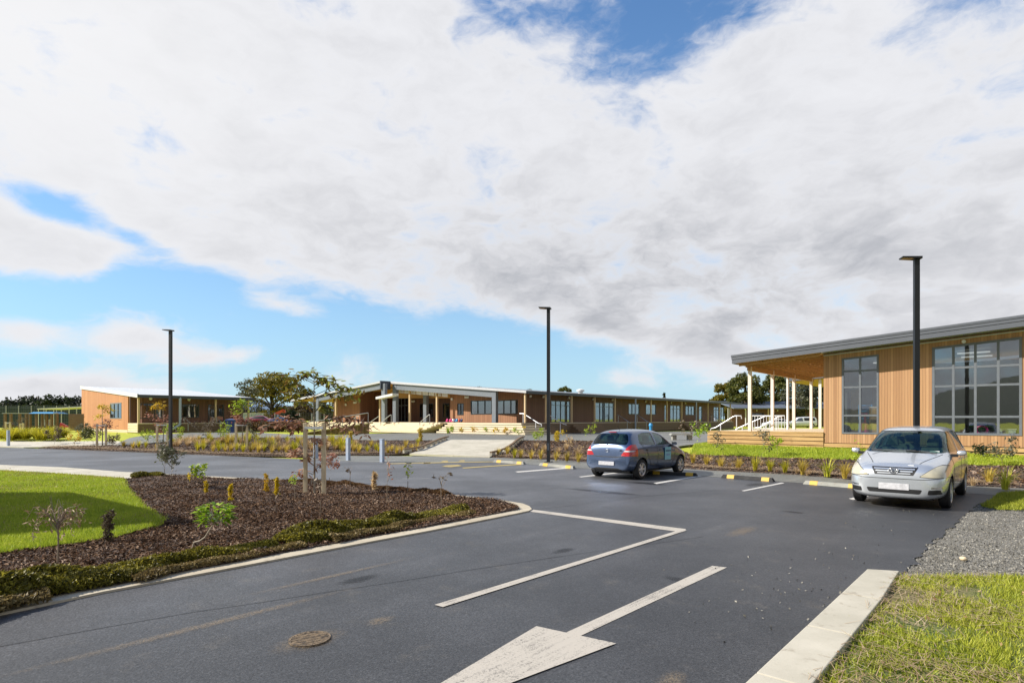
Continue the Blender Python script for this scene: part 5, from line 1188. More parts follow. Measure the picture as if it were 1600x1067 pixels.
    for sg in (-1, 1): decal(o2, MB().prism(rounded([(sg * y, z) for y, z in [(.435, .662), (.505, .715), (.66, .842), (.74, .880), (.915, .852), (.94, .668), (.84, .653), (.6, .65)]], .03), lambda y, z: (1.47, y, z), lambda y, z: (2.5, y, z)), 'headlight', M['lamp_clear'], r)
    for sg in (-1, 1): decal(over, prism_top([(2.02, sg * .40), (1.12, sg * .68), (1.12, sg * .69), (2.02, sg * .412)], .8, 1.3), 'bonnet_seam', M['black'], r)
    kill(o2)
    xn = 2.275; m = MB(); torus(m, .085, .055, .010, (xn, 0, .765)); torus(m, .030, .050, .007, (xn + .002, 0, .765)); torus(m, .062, .020, .007, (xn + .002, 0, .79)); m.build('badge', M['chrome'], r, True)
    MB().box(2.27, 2.285, -.26, .26, .385, .51).build('number_plate', M['plate'], r); 
    MB().box(2.2, 2.262, -.2, .2, .40, .50).build('plate_mount', M['silver'], r)
    MB().box(2.10, 2.114, .22, .32, .86, .878).build('sticker', M['white_metal'], r).rotation_euler = (0, 0, 0)
    for y0, y1 in ((.6, .05), (-.05, -.6)): MB().tube([(1.19, y0, 1.085), (1.16, (y0 + y1) / 2, 1.11), (1.15, y1, 1.125)], .010, 6).build('wiper', M['black'], r)
    m = MB(); m.box(.92, 1.12, -.66, .66, .80, 1.0); m.build('dashboard', M['black'], r); torus(MB(), .18, .18, .014, (0, 0, 0)).build('steering_wheel', M['black'], r, True).location = (.74, -.38, 1.03)
    MB().box(.42, .44, -.09, .09, 1.38, 1.43).build('rear_view_mirror', M['black'], r)
    MB().box(1.0, 1.02, .45, .62, 1.09, 1.13).build('licence_sticker', M['white_metal'], r)
    MB().box(-1.9, 1.9, -.6, .6, .17, .26).build('underbody', M['black'], r)
    kill(over)
people_carrier()
# ------------------------------------------------------------ vegetation
_O = 'first second third fourth fifth sixth seventh eighth ninth tenth eleventh twelfth thirteenth fourteenth fifteenth sixteenth seventeenth eighteenth nineteenth twentieth'.split(); _O += ['twenty-' + q for q in _O[:9]] + ['thirtieth'] + ['thirty-' + q for q in _O[:9]]
def ordl(group, what):   # labels from left to right for the members of a group
    mem = sorted([o for o in COL.objects if o.get('group') == group and o.get('category')], key=lambda o: o.location.x / o.location.y)
    for i, o in enumerate(mem): o['label'] = _O[i] + ' from left of the ' + what
def L(name, *st, tr=.3, ro=.55): M[name] = leaf(name, [(i / (len(st) - 1), c) for i, c in enumerate(st)], ro, tr)
L('leaf_gold', (.06, .065, .012), (.17, .15, .02), (.40, .28, .04)); L('leaf_grey', (.06, .065, .04), (.12, .125, .08), (.20, .20, .13)); L('leaf_dark', (.012, .020, .010), (.028, .042, .018), (.055, .075, .028))
L('leaf_olive', (.03, .042, .01), (.09, .105, .02), (.24, .22, .04)); L('leaf_brown', (.06, .045, .03), (.12, .09, .055), (.20, .15, .09)); L('leaf_pink', (.24, .08, .05), (.45, .22, .15), (.66, .42, .32))
L('leaf_yellow', (.34, .28, .01), (.62, .46, .015), (.85, .62, .04)); L('leaf_lime', (.18, .28, .01), (.36, .48, .02), (.62, .70, .07)); L('leaf_glossy', (.09, .17, .01), (.26, .42, .015), (.62, .74, .07), ro=.25)
L('tussock_gold', (.34, .25, .04), (.60, .45, .07), (.82, .68, .18), tr=.45); L('tussock_green', (.22, .22, .015), (.48, .44, .025), (.80, .68, .08), tr=.45); L('tussock_tan', (.34, .22, .10), (.58, .42, .22), (.78, .62, .38), tr=.4); L('flax', (.26, .30, .02), (.54, .54, .04), (.85, .80, .15), tr=.45)
L('hedge_leaf', (.04, .04, .008), (.16, .14, .018), (.48, .42, .05)); L('twig', (.14, .10, .07), (.26, .20, .14), (.42, .34, .24), tr=0); L('cover_dry', (.08, .055, .02), (.22, .16, .06), (.46, .36, .16)); L('cover_red', (.06, .03, .015), (.14, .07, .03), (.24, .15, .05)); L('orange_leaf', (.40, .24, .015), (.64, .42, .03), (.80, .62, .06)); L('leaf_far', (.014, .018, .013), (.026, .032, .022), (.045, .05, .032))
def blob_pts(blobs, n, shell=.45):
    w_ = np.array([b[3] * b[4] * b[5] if len(b) > 4 else b[3] ** 3 for b in blobs]) ** (2 / 3); w_ = w_ / w_.sum(); ix = RNG.choice(len(blobs), n, p=w_)
    C_ = np.array([b[:3] for b in blobs])[ix]; Rr = np.array([(b[3], b[4], b[5]) if len(b) > 4 else (b[3],) * 3 for b in blobs])[ix]
    d = RNG.normal(size=(n, 3)); d /= np.linalg.norm(d, axis=1)[:, None]; rr = 1 - shell * RNG.random(n) ** 1.3
    return C_ + d * Rr * rr[:, None] * (1 + .16 * np.sin(d[:, :1] * 9 + d[:, 1:2] * 7 + ix[:, None]))
def crown(name, blobs, n, size, mtl, parent, asp=1.6, shell=.5):
    return np_mesh(name, quads(blob_pts(blobs, n, shell), size, 0, asp), 4, mtl, parent)
def clumps(c, rx, ry, rz, n, r0, r1, low=-.35, seed=1):
    rd = random.Random(seed); out = []
    for _ in range(n):
        while True:
            d = Vector((rd.gauss(0, 1), rd.gauss(0, 1), rd.gauss(0, 1))).normalized()
            if d.z > low: break
        q = rd.uniform(.62, .95); r = rd.uniform(r0, r1); out.append((c[0] + d.x * rx * q, c[1] + d.y * ry * q, c[2] + d.z * rz * q, r, r, r * .7))
    return out
def trunk_mesh(base_r, h, blobs, n=6, lean=(0, 0), seed=1, start=.35):
    rd = random.Random(seed); m = MB(); pts = [(0, 0, -.2), (lean[0] * .2, lean[1] * .2, h * .3), (lean[0] * .6, lean[1] * .6, h * .65), (lean[0], lean[1], h)]; m.tube(pts, [base_r * 1.25, base_r, base_r * .7, base_r * .35], 9)
    for b in rd.sample(list(blobs), min(n, len(blobs))):
        u = rd.uniform(start, .85); p = Vector((lean[0] * u, lean[1] * u, h * u)); e = Vector(b[:3]); md = p.lerp(e, .5) + Vector((rd.uniform(-.1, .1), rd.uniform(-.1, .1), .08)) * (e - p).length; m.tube([p, md, e], [base_r * .42, base_r * .26, base_r * .08], 6)
    return m
def tree(name, label, group, x, y, h, blobs, nleaf, size, lm, bm, br=.3, nl=10, th=None, seed=1, cat='tree', z=None, shell=.5):
    r = empty(name, (x, y, hgt(x, y) if z is None else z)); tag(r, label, cat, group)
    trunk_mesh(br, th or h * .75, blobs, nl, seed=seed).build('trunk', bm, r, True); crown('crown', blobs, nleaf, size, lm, r, shell=shell); return r
# big golden-green tree behind the left building
x, y = at(425, 112); k = 112 / FOC
def pxb(px, py, r, rz=None, cx=425, dy=0): return ((px - cx) * k, dy, (655 - py) * k + 1.35, r, r, (rz or r * .7))
bl = [pxb(*b) for b in ((430, 592, 2.6, 1.1), (412, 600, 2.2, 1.), (398, 611, 1.9, .9), (388, 622, 1.5, .8), (448, 597, 2.4, 1.1), (462, 607, 2.0, .9), (440, 608, 1.8, .8), (420, 616, 1.5, .7), (452, 622, 1.8, .8), (408, 630, 1.4, .7), (434, 628, 1.3, .6), (466, 624, 1.6, .8), (446, 640, 1.9, .9), (420, 645, 1.7, .8), (405, 650, 1.6, .8), (462, 645, 2.0, .9))]
bl += [(b[0] * .8, dy, b[2] + .1, b[3] * .9, b[4], b[5]) for b in bl[:9] for dy in (2.4, -2.2)]
tree('spreading_tree', 'tall spreading tree with golden green crown right of the small classroom', None, x, y, 11, bl, 6500, .30, M['leaf_gold'], M['dark_bark'], .42, 22, 7.6, 3, shell=.35)
x, y = at(384, 100); k = 100 / FOC
bl = [((px - 384) * k, random.uniform(-1, 1), (655 - py) * k + 1.35, r, r, r * .8) for px, py, r in ((378, 603, .9), (390, 598, .9), (384, 612, 1.2), (372, 617, .8), (396, 612, .8), (388, 628, 1.2), (376, 632, 1.1), (394, 640, 1.1))]
tree('feathery_tree', 'thin grey green tree showing above the classroom roof end', None, x, y, 7, bl, 1700, .20, M['leaf_grey'], M['bark'], .16, 8, 6, 5)
for i, (px, D, pt, wpx, lm, lab) in enumerate(((486, 118, 606, 22, 'leaf_dark', 'dark evergreen right behind the spreading golden tree'), (470, 96, 628, 17, 'leaf_brown', 'bare brownish tree before the dark evergreen'), (515, 125, 612, 26, 'leaf_brown', 'hazy brown winter tree behind the low left wing roof'), (545, 120, 622, 22, 'leaf_olive', 'olive tree seen under the left wing canopy'), (505, 100, 640, 16, 'leaf_olive', 'rounded olive tree low behind the entrance ramp'), (452, 90, 640, 12, 'leaf_dark', 'small dark tree beside the orange digger'), (366, 120, 640, 20, 'leaf_dark', 'low dark tree partly hidden by the classroom end'), (405, 125, 643, 18, 'leaf_olive', 'low olive tree at the foot of the spreading tree'))):
    x, y = at(px, D); k = D / FOC; H = (655 - pt) * k + 1.35; rx = wpx * k; bl = clumps((0, 0, H * .58), rx, rx, H * .40, 16, rx * .28, rx * .45, -.7, i + 3)
    tree('background_tree', lab, 'trees behind the school buildings', x, y, H, bl, 2600, .26, M[lm], M['bark'], .2, 8, seed=i)
# far dark tree line at the left, every tree its own
def far_tree(rd, conifer, H, W, mtl):
    r = empty('conifer' if conifer else 'shelter_tree', (0, 0, 0)); bl = []
    if conifer:
        for q in range(7): u = q / 6; bl.append((rd.uniform(-.1, .1), 0, H * (.18 + .8 * u), W * (1 - u * .82), W * (1 - u * .82), H * .085))
    else: bl = clumps((0, 0, H * .56), W, W, H * .42, 12, W * .35, W * .55, -.8, rd.randint(1, 999))
    m = MB(); m.tube([(0, 0, -.3), (0, 0, H * .9)], [.3, .05], 6); m.build('trunk', M['dark_bark'], r); crown('crown', bl, 1100, .5, mtl, r, shell=.7); return r
rd = random.Random(5)
protos = [far_tree(rd, True, 8.5, 1.6, M['leaf_far']), far_tree(rd, False, 7.0, 3.4, M['leaf_far']), far_tree(rd, False, 6.0, 3.8, M['leaf_dark']), far_tree(rd, True, 9.5, 1.3, M['leaf_dark'])]
used = [False] * 4
tl = [(-10, 1, 1), (2, 1, .9), (10, 0, 1.18), (18, 1, 1.), (25, 2, 1.), (31, 1, .95), (37, 3, 1.06), (44, 2, .95), (52, 1, 1.25), (60, 3, 1.08), (66, 2, .9), (73, 1, .95), (80, 2, .95), (86, 1, .95), (92, 2, 1.15), (97, 0, .98), (103, 1, 1.1), (109, 2, 1.05), (113, 3, .98), (119, 1, 1.1), (125, 2, 1.15), (134, 1, 1.)]
wh = ('dark broad tree of the far left tree line', 'pointed dark conifer rising from the far left tree line')
for px, k, s in [(a_, b_, (c_ * .78 if b_ in (0, 3) else c_ * 1.14)) for a_, b_, c_ in tl]:
    D = 172 + rd.uniform(-9, 9); x, y = at(px, D); o = protos[k] if not used[k] else copy_tree(protos[k]); used[k] = True
    o.location = (x, y, .45); o.scale = (s,) * 3; o.rotation_euler = (0, 0, rd.uniform(0, 6)); con = k in (0, 3); tag(o, wh[1] if con else wh[0], 'tree', 'conifers of the far left tree line' if con else 'broad trees of the far left tree line')
for px, s in ((330, .8), (352, .9), (372, 1.), (398, .9), (440, .95), (470, .9), (495, 1.), (520, .9), (548, 1.)):
    x, y = at(px, 190 + rd.uniform(-8, 8)); o = copy_tree(protos[1]); o.location = (x, y, .45); o.scale = (s,) * 3; o.rotation_euler = (0, 0, rd.uniform(0, 6)); tag(o, 'distant dark tree on the skyline between the left and centre buildings', 'tree', 'skyline trees between the buildings')
# macrocarpas behind the right deck and small tops over the roof
for i, (px, D, pt, wpx, lm, lab) in enumerate(((1135, 118, 597, 22, 'leaf_gold', 'leftmost golden edged shelter tree above the long roof end'), (1165, 112, 579, 30, 'leaf_olive', 'tallest olive shelter tree behind the first deck post'), (1205, 118, 580, 28, 'leaf_olive', 'dense olive shelter tree between the first two deck posts'), (1248, 108, 590, 28, 'leaf_grey', 'pale thin tree behind the middle deck posts'), (1285, 115, 583, 28, 'leaf_dark', 'dark tree beside the orange wall corner under the canopy'))):
    x, y = at(px, D); k = D / FOC; H = (655 - pt) * k + 1.35; rx = wpx * k * .9; bl = clumps((0, 0, H * .56), rx, rx, H * .42, 46, rx * .26, rx * .42, -.85, i + 21)
    tree('shelter_tree', lab, 'shelter trees behind the right deck', x, y, H, bl, 13000 if lm != 'leaf_grey' else 6000, .26, M[lm], M['bark'], .35, 12, seed=i + 4)
for px, pt, wpx, lab in ((827, 601, 7, 'tiny dark treetop over the roof left of the middle lamp post'), (881, 598.5, 11, 'round green treetop over the roof right of the middle lamp post'), (748, 600, 6, 'thin twiggy treetop over the ridge of the school roof')):
    x, y = at(px, 130); k = 130 / FOC; H = (655 - pt) * k + 1.35; bl = clumps((0, 0, H * .7), wpx * k, wpx * k, H * .27, 12, .5, .9, -.6, px); tree('background_tree', lab, 'treetops over the long roof', x, y, H, bl, 1300, .26, M['leaf_olive'], M['bark'], .2, 5)
for px, s in ((1038, .98), (1109, .78)):
    x, y = at(px, 160); o = copy_tree(protos[0]); o.location = (x, y, .3); o.scale = (s * .9, s * .9, s); tag(o, 'small pointed conifer above the long roof, near the roof end' if px > 1100 else 'dark pointed conifer above the middle of the long roof', 'tree')
# hills
def hills():
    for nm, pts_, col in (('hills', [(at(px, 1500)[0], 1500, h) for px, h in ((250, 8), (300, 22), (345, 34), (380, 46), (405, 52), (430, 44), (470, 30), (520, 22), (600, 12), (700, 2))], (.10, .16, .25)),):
        m = MB(); 
        for (x0, y0, h0), (x1, y1, h1) in zip(pts_[:-1], pts_[1:]): m.add([(x0, y0, h0), (x1, y1, h1), (x1, y1 - 250, 0), (x0, y0 - 250, 0), (x1, y1 + 300, 0), (x0, y0 + 300, 0)], [(3, 2, 1, 0), (0, 1, 4, 5)])
        tag(m.build(nm, simple('hill_forest', col, .95, 0, .2, .01), None, 'all'), kind='structure')  # distance haze put into the blue of the hill colour
    m = MB(); rd_ = random.Random(3); n = 90; P = []
    for i in range(n + 1):
        a = R(105 + 150 * i / n) ; d = 420; P.append((math.sin(a) * d, math.cos(a) * d, 16 + 9 * math.sin(i * .21) + 5 * math.sin(i * .63 + 1) + 2.0 * math.sin(i * 1.9) + rd_.uniform(-1, 1)))
    for (x0, y0, h0), (x1, y1, h1) in zip(P[:-1], P[1:]): m.add([(x0, y0, h0), (x1, y1, h1), (x1 * .7, y1 * .7, -.1), (x0 * .7, y0 * .7, -.1), (x1 * 1.4, y1 * 1.4, -.1), (x0 * 1.4, y0 * 1.4, -.1)], [(3, 2, 1, 0), (0, 1, 4, 5)])
    tag(m.build('hills', simple('dark_hill_bush', (.035, .045, .03), .95, 0, .3, .05), None, 'all'), kind='structure')
hills()

# ------------------------------------------------------------ tussocks, flaxes, shrubs
def tuft(h, n, spread, wdt, mtl, rd, segs=3, droop=.6, name='tussock'):
    V = []; 
    for _ in range(n):
        a = rd.uniform(0, 6.283); lean = spread * rd.uniform(.15, 1); hh = h * rd.uniform(.6, 1.05); b0 = Vector((math.cos(a), math.sin(a), 0)) * rd.uniform(0, spread * .18); sd_ = Vector((-math.sin(a), math.cos(a), 0)); pr = None
        for q in range(segs + 1):
            u = q / segs; p = b0 + Vector((math.cos(a), math.sin(a), 0)) * lean * u ** 1.7 + Vector((0, 0, hh * (u - droop * .5 * (lean / max(spread, .01)) * u * u))); ww = wdt * (1 - u * .85)
            if pr: V.append([tuple(pr[0] - sd_ * pr[1]), tuple(pr[0] + sd_ * pr[1]), tuple(p + sd_ * ww), tuple(p - sd_ * ww)])
            pr = (p, ww)
    return np_mesh(name, np.array(V), 4, mtl)
rdt = random.Random(9)
TP = {'gold': [tuft(.42, 90, .26, .008, M['tussock_gold'], rdt) for _ in range(3)], 'green': [tuft(.45, 90, .24, .008, M['tussock_green'], rdt) for _ in range(3)], 'tan': [tuft(.34, 90, .30, .009, M['tussock_tan'], rdt) for _ in range(3)], 'sedge': [tuft(.75, 150, .7, .018, M['tussock_green'], rdt) for _ in range(2)]}
TU = set()
def put_tuft(kind, x, y, s, label, group, z=None, cat='tussock'):
    o = random.choice(TP[kind])
    if o.name in TU: o = o.copy(); COL.objects.link(o)
    TU.add(o.name); o.location = (x, y, (hgt(x, y) + .03) if z is None else z); o.scale = (s, s, s * rdt.uniform(.85, 1.15)); o.rotation_euler = (0, 0, rdt.uniform(0, 6)); tag(o, label, cat, group)
for px, py in ((1083, 725), (1104, 728), (1126, 731), (1154, 734), (1180, 737), (1203, 738), (1227, 740), (1254, 743), (1546, 757), (1320, 749)): put_tuft(random.choice(('gold', 'green')), *GT(px, py), 1.3, 'golden tussock in the front row of the bed right of the hatchback', 'front row tussocks of the right bed')
for px, py in ((1245, 741), (1262, 744), (1140, 731), (1520, 760), (1190, 728), (1110, 722), (1580, 750), (1335, 748)): put_tuft('tan', *GT(px, py), .75, 'dry tan tussock behind the front row in the right bed', 'tan tussocks of the right bed')
for px, py in ((804, 716), (814, 716), (830, 717.5), (845, 718), (869, 720), (886, 721.5), (904, 723), (778, 712), (793, 711)): put_tuft(random.choice(('gold', 'green')), *GT(px, py), 1.15, 'yellow tussock in front row of the bed between ramp and hatchback', 'front row tussocks between ramp and hatchback')
for px, py in ((902, 711), (885, 704), (850, 707), (925, 712), (838, 702), (872, 709), (935, 705)): put_tuft('tan', *GT(px, py), 1.3, 'tall dry tan tussock on the bank between ramp and hatchback', 'dry tussocks between ramp and hatchback')
for px, py in ((587, 704), (592, 707), (606, 708.5), (612, 706), (620, 709.5), (628, 706.5), (643, 706), (652, 704.5), (574, 707), (561, 709), (634, 700), (653, 696), (600, 700), (580, 699)): put_tuft(random.choice(('gold', 'green')), *GT(px, py), 1.2, 'yellow tussock in the bed left of the concrete ramp', 'tussocks left of the ramp')
for px, py in ((208, 702), (217, 700), (193, 698), (228, 701), (245, 703), (309, 706), (318, 704), (333, 707), (342, 706), (352, 707), (361, 706), (404, 708), (413, 706), (425, 709), (436, 707), (448, 708), (462, 706), (392, 707), (380, 708), (370, 705)): put_tuft(random.choice(('gold', 'green')), *GT(px, py), rdt.uniform(1.1, 1.6), 'yellow tussock along the road edge of the far left bed', 'road edge tussocks of the far left bed')
rows = [(px, 692 + (px - 270) * .022 + rdt.uniform(-5.5, 9)) for px in np.linspace(262, 560, 88)]
for px, py in rows: put_tuft(random.choice(('gold', 'green', 'tan', 'tan')), *GT(px + rdt.uniform(-3, 3), max(688.5, min(py, 708))), rdt.uniform(1.1, 1.8), 'low golden tan tussock among the dense planting of far left bed', 'dense tussocks of the far left bed')
for px in np.linspace(-4, 100, 34): put_tuft('sedge', *GT(px + rdt.uniform(-2, 2), 687 + rdt.uniform(-4, 1.5)), rdt.uniform(.9, 1.3), 'tall golden sedge clump in the long row beside the concrete path', 'sedge clumps beside the far path', cat='sedge')
def flax(x, y, s, label, seed, mtl='flax'):
    rd_ = random.Random(seed); o = tuft(.95 * s, 46, .62 * s, .022 * s, M[mtl], rd_, 5, .75, 'flax'); o.location = (x, y, hgt(x, y) + .03); tag(o, label, 'flax')
flax(*GT(1293, 746), .78, 'bright lime flax with arching blades left of the silver car', 2); flax(*GT(1571, 767), .72, 'yellow green flax with splayed blades right of the silver car', 4)
flax(*GT(534, 703), 1.25, 'yellow flax behind the staked tree and bollards', 6, 'tussock_green'); flax(*GT(427, 704), .7, 'small yellow flax low in the far left bed', 8, 'tussock_green'); flax(*GT(700, 677.3), 1.0, 'green leafy clump beside the entrance steps', 9, 'leaf_lime')

def twigs(m, base, h, n, spread, rd_, r=.006, levels=2, up=.6):
    tips = []
    def br(p, d, l, rr, lv):
        q = p + d * l; md = p.lerp(q, .5) + Vector((rd_.uniform(-1, 1), rd_.uniform(-1, 1), 0)) * l * .08; m.tube([p, md, q], [rr, rr * .8, rr * .55], 5, False)
        if lv == 0: tips.append((q, d)); return
        for _ in range(rd_.randint(2, 3)):
            e = (d + Vector((rd_.uniform(-1, 1), rd_.uniform(-1, 1), rd_.uniform(-.3, .8))) * .75).normalized(); br(q, e, l * rd_.uniform(.45, .7), rr * .6, lv - 1); 
        tips.append((q, d))
    for _ in range(n):
        a = rd_.uniform(0, 6.283); d = Vector((math.cos(a) * spread, math.sin(a) * spread, up)).normalized(); br(Vector(base) + Vector((0, 0, h * rd_.uniform(.0, .75))), d, h * rd_.uniform(.25, .42), r, levels)
    return tips
def leaves_at(pts, n, spread, size, asp=2.4):
    P = np.array([list(p) for p in pts]); ix = RNG.integers(0, len(P), n); return quads(P[ix] + RNG.normal(0, spread, (n, 3)), size, 0, asp)
def shrub(name, label, x, y, h, n, spread, lm, nleaf, lsize, ls, seed, z=None, stem=.012, cat='shrub', group=None, trunk=.3, up=.6, bark='twig', levels=2, curve=None):
    rd_ = random.Random(seed); r = empty(name, (x, y, (hgt(x, y) + .05) if z is None else z)); tag(r, label, cat, group); m = MB()
    if curve: m.tube(curve, [stem * (1 - .5 * i / (len(curve) - 1)) for i in range(len(curve))], 7); base = curve[-1]
    else: m.tube([(0, 0, -.05), (rd_.uniform(-.02, .02), 0, h * trunk)], [stem, stem * .8], 6); base = (0, 0, h * trunk)
    tips = twigs(m, base, h * (1 - trunk), n, spread, rd_, stem * .6, levels, up); m.build('stem', M[bark], r, True)
    if nleaf: np_mesh('foliage', leaves_at([t_[0] for t_ in tips], nleaf, ls, lsize), 4, M[lm], r)
    return r
IZ = .06
sx, sy = G(268, 766); shrub('young_shrub', 'twiggy grey green sapling at the lawn corner of the island', sx, sy, 1.02, 9, .55, 'leaf_grey', 420, .035, .05, 3, IZ, .014, trunk=.35)
sx, sy = G(258, 757); shrub('young_shrub', 'thin leafy sapling just left of the twiggy one', sx, sy, .86, 5, .35, 'leaf_olive', 190, .05, .05, 31, IZ, .009, trunk=.45)
# weeping bare sapling
def weeping():
    x, y = G(90, 886); r = empty('weeping_sapling', (x, y, IZ)); tag(r, 'bare pale sapling with drooping seed branches on the lawn edge', 'sapling'); rd_ = random.Random(4); m = MB(); m.tube([(0, 0, -.05), (.01, 0, .25), (.0, 0, .47)], [.011, .009, .008], 7); tips = []
    for i in range(26):
        a = rd_.uniform(0, 6.28); sp = rd_.uniform(.15, .42); z0 = rd_.uniform(.34, .47); c, s_ = math.cos(a), math.sin(a) * .6; top = rd_.uniform(.50, .68); e = top - rd_.uniform(.05, .28)
        pts_ = [(0, 0, z0), (c * sp * .4, s_ * sp * .4, top * .97), (c * sp * .75, s_ * sp * .75, top), (c * sp, s_ * sp, e)]; m.tube(pts_, [.005, .004, .003, .002], 5, False); tips += [Vector(pts_[2]), Vector(pts_[3]), Vector(pts_[2]).lerp(Vector(pts_[3]), .5)]
        if i % 3 == 0: m.tube([pts_[1], (c * sp * .3 - .1, s_ * sp + .05, top + .14)], [.003, .0015], 4, False)
    m.build('branches', M['twig'], r, True); np_mesh('seed_heads', leaves_at(tips, 330, .022, .020, 3), 4, M['straw'], r)
weeping()
def spire(px, py, h, w_, lm, label, seed, nleaf=260, ls=.03, group=None):
    x, y = G(px, py) if py > 740 else GT(px, py); r = empty('upright_plant', (x, y, IZ if py > 740 else hgt(x, y) + .03)); tag(r, label, 'plant', group); rd_ = random.Random(seed)
    MB().tube([(0, 0, -.04), (0, 0, h * .8)], [.008, .003], 5).build('stem', M['twig'], r); P = [Vector((rd_.gauss(0, w_ * .26), rd_.gauss(0, w_ * .26), h * rd_.uniform(.08, 1))) for _ in range(60)]; np_mesh('foliage', leaves_at(P, nleaf, w_ * .15, ls), 4, M[lm], r)
spire(170, 853, .44, .10, 'leaf_pink' if False else 'leaf_brown', 'brown upright dead plant beside the bright lawn shade', 1, 420, .028)
spire(322, 773, .26, .05, 'leaf_yellow', 'smallest yellow column plant, behind the glossy bush', 2); spire(360, 787, .34, .06, 'leaf_yellow', 'yellow column plant in the middle of the island, foremost', 3); spire(416, 772, .42, .07, 'orange_leaf', 'orange yellow column plant left of the staked tree', 4, 320); spire(432, 779, .42, .06, 'leaf_yellow', 'slim bright yellow column plant nearest the staked tree', 5, 320)
spire(585, 768, .40, .09, 'tussock_tan', 'dry brown plant on the far edge of the island', 6, 200, .05)
spire(657, 690, .8, .22, 'tussock_gold', 'orange grass column beside the ramp top', 7, 300, .07); spire(548, 690, .6, .18, 'tussock_gold', 'small orange column plant in front of the blue post', 8, 200, .07)
def glossy():
    x, y = G(301, 862); r = empty('glossy_bush', (x, y, IZ)); tag(r, 'young bush with big glossy green leaves on a bent bare stem', 'bush'); s = 7.9 / FOC
    C_ = [(0, 0, 0), (.02, 0, .07), (.10, 0, .09), (.17, 0, .14), (.23, .0, .24), (.29, 0, .33)]; MB().tube(C_, [.014, .013, .012, .011, .010, .009], 8).build('stem', M['pale_bark'], r, True)
    m = MB(); rd_ = random.Random(2); V = []; cx_, cz = .31, .44
    for i in range(14): a = rd_.uniform(0, 6.28); m.tube([(.29, 0, .33), (cx_ + math.cos(a) * .13, math.sin(a) * .12, cz + rd_.uniform(-.05, .09))], [.006, .003], 5)
    m.build('branch', M['pale_bark'], r, True)
    for i in range(240):
        a = rd_.uniform(0, 6.28); q = rd_.uniform(.3, 1); p = Vector((cx_ + math.cos(a) * .22 * q, math.sin(a) * .2 * q, cz + rd_.uniform(-.13, .14) * (1.2 - q * .4))); d = Vector((math.cos(a) + rd_.uniform(-.4, .4), math.sin(a) + rd_.uniform(-.4, .4), rd_.uniform(-.5, .6))).normalized(); sd_ = d.cross(Vector((rd_.uniform(-.3, .3), rd_.uniform(-.3, .3), 1))).normalized(); l, w_ = rd_.uniform(.07, .11), rd_.uniform(.020, .030); up_ = sd_.cross(d) * .012
        V.append([tuple(p), tuple(p + d * l * .4 + sd_ * w_ + up_), tuple(p + d * l), tuple(p + d * l * .4 - sd_ * w_ + up_)])
    np_mesh('foliage', np.array(V), 4, M['leaf_glossy'], r)
glossy()
sx, sy = G(309, 755); shrub('leafy_plant', 'small lime leafed plant near the island back kerb', sx, sy, .42, 7, .8, 'leaf_lime', 120, .055, .05, 12, IZ, .006, trunk=.2)
for i, (px, py, h, lab, sp_, lm, nlf) in enumerate(((547, 762, .52, 'single bare stick sapling left of the bollards', .12, 'twig', 12), (605, 789, .86, 'tall bare twig sapling right of the bollards', .30, 'leaf_pink', 16), (637, 772, .58, 'stick sapling with a small green top', .10, 'leaf_lime', 26), (690, 794, .80, 'forked white stemmed twig sapling near the island tip', .46, 'leaf_brown', 12), (515, 757, .70, 'twiggy shrub with pinkish leaves right of the staked tree', .75, 'leaf_pink', 190), (461, 785, .60, 'thin sapling with yellowish leaves left of the stakes', .3, 'leaf_lime', 30), (500, 810, .62, 'fine bare twig sapling before the staked tree', .3, 'twig', 10), (360, 822, .35, 'leaning thin twig in the island mulch', .4, 'twig', 6), (430, 800, .34, 'slanting bare twig left of the staked tree', .6, 'twig', 4), (1160, 735, .0, '', 0, '', 0), (296, 763, .30, 'tiny twig sapling beside the lime plant', .3, 'leaf_yellow', 20))):
    if not h: continue
    x, y = G(px, py); shrub('twig_sapling', lab, x, y, h, 5 if sp_ > .3 else 3, sp_, lm, nlf, .045, .04, 40 + i, IZ, .009, 'sapling', 'twig saplings on the island', .45 if sp_ < .5 else .2, levels=1 if sp_ < .5 else 2)
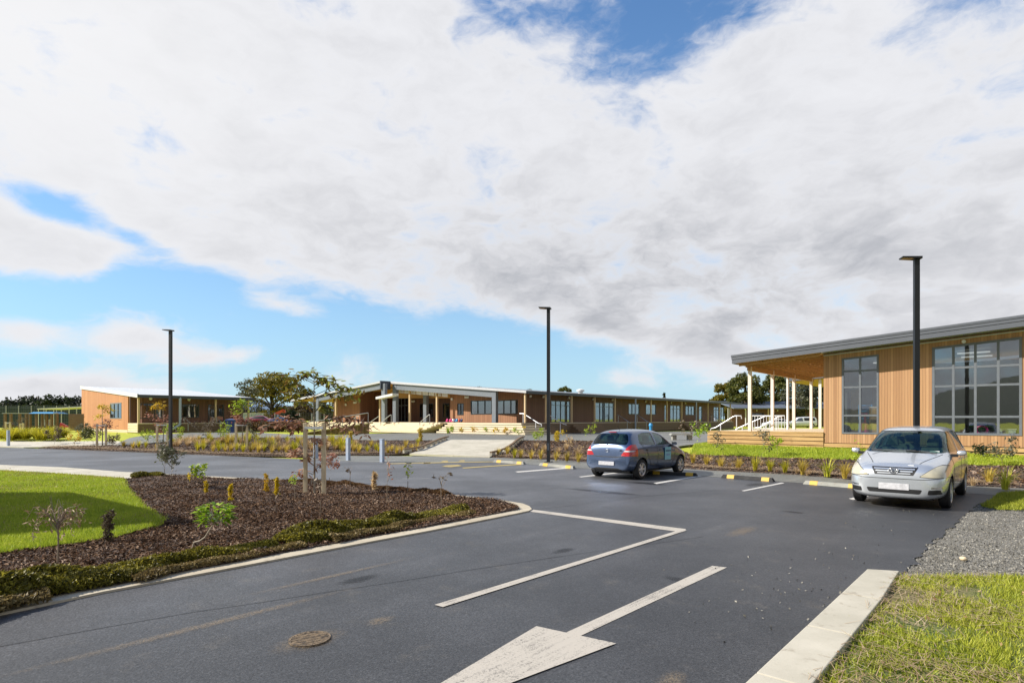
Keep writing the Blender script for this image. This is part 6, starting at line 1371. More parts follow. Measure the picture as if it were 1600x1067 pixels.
for i, (px, py, h, n, lm, nl, lab) in enumerate(((1094, 697, .9, 7, 'leaf_glossy', 150, 'green leafed shrub at the deck corner of the right building'), (1130, 712, .9, 5, 'leaf_grey', 60, 'thin shrub on the lawn strip, left of two'), (1190, 716, .9, 6, 'leaf_grey', 90, 'thin shrub before the deck boards with greenish leaves'), (1215, 712, .7, 6, 'leaf_lime', 90, 'pale green shrub beside the deck boards'), (1345, 727, .6, 5, 'leaf_lime', 40, 'little lime shrub beside the silver car mirror'), (1566, 727, .85, 8, 'leaf_grey', 160, 'pale leafed shrub behind the right flax'), (1531, 716, .35, 8, 'leaf_dark', 130, 'low dark bush against the base boards right of the silver car'), (841, 692, .7, 7, 'leaf_lime', 120, 'lime shrub at the head of the ramp'), (875, 694, .6, 7, 'leaf_yellow', 160, 'round yellow green shrub right of the middle lamp post'), (922, 686, .9, 4, 'leaf_lime', 60, 'slender lime plant behind the hatchback roof'), (812, 686, .5, 5, 'leaf_lime', 40, 'small weedy plant on the ramp edge'), (1077, 701, 1.1, 6, 'twig', 40, 'bare twiggy shrub behind the hatchback bonnet'), (900, 716, .9, 6, 'tussock_tan', 60, 'tan twiggy shrub left of the hatchback'), (1002, 690, .6, 5, 'leaf_olive', 60, 'olive shrub hidden behind the hatchback roof'), (131, 695, 1.1, 10, 'leaf_grey', 420, 'grey green bushy shrub before the small classroom'), (146, 697, 1.2, 10, 'leaf_olive', 420, 'olive bushy shrub beside the leftmost staked tree'), (85, 695, .9, 8, 'leaf_brown', 240, 'round brown shrub on the path edge far left'), (116, 698, .8, 8, 'orange_leaf', 120, 'rusty thin shrub before the bright far grass'), (178, 699, .6, 8, 'leaf_brown', 160, 'low brown shrub right of the leftmost staked tree'), (275, 704, 1.2, 8, 'leaf_lime', 140, 'tall yellowish plant at the foot of the left lamp post'), (312, 700, 1.6, 7, 'leaf_brown', 200, 'upright brown plant right of the left lamp post'), (344, 697, 1.1, 7, 'leaf_lime', 120, 'lime plant below the classroom downpipe side'), (232, 700, .9, 8, 'leaf_lime', 120, 'green shrub between the left staked trees'), (400, 702, 1.4, 8, 'leaf_grey', 160, 'grey shrub right of the third staked tree'))):
    x, y = GT(px, py); shrub('garden_shrub', lab, x, y, h, n, .7, lm, nl * 2, .05, .07, 70 + i, None, .010, 'shrub', 'shrubs in the raised beds', .12)
# weeds by the bleacher steps
for i, px in enumerate((705, 722, 742, 758, 775, 790, 806, 820)):
    x, y = GT(px, 679.5); shrub('step_plant', 'small yellowish plant in the strip at the foot of the pale steps', x, y, .5, 5, .6, ('leaf_lime', 'leaf_yellow', 'orange_leaf')[i % 3], 90, .07, .07, 120 + i, None, .01, 'plant', 'small plants at the foot of the pale steps', .15)

# ground cover along the kerb
def cover(name, label, path, wd, ht, n, size, mtl, gaps=(), z0=.06):
    P = resample(path, .12); P = [(p.x, p.y) for p in P]; T = np.array(P); n0 = len(T); u = RNG.random(n); ix = (u * (n0 - 2)).astype(int); fr_ = (u * (n0 - 2)) - ix
    c = T[ix] * (1 - fr_[:, None]) + T[ix + 1] * fr_[:, None]; d = T[np.minimum(ix + 3, n0 - 1)] - T[np.maximum(ix - 3, 0)]; d /= np.linalg.norm(d, axis=1)[:, None] + 1e-9; nrm = np.stack([-d[:, 1], d[:, 0]], 1)
    s_ = u * n0 * .12; W = wd * (.75 + .25 * np.sin(s_ * 2.1) + .15 * np.sin(s_ * 5.3 + 1)); H = ht * np.clip(.66 + .34 * np.sin(s_ * 1.7 + .6) + .30 * np.sin(s_ * 3.9), .22, 2); keep = np.ones(n, bool)
    for g0, g1 in gaps: keep &= ~((u > g0) & (u < g1))
    a = RNG.uniform(0, np.pi, n); rr = 1 - .45 * RNG.random(n) ** 2; off = np.cos(a) * rr * W; z = z0 + np.abs(np.sin(a)) * rr * H * (1 + .25 * np.sin(off * 14 + s_ * 9))
    X = c + nrm * off[:, None]; Pn = np.stack([X[:, 0], X[:, 1], z], 1)[keep]; return tag(np_mesh(name, quads(Pn, size, 0, 1.8), 4, mtl), label, 'ground cover', kind='stuff')
hp = GL((-60, 966), (0, 943), (60, 931), (160, 911), (260, 889), (330, 876), (430, 856), (520, 840), (600, 826), (670, 811), (728, 801))
cover('ground_cover', 'low dark olive ground cover spilling along the front kerb of the island', hp, .32, .17, 62000, .036, M['hedge_leaf'], [(.455, .475), (.66, .67), (.83, .85)])
cover('ground_cover', 'dry brown sprigs along the kerb side of the front ground cover', [(a + .22, b - .26) for a, b in hp], .16, .07, 16000, .032, M['cover_dry'], [(.1, .2), (.5, .56)])
cover('ground_cover', 'rusty brown ground cover along the back kerb of the island', GL((700, 777), (640, 769.5), (560, 761.5), (480, 756), (440, 754)), .16, .08, 14000, .028, M['cover_red'])
cover('ground_cover', 'dark green low mound beside the concrete path corner', GL((205, 748), (225, 746.5), (262, 746)), .18, .10, 5000, .028, M['hedge_leaf'])

# ------------------------------------------------------------ staked young trees
def stake_tree(px, py, top, sx_, stake_top, label, seed, branches, lm, leafn, lsize, ls, z0=None, terr=True, lm2=None, strap=True, tr=.022):
    x, y = (GT if terr else G)(px, py); zz = (hgt(x, y) + .03) if z0 is None else z0; s = y / FOC; r = empty('staked_tree', (x, y, zz)); tag(r, label, 'young tree'); Z = lambda q: (655 - q) * s + EYE - zz
    H = Z(top); rd_ = random.Random(seed); MB().tube([(0, 0, -.05), (.012, 0, H * .35), (-.01, 0, H * .7), (.0, 0, H)], [tr, tr * .8, tr * .6, tr * .25], 8).build('trunk', M['pale_bark'], r, True)
    for q, w_ in sx_:
        st_ = MB(); xx = (q - px) * s; st_.box(xx - w_, xx + w_, -.08 - w_, -.08 + w_, -.1, Z(stake_top)); o = st_.build('stake', M['stake'], r); b_ = o.modifiers.new('b', 'BEVEL'); b_.width = .006
    if strap and len(sx_) > 1:
        a, b = (sx_[0][0] - px) * s, (sx_[-1][0] - px) * s; m = MB(); m.box(a, b, -.115 - .03, -.10 - .03 + .0, Z(stake_top) - .14, Z(stake_top) - .08); m.build('strap', M['white_hot'], r)
    m = MB(); P = []; P2 = []
    for (q0, ex, ey) in branches:
        p0 = Vector((0, 0, Z(q0))); e = Vector(((ex - px) * s, rd_.uniform(-.25, .25) * abs(ex - px) * s, Z(ey))); md = p0.lerp(e, .5) + Vector((0, 0, abs(e.x) * .14)); m.tube([p0, md, e], [tr * .34, tr * .25, tr * .12], 5, False)
        for k_ in range(10): u = .35 + .68 * k_ / 9; (P2 if (lm2 and q0 > 650) else P).append(p0.lerp(md, u * 2) if u < .5 else md.lerp(e, min(1.05, u * 2 - 1)))
    m.build('branch', M['bark'], r, True)
    def lv(P_, n, mt, nm):
        V = []
        for _ in range(n):
            p = Vector(rd_.choice(P_)) + Vector((rd_.gauss(0, ls), rd_.gauss(0, ls), rd_.gauss(0, ls * .6))); a = rd_.uniform(0, 6.28); d = Vector((math.cos(a), math.sin(a), rd_.uniform(-1.1, .35))).normalized(); l = lsize * rd_.uniform(.7, 1.25); sd_ = d.cross(Vector((0, 0, 1))).normalized() * l * .16 + Vector((0, 0, rd_.uniform(-.1, .1))) * l
            V.append([tuple(p), tuple(p + d * l * .45 + sd_), tuple(p + d * l), tuple(p + d * l * .45 - sd_)])
        np_mesh(nm, np.array(V), 4, mt, r)
    lv(P, leafn, M[lm], 'foliage')
    if P2: lv(P2, leafn, M[lm2], 'foliage')
    return r
L('leaf_mixed', (.20, .08, .04), (.24, .18, .03), (.28, .30, .03), (.50, .52, .05)); L('leaf_bronze', (.20, .08, .05), (.45, .25, .15), (.68, .46, .32))
stake_tree(491, 773, 586, [(479, .042), (507.5, .045)], 661, 'foreground young tree with bronze leaves between two pale stakes', 3,
    [(600, 443, 586), (596, 455, 590), (592, 470, 582), (590, 488, 580), (592, 503, 592), (604, 520, 590), (608, 529, 598), (618, 545, 606), (622, 568, 612), (624, 560, 622), (615, 448, 606), (620, 452, 618), (640, 462, 628), (645, 505, 632),
     (668, 425, 655), (672, 417, 668), (664, 440, 662), (672, 450, 672), (664, 548, 652), (666, 568, 658), (670, 585, 668), (672, 575, 678), (668, 540, 668), (690, 503, 688), (716, 458, 705), (728, 470, 712), (735, 512, 722), (742, 462, 738)],
    'leaf_mixed', 430, .20, .06, IZ, False, 'leaf_bronze', tr=.026)
stake_tree(160, 697, 636, [(153, .05), (167, .05)], 662, 'leftmost staked young tree with yellow top before the orange gable', 5, [(640, 170, 633), (636, 158, 634), (645, 172, 640), (650, 148, 650), (668, 150, 663), (668, 172, 664), (660, 176, 658)], 'leaf_yellow', 170, .22, .12, lm2='leaf_pink', tr=.035)
stake_tree(255, 703, 632, [(247, .05), (263, .05)], 661, 'staked young tree with orange and pink leaves beside the left lamp post', 6, [(640, 246, 630), (638, 250, 634), (642, 240, 634), (655, 232, 648), (655, 262, 650), (668, 243, 662), (660, 255, 655), (672, 248, 672), (660, 238, 652)], 'orange_leaf', 150, .2, .12, lm2='leaf_pink', tr=.03)
stake_tree(378.5, 703, 625, [(370, .05), (387, .05)], 661, 'staked young tree with yellow green leaves at the classroom end', 7, [(640, 366, 628), (636, 374, 624), (640, 383, 627), (642, 390, 640), (648, 364, 642), (640, 371, 634), (655, 366, 648), (662, 386, 655), (660, 372, 656)], 'leaf_lime', 170, .24, .13, lm2='leaf_pink', tr=.03)
stake_tree(13.5, 677, 661, [(10.5, .07), (17, .07)], 659, 'short staked sapling left end, behind the leftmost bollard', 8, [(662, 18, 661), (663, 20, 662)], 'leaf_brown', 30, .3, .1, tr=.04)
stake_tree(34.5, 677, 650, [(33, .07), (37, .07)], 661, 'tall staked sapling before the dark play frame', 9, [(655, 38, 654), (662, 30, 657), (664, 28, 660)], 'leaf_brown', 40, .3, .1, tr=.04)
# ------------------------------------------------------------ street furniture
def lamp_post(px, D, label):
    x, y = at(px, D); r = empty('lamp_post', (x, y, 0)); tag(r, label, 'lamp post', 'black lamp posts around the car park'); H = 6.45
    o = MB().box(-.065, .065, -.065, .065, .02, H - .03).build('pole', M['black_pole'], r); MB().box(-.16, .16, -.16, .16, 0, .025).build('base_plate', M['black_pole'], r); MB().box(-.04, .04, -.068, -.0655, .5, .8).build('access_door', M['fascia_dark'], r)
    for q in ((-.12, -.12), (.12, -.12), (.12, .12), (-.12, .12)): MB().lathe([(.018, .026), (.018, .05)], 6, 'z', (q[0], q[1], 0)).build('bolt', M['galv'], r)
    hd = MB().hexa([(-.40, -.15, H + .03), (.10, -.15, H - .03), (.10, .15, H - .03), (-.40, .15, H + .03), (-.40, -.15, H + .065), (.10, -.15, H + .035), (.10, .15, H + .035), (-.40, .15, H + .065)]).build('lamp_head', M['black_pole'], r)
    MB().hexa([(-.37, -.12, H + .017), (-.12, -.12, H - .013), (-.12, .12, H - .013), (-.37, .12, H + .017), (-.37, -.12, H + .03), (-.12, -.12, H + .0), (-.12, .12, H + .0), (-.37, .12, H + .03)]).build('lens', M['ply'], hd); r.rotation_euler = (0, 0, R(-14)); return r
lamp_post(266.5, 30.6, 'black lamp post standing in front of the small left classroom'); lamp_post(857, 24.5, 'black lamp post behind the wheel stops near the concrete ramp'); lamp_post(1432, 16.9, 'tallest looking black lamp post behind the silver car')
def bollard(px, py, top, lab):
    x, y = G(px, py); r = empty('bollard', (x, y, 0)); tag(r, lab, 'bollard', 'blue grey light bollards'); H = (655 - top) * y / FOC + EYE; w_ = .072
    o = MB().box(-w_, w_, -w_, w_, 0, H - .02).build('post', M['bollard'], r); m = MB()
    for k in range(9): m.box(-w_ - .004, w_ + .004, -w_ - .004, w_ + .004, H * .35 + k * H * .055, H * .35 + k * H * .055 + .012)
    m.build('louvre', M['steel_light'], r); MB().box(-w_ - .008, w_ + .008, -w_ - .008, w_ + .008, H - .019, H + .01).build('cap', M['bollard'], r); r.rotation_euler = (0, 0, R(-30))
bollard(13, 697.5, 672, 'blue grey bollard at the far left path'); bollard(493.5, 716, 688, 'bollard half hidden behind the staked foreground tree'); bollard(544, 719, 684, 'middle bollard beside the far road, left of the free standing pair'); bollard(597, 721.5, 686, 'rightmost bollard before the concrete ramp')
M['stop_white'] = mat('worn_white_concrete', f_conc((.22, .22, .20), (.34, .34, .30)))
def stop(px0, py0, px1, py1, lab, dark=False):
    a, b = Vector(G(px0, py0)), Vector(G(px1, py1)); d = (b - a); Ln = d.length; r = empty('wheel_stop', (*a, .004), math.atan2(d.y, d.x)); tag(r, lab, 'wheel stop', 'wheel stops of the parking bays'); w_ = .075
    def sect(x0, x1, h=.10, g=0): return [(x0, -w_ - g, 0), (x1, -w_ - g, 0), (x1, w_ + g, 0), (x0, w_ + g, 0), (x0 + (.06 if x0 < .01 else 0), -w_ * .6 - g, h + g), (x1 - (.06 if x1 > Ln - .01 else 0), -w_ * .6 - g, h + g), (x1 - (.06 if x1 > Ln - .01 else 0), w_ * .6 + g, h + g), (x0 + (.06 if x0 < .01 else 0), w_ * .6 + g, h + g)]
    MB().hexa(sect(0, Ln)).build('block', M['rubber'] if dark else M['stop_white'], r)
    for u in (.12, .78): MB().hexa(sect(Ln * u, Ln * (u + .14), .10, .004)).build('yellow_band', M['yellow'], r)
stop(772, 722, 820, 725.5, 'white wheel stop with yellow bands nearest the ramp'); stop(844, 727, 898, 732.5, 'white wheel stop at the foot of the middle lamp post')
stop(1012, 740, 1090, 744, 'black and yellow wheel stop under the hatchback', True); stop(1128, 746, 1210, 752.5, 'black rubber wheel stop in the empty bay beside the hatchback', True); stop(1256, 756, 1348, 763.5, 'concrete wheel stop with yellow bands left of the silver car')
MB_ = MB(); a, b = G(1090, 743), G(1128, 747); 
def post_box(px, py, top, w_, mtl, lab, name='tap_post', cat='post', capm=None):
    x, y = GT(px, py); z = hgt(x, y); r = empty(name, (x, y, z)); tag(r, lab, cat); H = (655 - top) * y / FOC + EYE - z; m = MB(); m.lathe([(w_, 0), (w_, H * .8), (w_ * 1.35, H * .82), (w_ * 1.35, H * .9), (w_ * .8, H)], 14); m.build('post', mtl, r, True); MB().lathe([(w_ * .4, 0), (w_ * .4, .09)], 8, 'y', (0, -w_ * 1.35 - .09, H * .86)).build('spout', mtl, r)
post_box(566.5, 677.5, 659.5, .14, M['blue'], 'bright blue post at the grass corner by the entrance steps'); post_box(1017, 687, 661, .10, M['blue'], 'bright blue post sticking up behind the hatchback roof')
def wheelie():
    x, y = GT(362, 676); r = empty('wheelie_bin', (x, y, hgt(x, y))); tag(r, 'navy wheelie bin at the right end of small classroom', 'bin'); m = MB(); m.hexa([(-.35, -.35, 0), (.35, -.35, 0), (.35, .35, 0), (-.35, .35, 0), (-.45, -.45, 1.25), (.45, -.45, 1.25), (.45, .45, 1.25), (-.45, .45, 1.25)]); m.build('body', M['navy'], r); MB().hexa([(-.48, -.5, 1.251), (.48, -.5, 1.251), (.48, .48, 1.251), (-.48, .48, 1.251), (-.48, -.5, 1.3), (.48, -.5, 1.3), (.44, .46, 1.42), (-.44, .46, 1.42)]).build('lid', M['navy'], r)
wheelie()
# school bags in a heap on the centre deck
bx = [699, 704, 708, 711.5, 714, 718, 721.5]; cols = ['pink', 'pink', 'white_hot', 'navy', 'blue', 'red', 'navy']; labs = ['big pink school bag at the left end of the bag row', 'second pink school bag of the row', 'white and pink school bag between pink and navy ones', 'navy school bag in the middle of the row', 'blue school bag right of the middle', 'red school bag near the window wall', 'dark navy school bag at the right end of the row']
for px, c, lb in zip(bx, cols, labs):
    lx = hit(CB, px, 660, 'y', 1.2)[0]; w_ = wxy(CB, lx, 1.2); r = empty('school_bag', (w_[0], w_[1], CB[2] + CDZ), RZ + random.uniform(-.5, .5)); tag(r, lb, 'bag', 'row of school bags on the centre deck')
    o = MB().box(-.17, .17, -.11, .11, 0, .42).build('body', M[c], r, 'all'); s_ = o.modifiers.new('s', 'SUBSURF'); s_.levels = s_.render_levels = 2; o = MB().box(-.12, .12, -.17, -.08, .04, .24).build('pocket', M['pink' if c == 'white_hot' else c], r, 'all'); s_ = o.modifiers.new('s', 'SUBSURF'); s_.levels = s_.render_levels = 2
    MB().tube([(-.05, 0, .38), (0, 0, .46), (.05, 0, .38)], .012, 6).build('handle', M['black'], r)
def ent_bin():
    lx = hit(CB, 573.5, 660, 'y', 2.5)[0]; w_ = wxy(CB, lx, 2.5); r = empty('waste_bin', (w_[0], w_[1], CB[2] + CDZ)); tag(r, 'cream bin with teal top beside the left glazed doors', 'bin'); MB().lathe([(.17, 0), (.19, .75)], 14).build('body', M['pale_pine'], r, True); MB().lathe([(.21, .752), (.21, .95), (.1, 1.15)], 14).build('lid', M['teal'], r, True)
ent_bin()
def side_ramp():
    x0, y0 = GT(455, 679); r = empty('entrance_ramp', (x0, y0, .45)); tag(r, 'long dark timber access ramp left of the entrance deck', 'ramp'); k = y0 / FOC; W = (562 - 455) * k
    m = MB(); m.hexa([(0, 3, .05), (W, 3, .95), (W, 5, .95), (0, 5, .05), (0, 3, .13), (W, 3, 1.05), (W, 5, 1.05), (0, 5, .13)]); m.build('walkway', M['pale_pine'], r); m = MB()
    for i in range(13): u = i / 12; m.box(W * u - .06, W * u + .06, 3.1, 3.22, 0, .05 + .88 * u)
    m.hexa([(0, 3.25, -.1), (W, 3.25, -.1), (W, 3.3, -.1), (0, 3.3, -.1), (0, 3.25, .02), (W, 3.25, .9), (W, 3.3, .9), (0, 3.3, .02)]); m.build('support_frame', M['old_pine'], r)
    m = MB(); m.tube([(0, 3.05, 1.0), (W, 3.05, 1.95)], .035, 6); [m.tube([(W * u, 3.05, .1 + .9 * u), (W * u, 3.05, 1. + .95 * u)], .03, 6) for u in (0, .2, .4, .6, .8, 1)]; m.build('handrail', M['galv'], r)
side_ramp()
# low hedge at the middle left
def hedge():
    x0, y0 = at(395, 66); r = empty('hedge', (x0, y0, .45)); tag(r, 'low dark hedge beyond the path left of the entrance', 'hedge'); k = 66 / FOC; bl = [((px - 395) * k, 0, .55, .9, .9, .65) for px in range(395, 475, 8)]
    m = MB(); [m.tube([(b[0], 0, -.1), (b[0], 0, .6)], [.04, .02], 5) for b in bl]; m.build('stem', M['dark_bark'], r); crown('foliage', bl, 5200, .13, M['cover_red'], r)
hedge()
# ------------------------------------------------------------ far left playground, fences, shelter
def play_frame():
    D = 66; x0, y0 = at(4, D); r = empty('timber_play_frame', (x0, y0, .45)); tag(r, 'dark timber pergola frame in the far left playground', 'play frame'); k = D / FOC; Z = lambda py: (655 - py) * k + 1.35
    for px in (8, 17, 31, 41, 47, 57, 66, 73, 81, 89): x = (px - 4) * k; MB().box(x - .1, x + .1, -.1, .1, -.1, Z(646)).build('post', M['old_pine'], r)
    m = MB(); m.box(0, (90 - 4) * k, -.11, .11, Z(646), Z(645.2)); m.build('top_rail', M['steel_light'], r); m = MB(); m.box(0, (106 - 4) * k, -.06, .0, Z(666), Z(665)); m.box(0, (106 - 4) * k, -.06, 0, Z(671), Z(669)); m.build('rail', M['old_pine'], r)
    MB().hexa([((48 - 4) * k, -.3, Z(646)), ((86 - 4) * k, -.3, Z(646)), ((86 - 4) * k, 2, Z(646)), ((48 - 4) * k, 2, Z(646)), ((50 - 4) * k, .2, Z(643.6)), ((82 - 4) * k, .2, Z(643.6)), ((82 - 4) * k, 1.6, Z(643.6)), ((50 - 4) * k, 1.6, Z(643.6))]).build('shade_roof', M['blue'], r)
    for px, w_ in ((65, 5), (70, 4)): MB().box((px - 4) * k, (px - 4 + w_ - .8) * k, .4, .5, Z(666), Z(655)).build('panel', M['white_hot'], r)
play_frame()
def mesh_fence(p0, p1, n, D, z1, z0, label, lines=7, posts=M['steel_light'], cloth=False):
    x0, y0 = at(p0, D); r = empty('mesh_fence', (x0, y0, .45)); tag(r, label, 'fence'); k = D / FOC; Z = lambda py: (655 - py) * k + 1.35; W = (p1 - p0) * k
    for i in range(n + 1): x = W * i / n; MB().tube([(x, 0, Z(z0)), (x, 0, Z(z1))], .06, 6).build('post', posts, r)
    m = MB()
    for i in range(lines): z = Z(z0) + (Z(z1) - Z(z0)) * i / (lines - 1); m.box(0, W, -.015, .015, z - .012, z + .012)
    nv = int(W / .35)
    for i in range(nv): x = W * i / nv; m.box(x - .008, x + .008, -.01, .01, Z(z0), Z(z1))
    m.build('wire_panel', M['steel'], r)
    if cloth: MB().box(0, W, .05, .06, Z(z0), Z(z1 + 1)).build('windbreak_cloth', M['cloth'], r)
M['cloth'] = simple('windbreak_cloth', (.045, .065, .065), .9)
mesh_fence(-30, 128, 8, 96, 633.5, 668, 'tall grey mesh court fence before the far left tree line', 9, cloth=True)
mesh_fence(372, 545, 9, 92, 645.5, 661, 'low wire site fence behind the parked cars at middle left', 5)
def shelter():
    D = 80; x0, y0 = at(58, D); r = empty('open_shelter', (x0, y0, .45)); tag(r, 'open shelter with thin white sloping roof and slim posts', 'shelter'); k = D / FOC; Z = lambda py: (655 - py) * k + 1.35; W = (132 - 58) * k
    m = MB(); m.hexa([(0, 0, Z(639.6)), (W, 0, Z(636)), (W, 4, Z(636)), (0, 4, Z(639.6)), (0, 0, Z(638.2)), (W, 0, Z(634.6)), (W, 4, Z(634.6)), (0, 4, Z(638.2))]); m.build('roof', M['white_metal'], r)
    for i in range(7): x = .1 + (W - .2) * i / 6; MB().tube([(x, .1, -.1), (x, .1, Z(639.5 - 3.4 * i / 6))], .045, 6).build('post', M['white_metal'], r)
shelter()
def paling():
    D = 70; x0, y0 = at(107, D); r = empty('timber_fence', (x0, y0, .45)); tag(r, 'brown timber screen fence touching the orange gable', 'fence'); k = D / FOC; m = MB()
    for i in range(12): m.box(i * .155, i * .155 + .14, 0, .03, 0, 2.0)
    m.build('paling', M['old_pine'], r); m = MB(); m.box(0, 1.86, .031, .08, .4, .5); m.box(0, 1.86, .031, .08, 1.6, 1.7); m.build('rail', M['old_pine'], r)
paling()
def rocker():
    x, y = at(101, 62); r = empty('spring_rocker', (x, y, .45)); tag(r, 'small red playground rocker on the bright far grass', 'play equipment'); MB().tube([(0, 0, 0), (0, 0, .5)], .1, 8).build('spring', M['black'], r); MB().hexa([(-.45, -.15, .5), (.45, -.15, .45), (.45, .15, .45), (-.45, .15, .5), (-.4, -.12, 1.0), (.3, -.12, .65), (.3, .12, .65), (-.4, .12, 1.0)]).build('seat', M['red'], r)
rocker()
# ------------------------------------------------------------ far cars and digger
def small_car(name, px, D, label, paint_, ang, L_=4.4, H=1.45, canopy=False, z=.45, cat='car'):
    x, y = at(px, D); r = empty(name, (x, y, z), ang); tag(r, label, cat); h = L_ / 2
    lo = [(h, .35, .6, .62, .55, .66, .4, .01), (h - .1, .25, .78, .72, .68, .80, .5, .02), (h - .9, .22, .86, .88, .76, .95, .55, .04), (h - 1.25, .22, .87, .95, .78, 1.0, .6, .04)]
    if canopy: lo += [(h - 1.9, .25, .87, 1.02, .80, H - .08, .6, .05), (h - 2.6, .25, .87, 1.05, .80, H, .64, .05), (-h + .5, .25, .88, 1.05, .82, H + .02, .70, .05), (-h + .12, .28, .86, 1.05, .82, H - .1, .68, .04), (-h, .35, .82, .95, .78, 1.1, .66, .02)]
    else: lo += [(h - 1.8, .22, .87, .95, .78, H - .06, .58, .04), (0, .22, .87, .96, .79, H, .58, .04), (-h + 1.3, .22, .87, .98, .78, H - .06, .56, .04), (-h + .6, .24, .85, .98, .76, 1.08, .54, .03), (-h + .1, .28, .8, .85, .72, .92, .5, .02), (-h, .4, .7, .65, .62, .7, .4, .0)]
    b = loft(lo); b.data.materials.append(paint_); ov = loft(lo, -.004); inn = loft(lo, .02); bool_op(ov, inn); kill(inn)
    for wx in (h - .85, -h + .85):
        for sg in (-1, 1): k = tmp(MB().lathe([(.36, sg * .6), (.36, sg * 1.2)], 24, 'y', (wx, 0, .32)), M['black']); bool_op(b, k); kill(k); wheel(r, wx, sg * .76, .32, .2, sg, 5)
    finish(b, 'body', paint_, r)
    for sg in (-1, 1):
        if canopy: decal(ov, prism_side(rounded([(h - 1.35, 1.04), (h - 1.95, H - .16), (h - 2.5, H - .12), (h - 2.6, 1.05)], .05), sg * .4, sg * 1.2), 'side_window', M['glass_dark'], r); decal(ov, prism_side(rounded([(-.5 + .2, 1.12), (-.5 + .2, H - .12), (-h + .5, H - .12), (-h + .35, 1.12)], .05), sg * .4, sg * 1.2), 'canopy_window', M['black'], r)
        else: decal(ov, prism_side(rounded([(h - 1.35, .99), (h - 1.85, H - .12), (-h + 1.3, H - .12), (-h + .85, 1.0)], .05), sg * .4, sg * 1.2), 'side_window', M['black'], r)
        decal(ov, prism_side([(-h - .2, .75), (-h + .12, .75), (-h + .12, 1.0), (-h - .2, 1.0)], sg * .6, sg * 1.2), 'tail_light', M['lamp_red'], r)
    kill(ov)
small_car('utility_vehicle', 1250, 94, 'white utility vehicle with canopy seen between the deck posts', M['white_car'], R(180), 4.9, 1.72, True, cat='ute'); small_car('parked_car', 1214, 92, 'white car behind the white balustrade of the right deck', M['white_car'], R(175))
M['maroon'] = paint('maroon_paint', (.28, .03, .06), .3); M['blue_car'] = paint('blue_car_paint', (.06, .12, .30), .3)
small_car('parked_car', 409, 88, 'maroon car far off beside the orange digger', M['maroon'], R(4), 4.5, 1.45, z=.9); small_car('parked_car', 440, 86, 'blue car low in front of the digger arm', M['blue_car'], R(10), 4.2, 1.4, z=.7)
def digger():
    D = 95; x, y = at(431, D); r = empty('digger', (x, y, .6)); tag(r, 'orange digger with raised bent arm behind the parked cars', 'digger'); k = D / FOC; Z = lambda py: (655 - py) * k + 1.2
    MB().box(-2.0, .5, -.2, .4, -.1, .45).build('track', M['black'], r); MB().box(-2.0, .5, 1.4, 2.0, -.1, .45).build('track', M['black'], r); c = MB().hexa([(-2.2, -.1, .5), (.3, -.1, .5), (.3, 1.9, .5), (-2.2, 1.9, .5), (-2.1, 0, 1.25), (.2, 0, 1.25), (.2, 1.8, 1.25), (-2.1, 1.8, 1.25)]).build('body', M['red'], r)
    MB().box(-.9, .1, 0, .9, 1.251, 2.0).build('cab', M['glass_dark'], r)
    def arm(a, b, w0, w1, nm):
        a, b = Vector(a), Vector(b); d = (b - a).normalized(); n = Vector((-d.z, 0, d.x)); m = MB(); m.hexa([tuple(a - n * w0 + Vector((0, q, 0))) if False else tuple(p) for p in (a - n * w0, b - n * w1, b - n * w1 + Vector((0, .35, 0)), a - n * w0 + Vector((0, .35, 0)), a + n * w0, b + n * w1, b + n * w1 + Vector((0, .35, 0)), a + n * w0 + Vector((0, .35, 0)))]); m.build(nm, M['digger'], r)
    P = lambda px, py: ((px - 431) * k, .6, Z(py)); arm(P(426, 655), P(427.5, 646.5), .28, .24, 'boom'); arm(P(427.5, 647), P(440.5, 641), .25, .2, 'boom'); arm(P(441, 640.5), P(444.5, 651), .2, .14, 'dipper_arm'); MB().hexa([(1.0, .5, Z(655)), (1.5, .5, Z(654)), (1.5, 1.1, Z(654)), (1.0, 1.1, Z(655)), (1.05, .5, Z(651)), (1.55, .5, Z(651)), (1.55, 1.1, Z(651)), (1.05, 1.1, Z(651))]).build('bucket', M['black'], r)
M['digger'] = simple('digger_orange', (.62, .09, .03), .5)
digger()
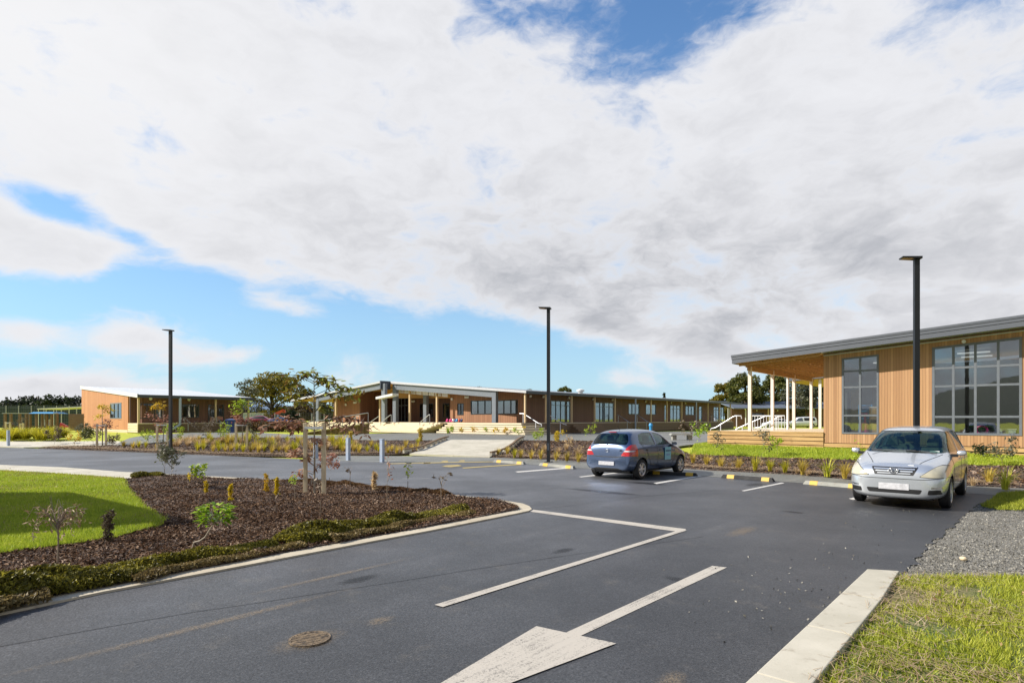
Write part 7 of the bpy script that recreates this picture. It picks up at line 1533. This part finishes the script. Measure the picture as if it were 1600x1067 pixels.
def cabin():
    D = 98; x, y = at(387, D); r = empty('site_cabin', (x, y, .45)); tag(r, 'pale blue site cabin between classroom end and spreading tree', 'cabin'); k = D / FOC
    MB().box(-1.3, 1.4, 0, 3, 0, 2.3).build('wall', M['bollard'], r); MB().box(-1.4, 1.5, -.1, 3.1, 2.301, 2.42).build('roof', M['white_metal'], r); MB().box(-.5, .2, -.04, -.002, .1, 2.0).build('door', M['steel_light'], r); MB().box(.5, 1.1, -.04, -.002, 1.0, 1.7).build('window', M['black'], r)
cabin()
def slab_seat():
    x, y = GT(1065, 688); r = empty('concrete_bench', (x, y, hgt(x, y))); tag(r, 'low grey concrete bench on the plaza behind the hatchback', 'bench'); MB().hexa([(-.75, -.3, .35), (.75, -.3, .35), (.75, .3, .35), (-.75, .3, .35), (-.68, -.25, .45), (.68, -.25, .45), (.68, .25, .45), (-.68, .25, .45)]).build('seat', M['stop_white'], r)
    for q in (-.5, .5): MB().box(q - .12, q + .12, -.22, .22, 0, .35).build('leg', M['stop_white'], r)
slab_seat()
def pebble(px, py, s, label, mtl, seed):
    x, y = G(px, py); bm = bmesh.new(); bmesh.ops.create_icosphere(bm, subdivisions=2, radius=s); rd_ = random.Random(seed)
    for v in bm.verts: v.co *= rd_.uniform(.82, 1.12); v.co.z *= .65
    me = bpy.data.meshes.new('stone'); bm.to_mesh(me); bm.free(); o = link_mesh('stone', me, mtl, None, 'all'); o.location = (x, y, s * .45); tag(o, label, 'stone')
pebble(1505, 875, .045, 'brownish lone stone lying on the gravel beside the verge', M['stake'], 2)

bpy.context.view_layer.update()
for g_, w_ in (('broad trees of the far left tree line', 'dark broad trees in the far tree line'), ('conifers of the far left tree line', 'pointed conifers in the far tree line'), ('skyline trees between the buildings', 'distant dark skyline trees between the buildings'),
               ('front row tussocks of the right bed', 'golden tussocks along the front of the right bed'), ('tan tussocks of the right bed', 'small tan tussocks of the right bed'), ('front row tussocks between ramp and hatchback', 'yellow tussocks in front between ramp and hatchback'),
               ('dry tussocks between ramp and hatchback', 'dry tan tussocks on the bank behind the middle lamp'), ('tussocks left of the ramp', 'yellow tussocks in the bed left of the ramp'), ('road edge tussocks of the far left bed', 'yellow tussocks along the far road edge'),
               ('sedge clumps beside the far path', 'tall golden sedge clumps beside the far path'), ('small plants at the foot of the pale steps', 'small plants at the foot of the pale steps')): ordl(g_, w_)
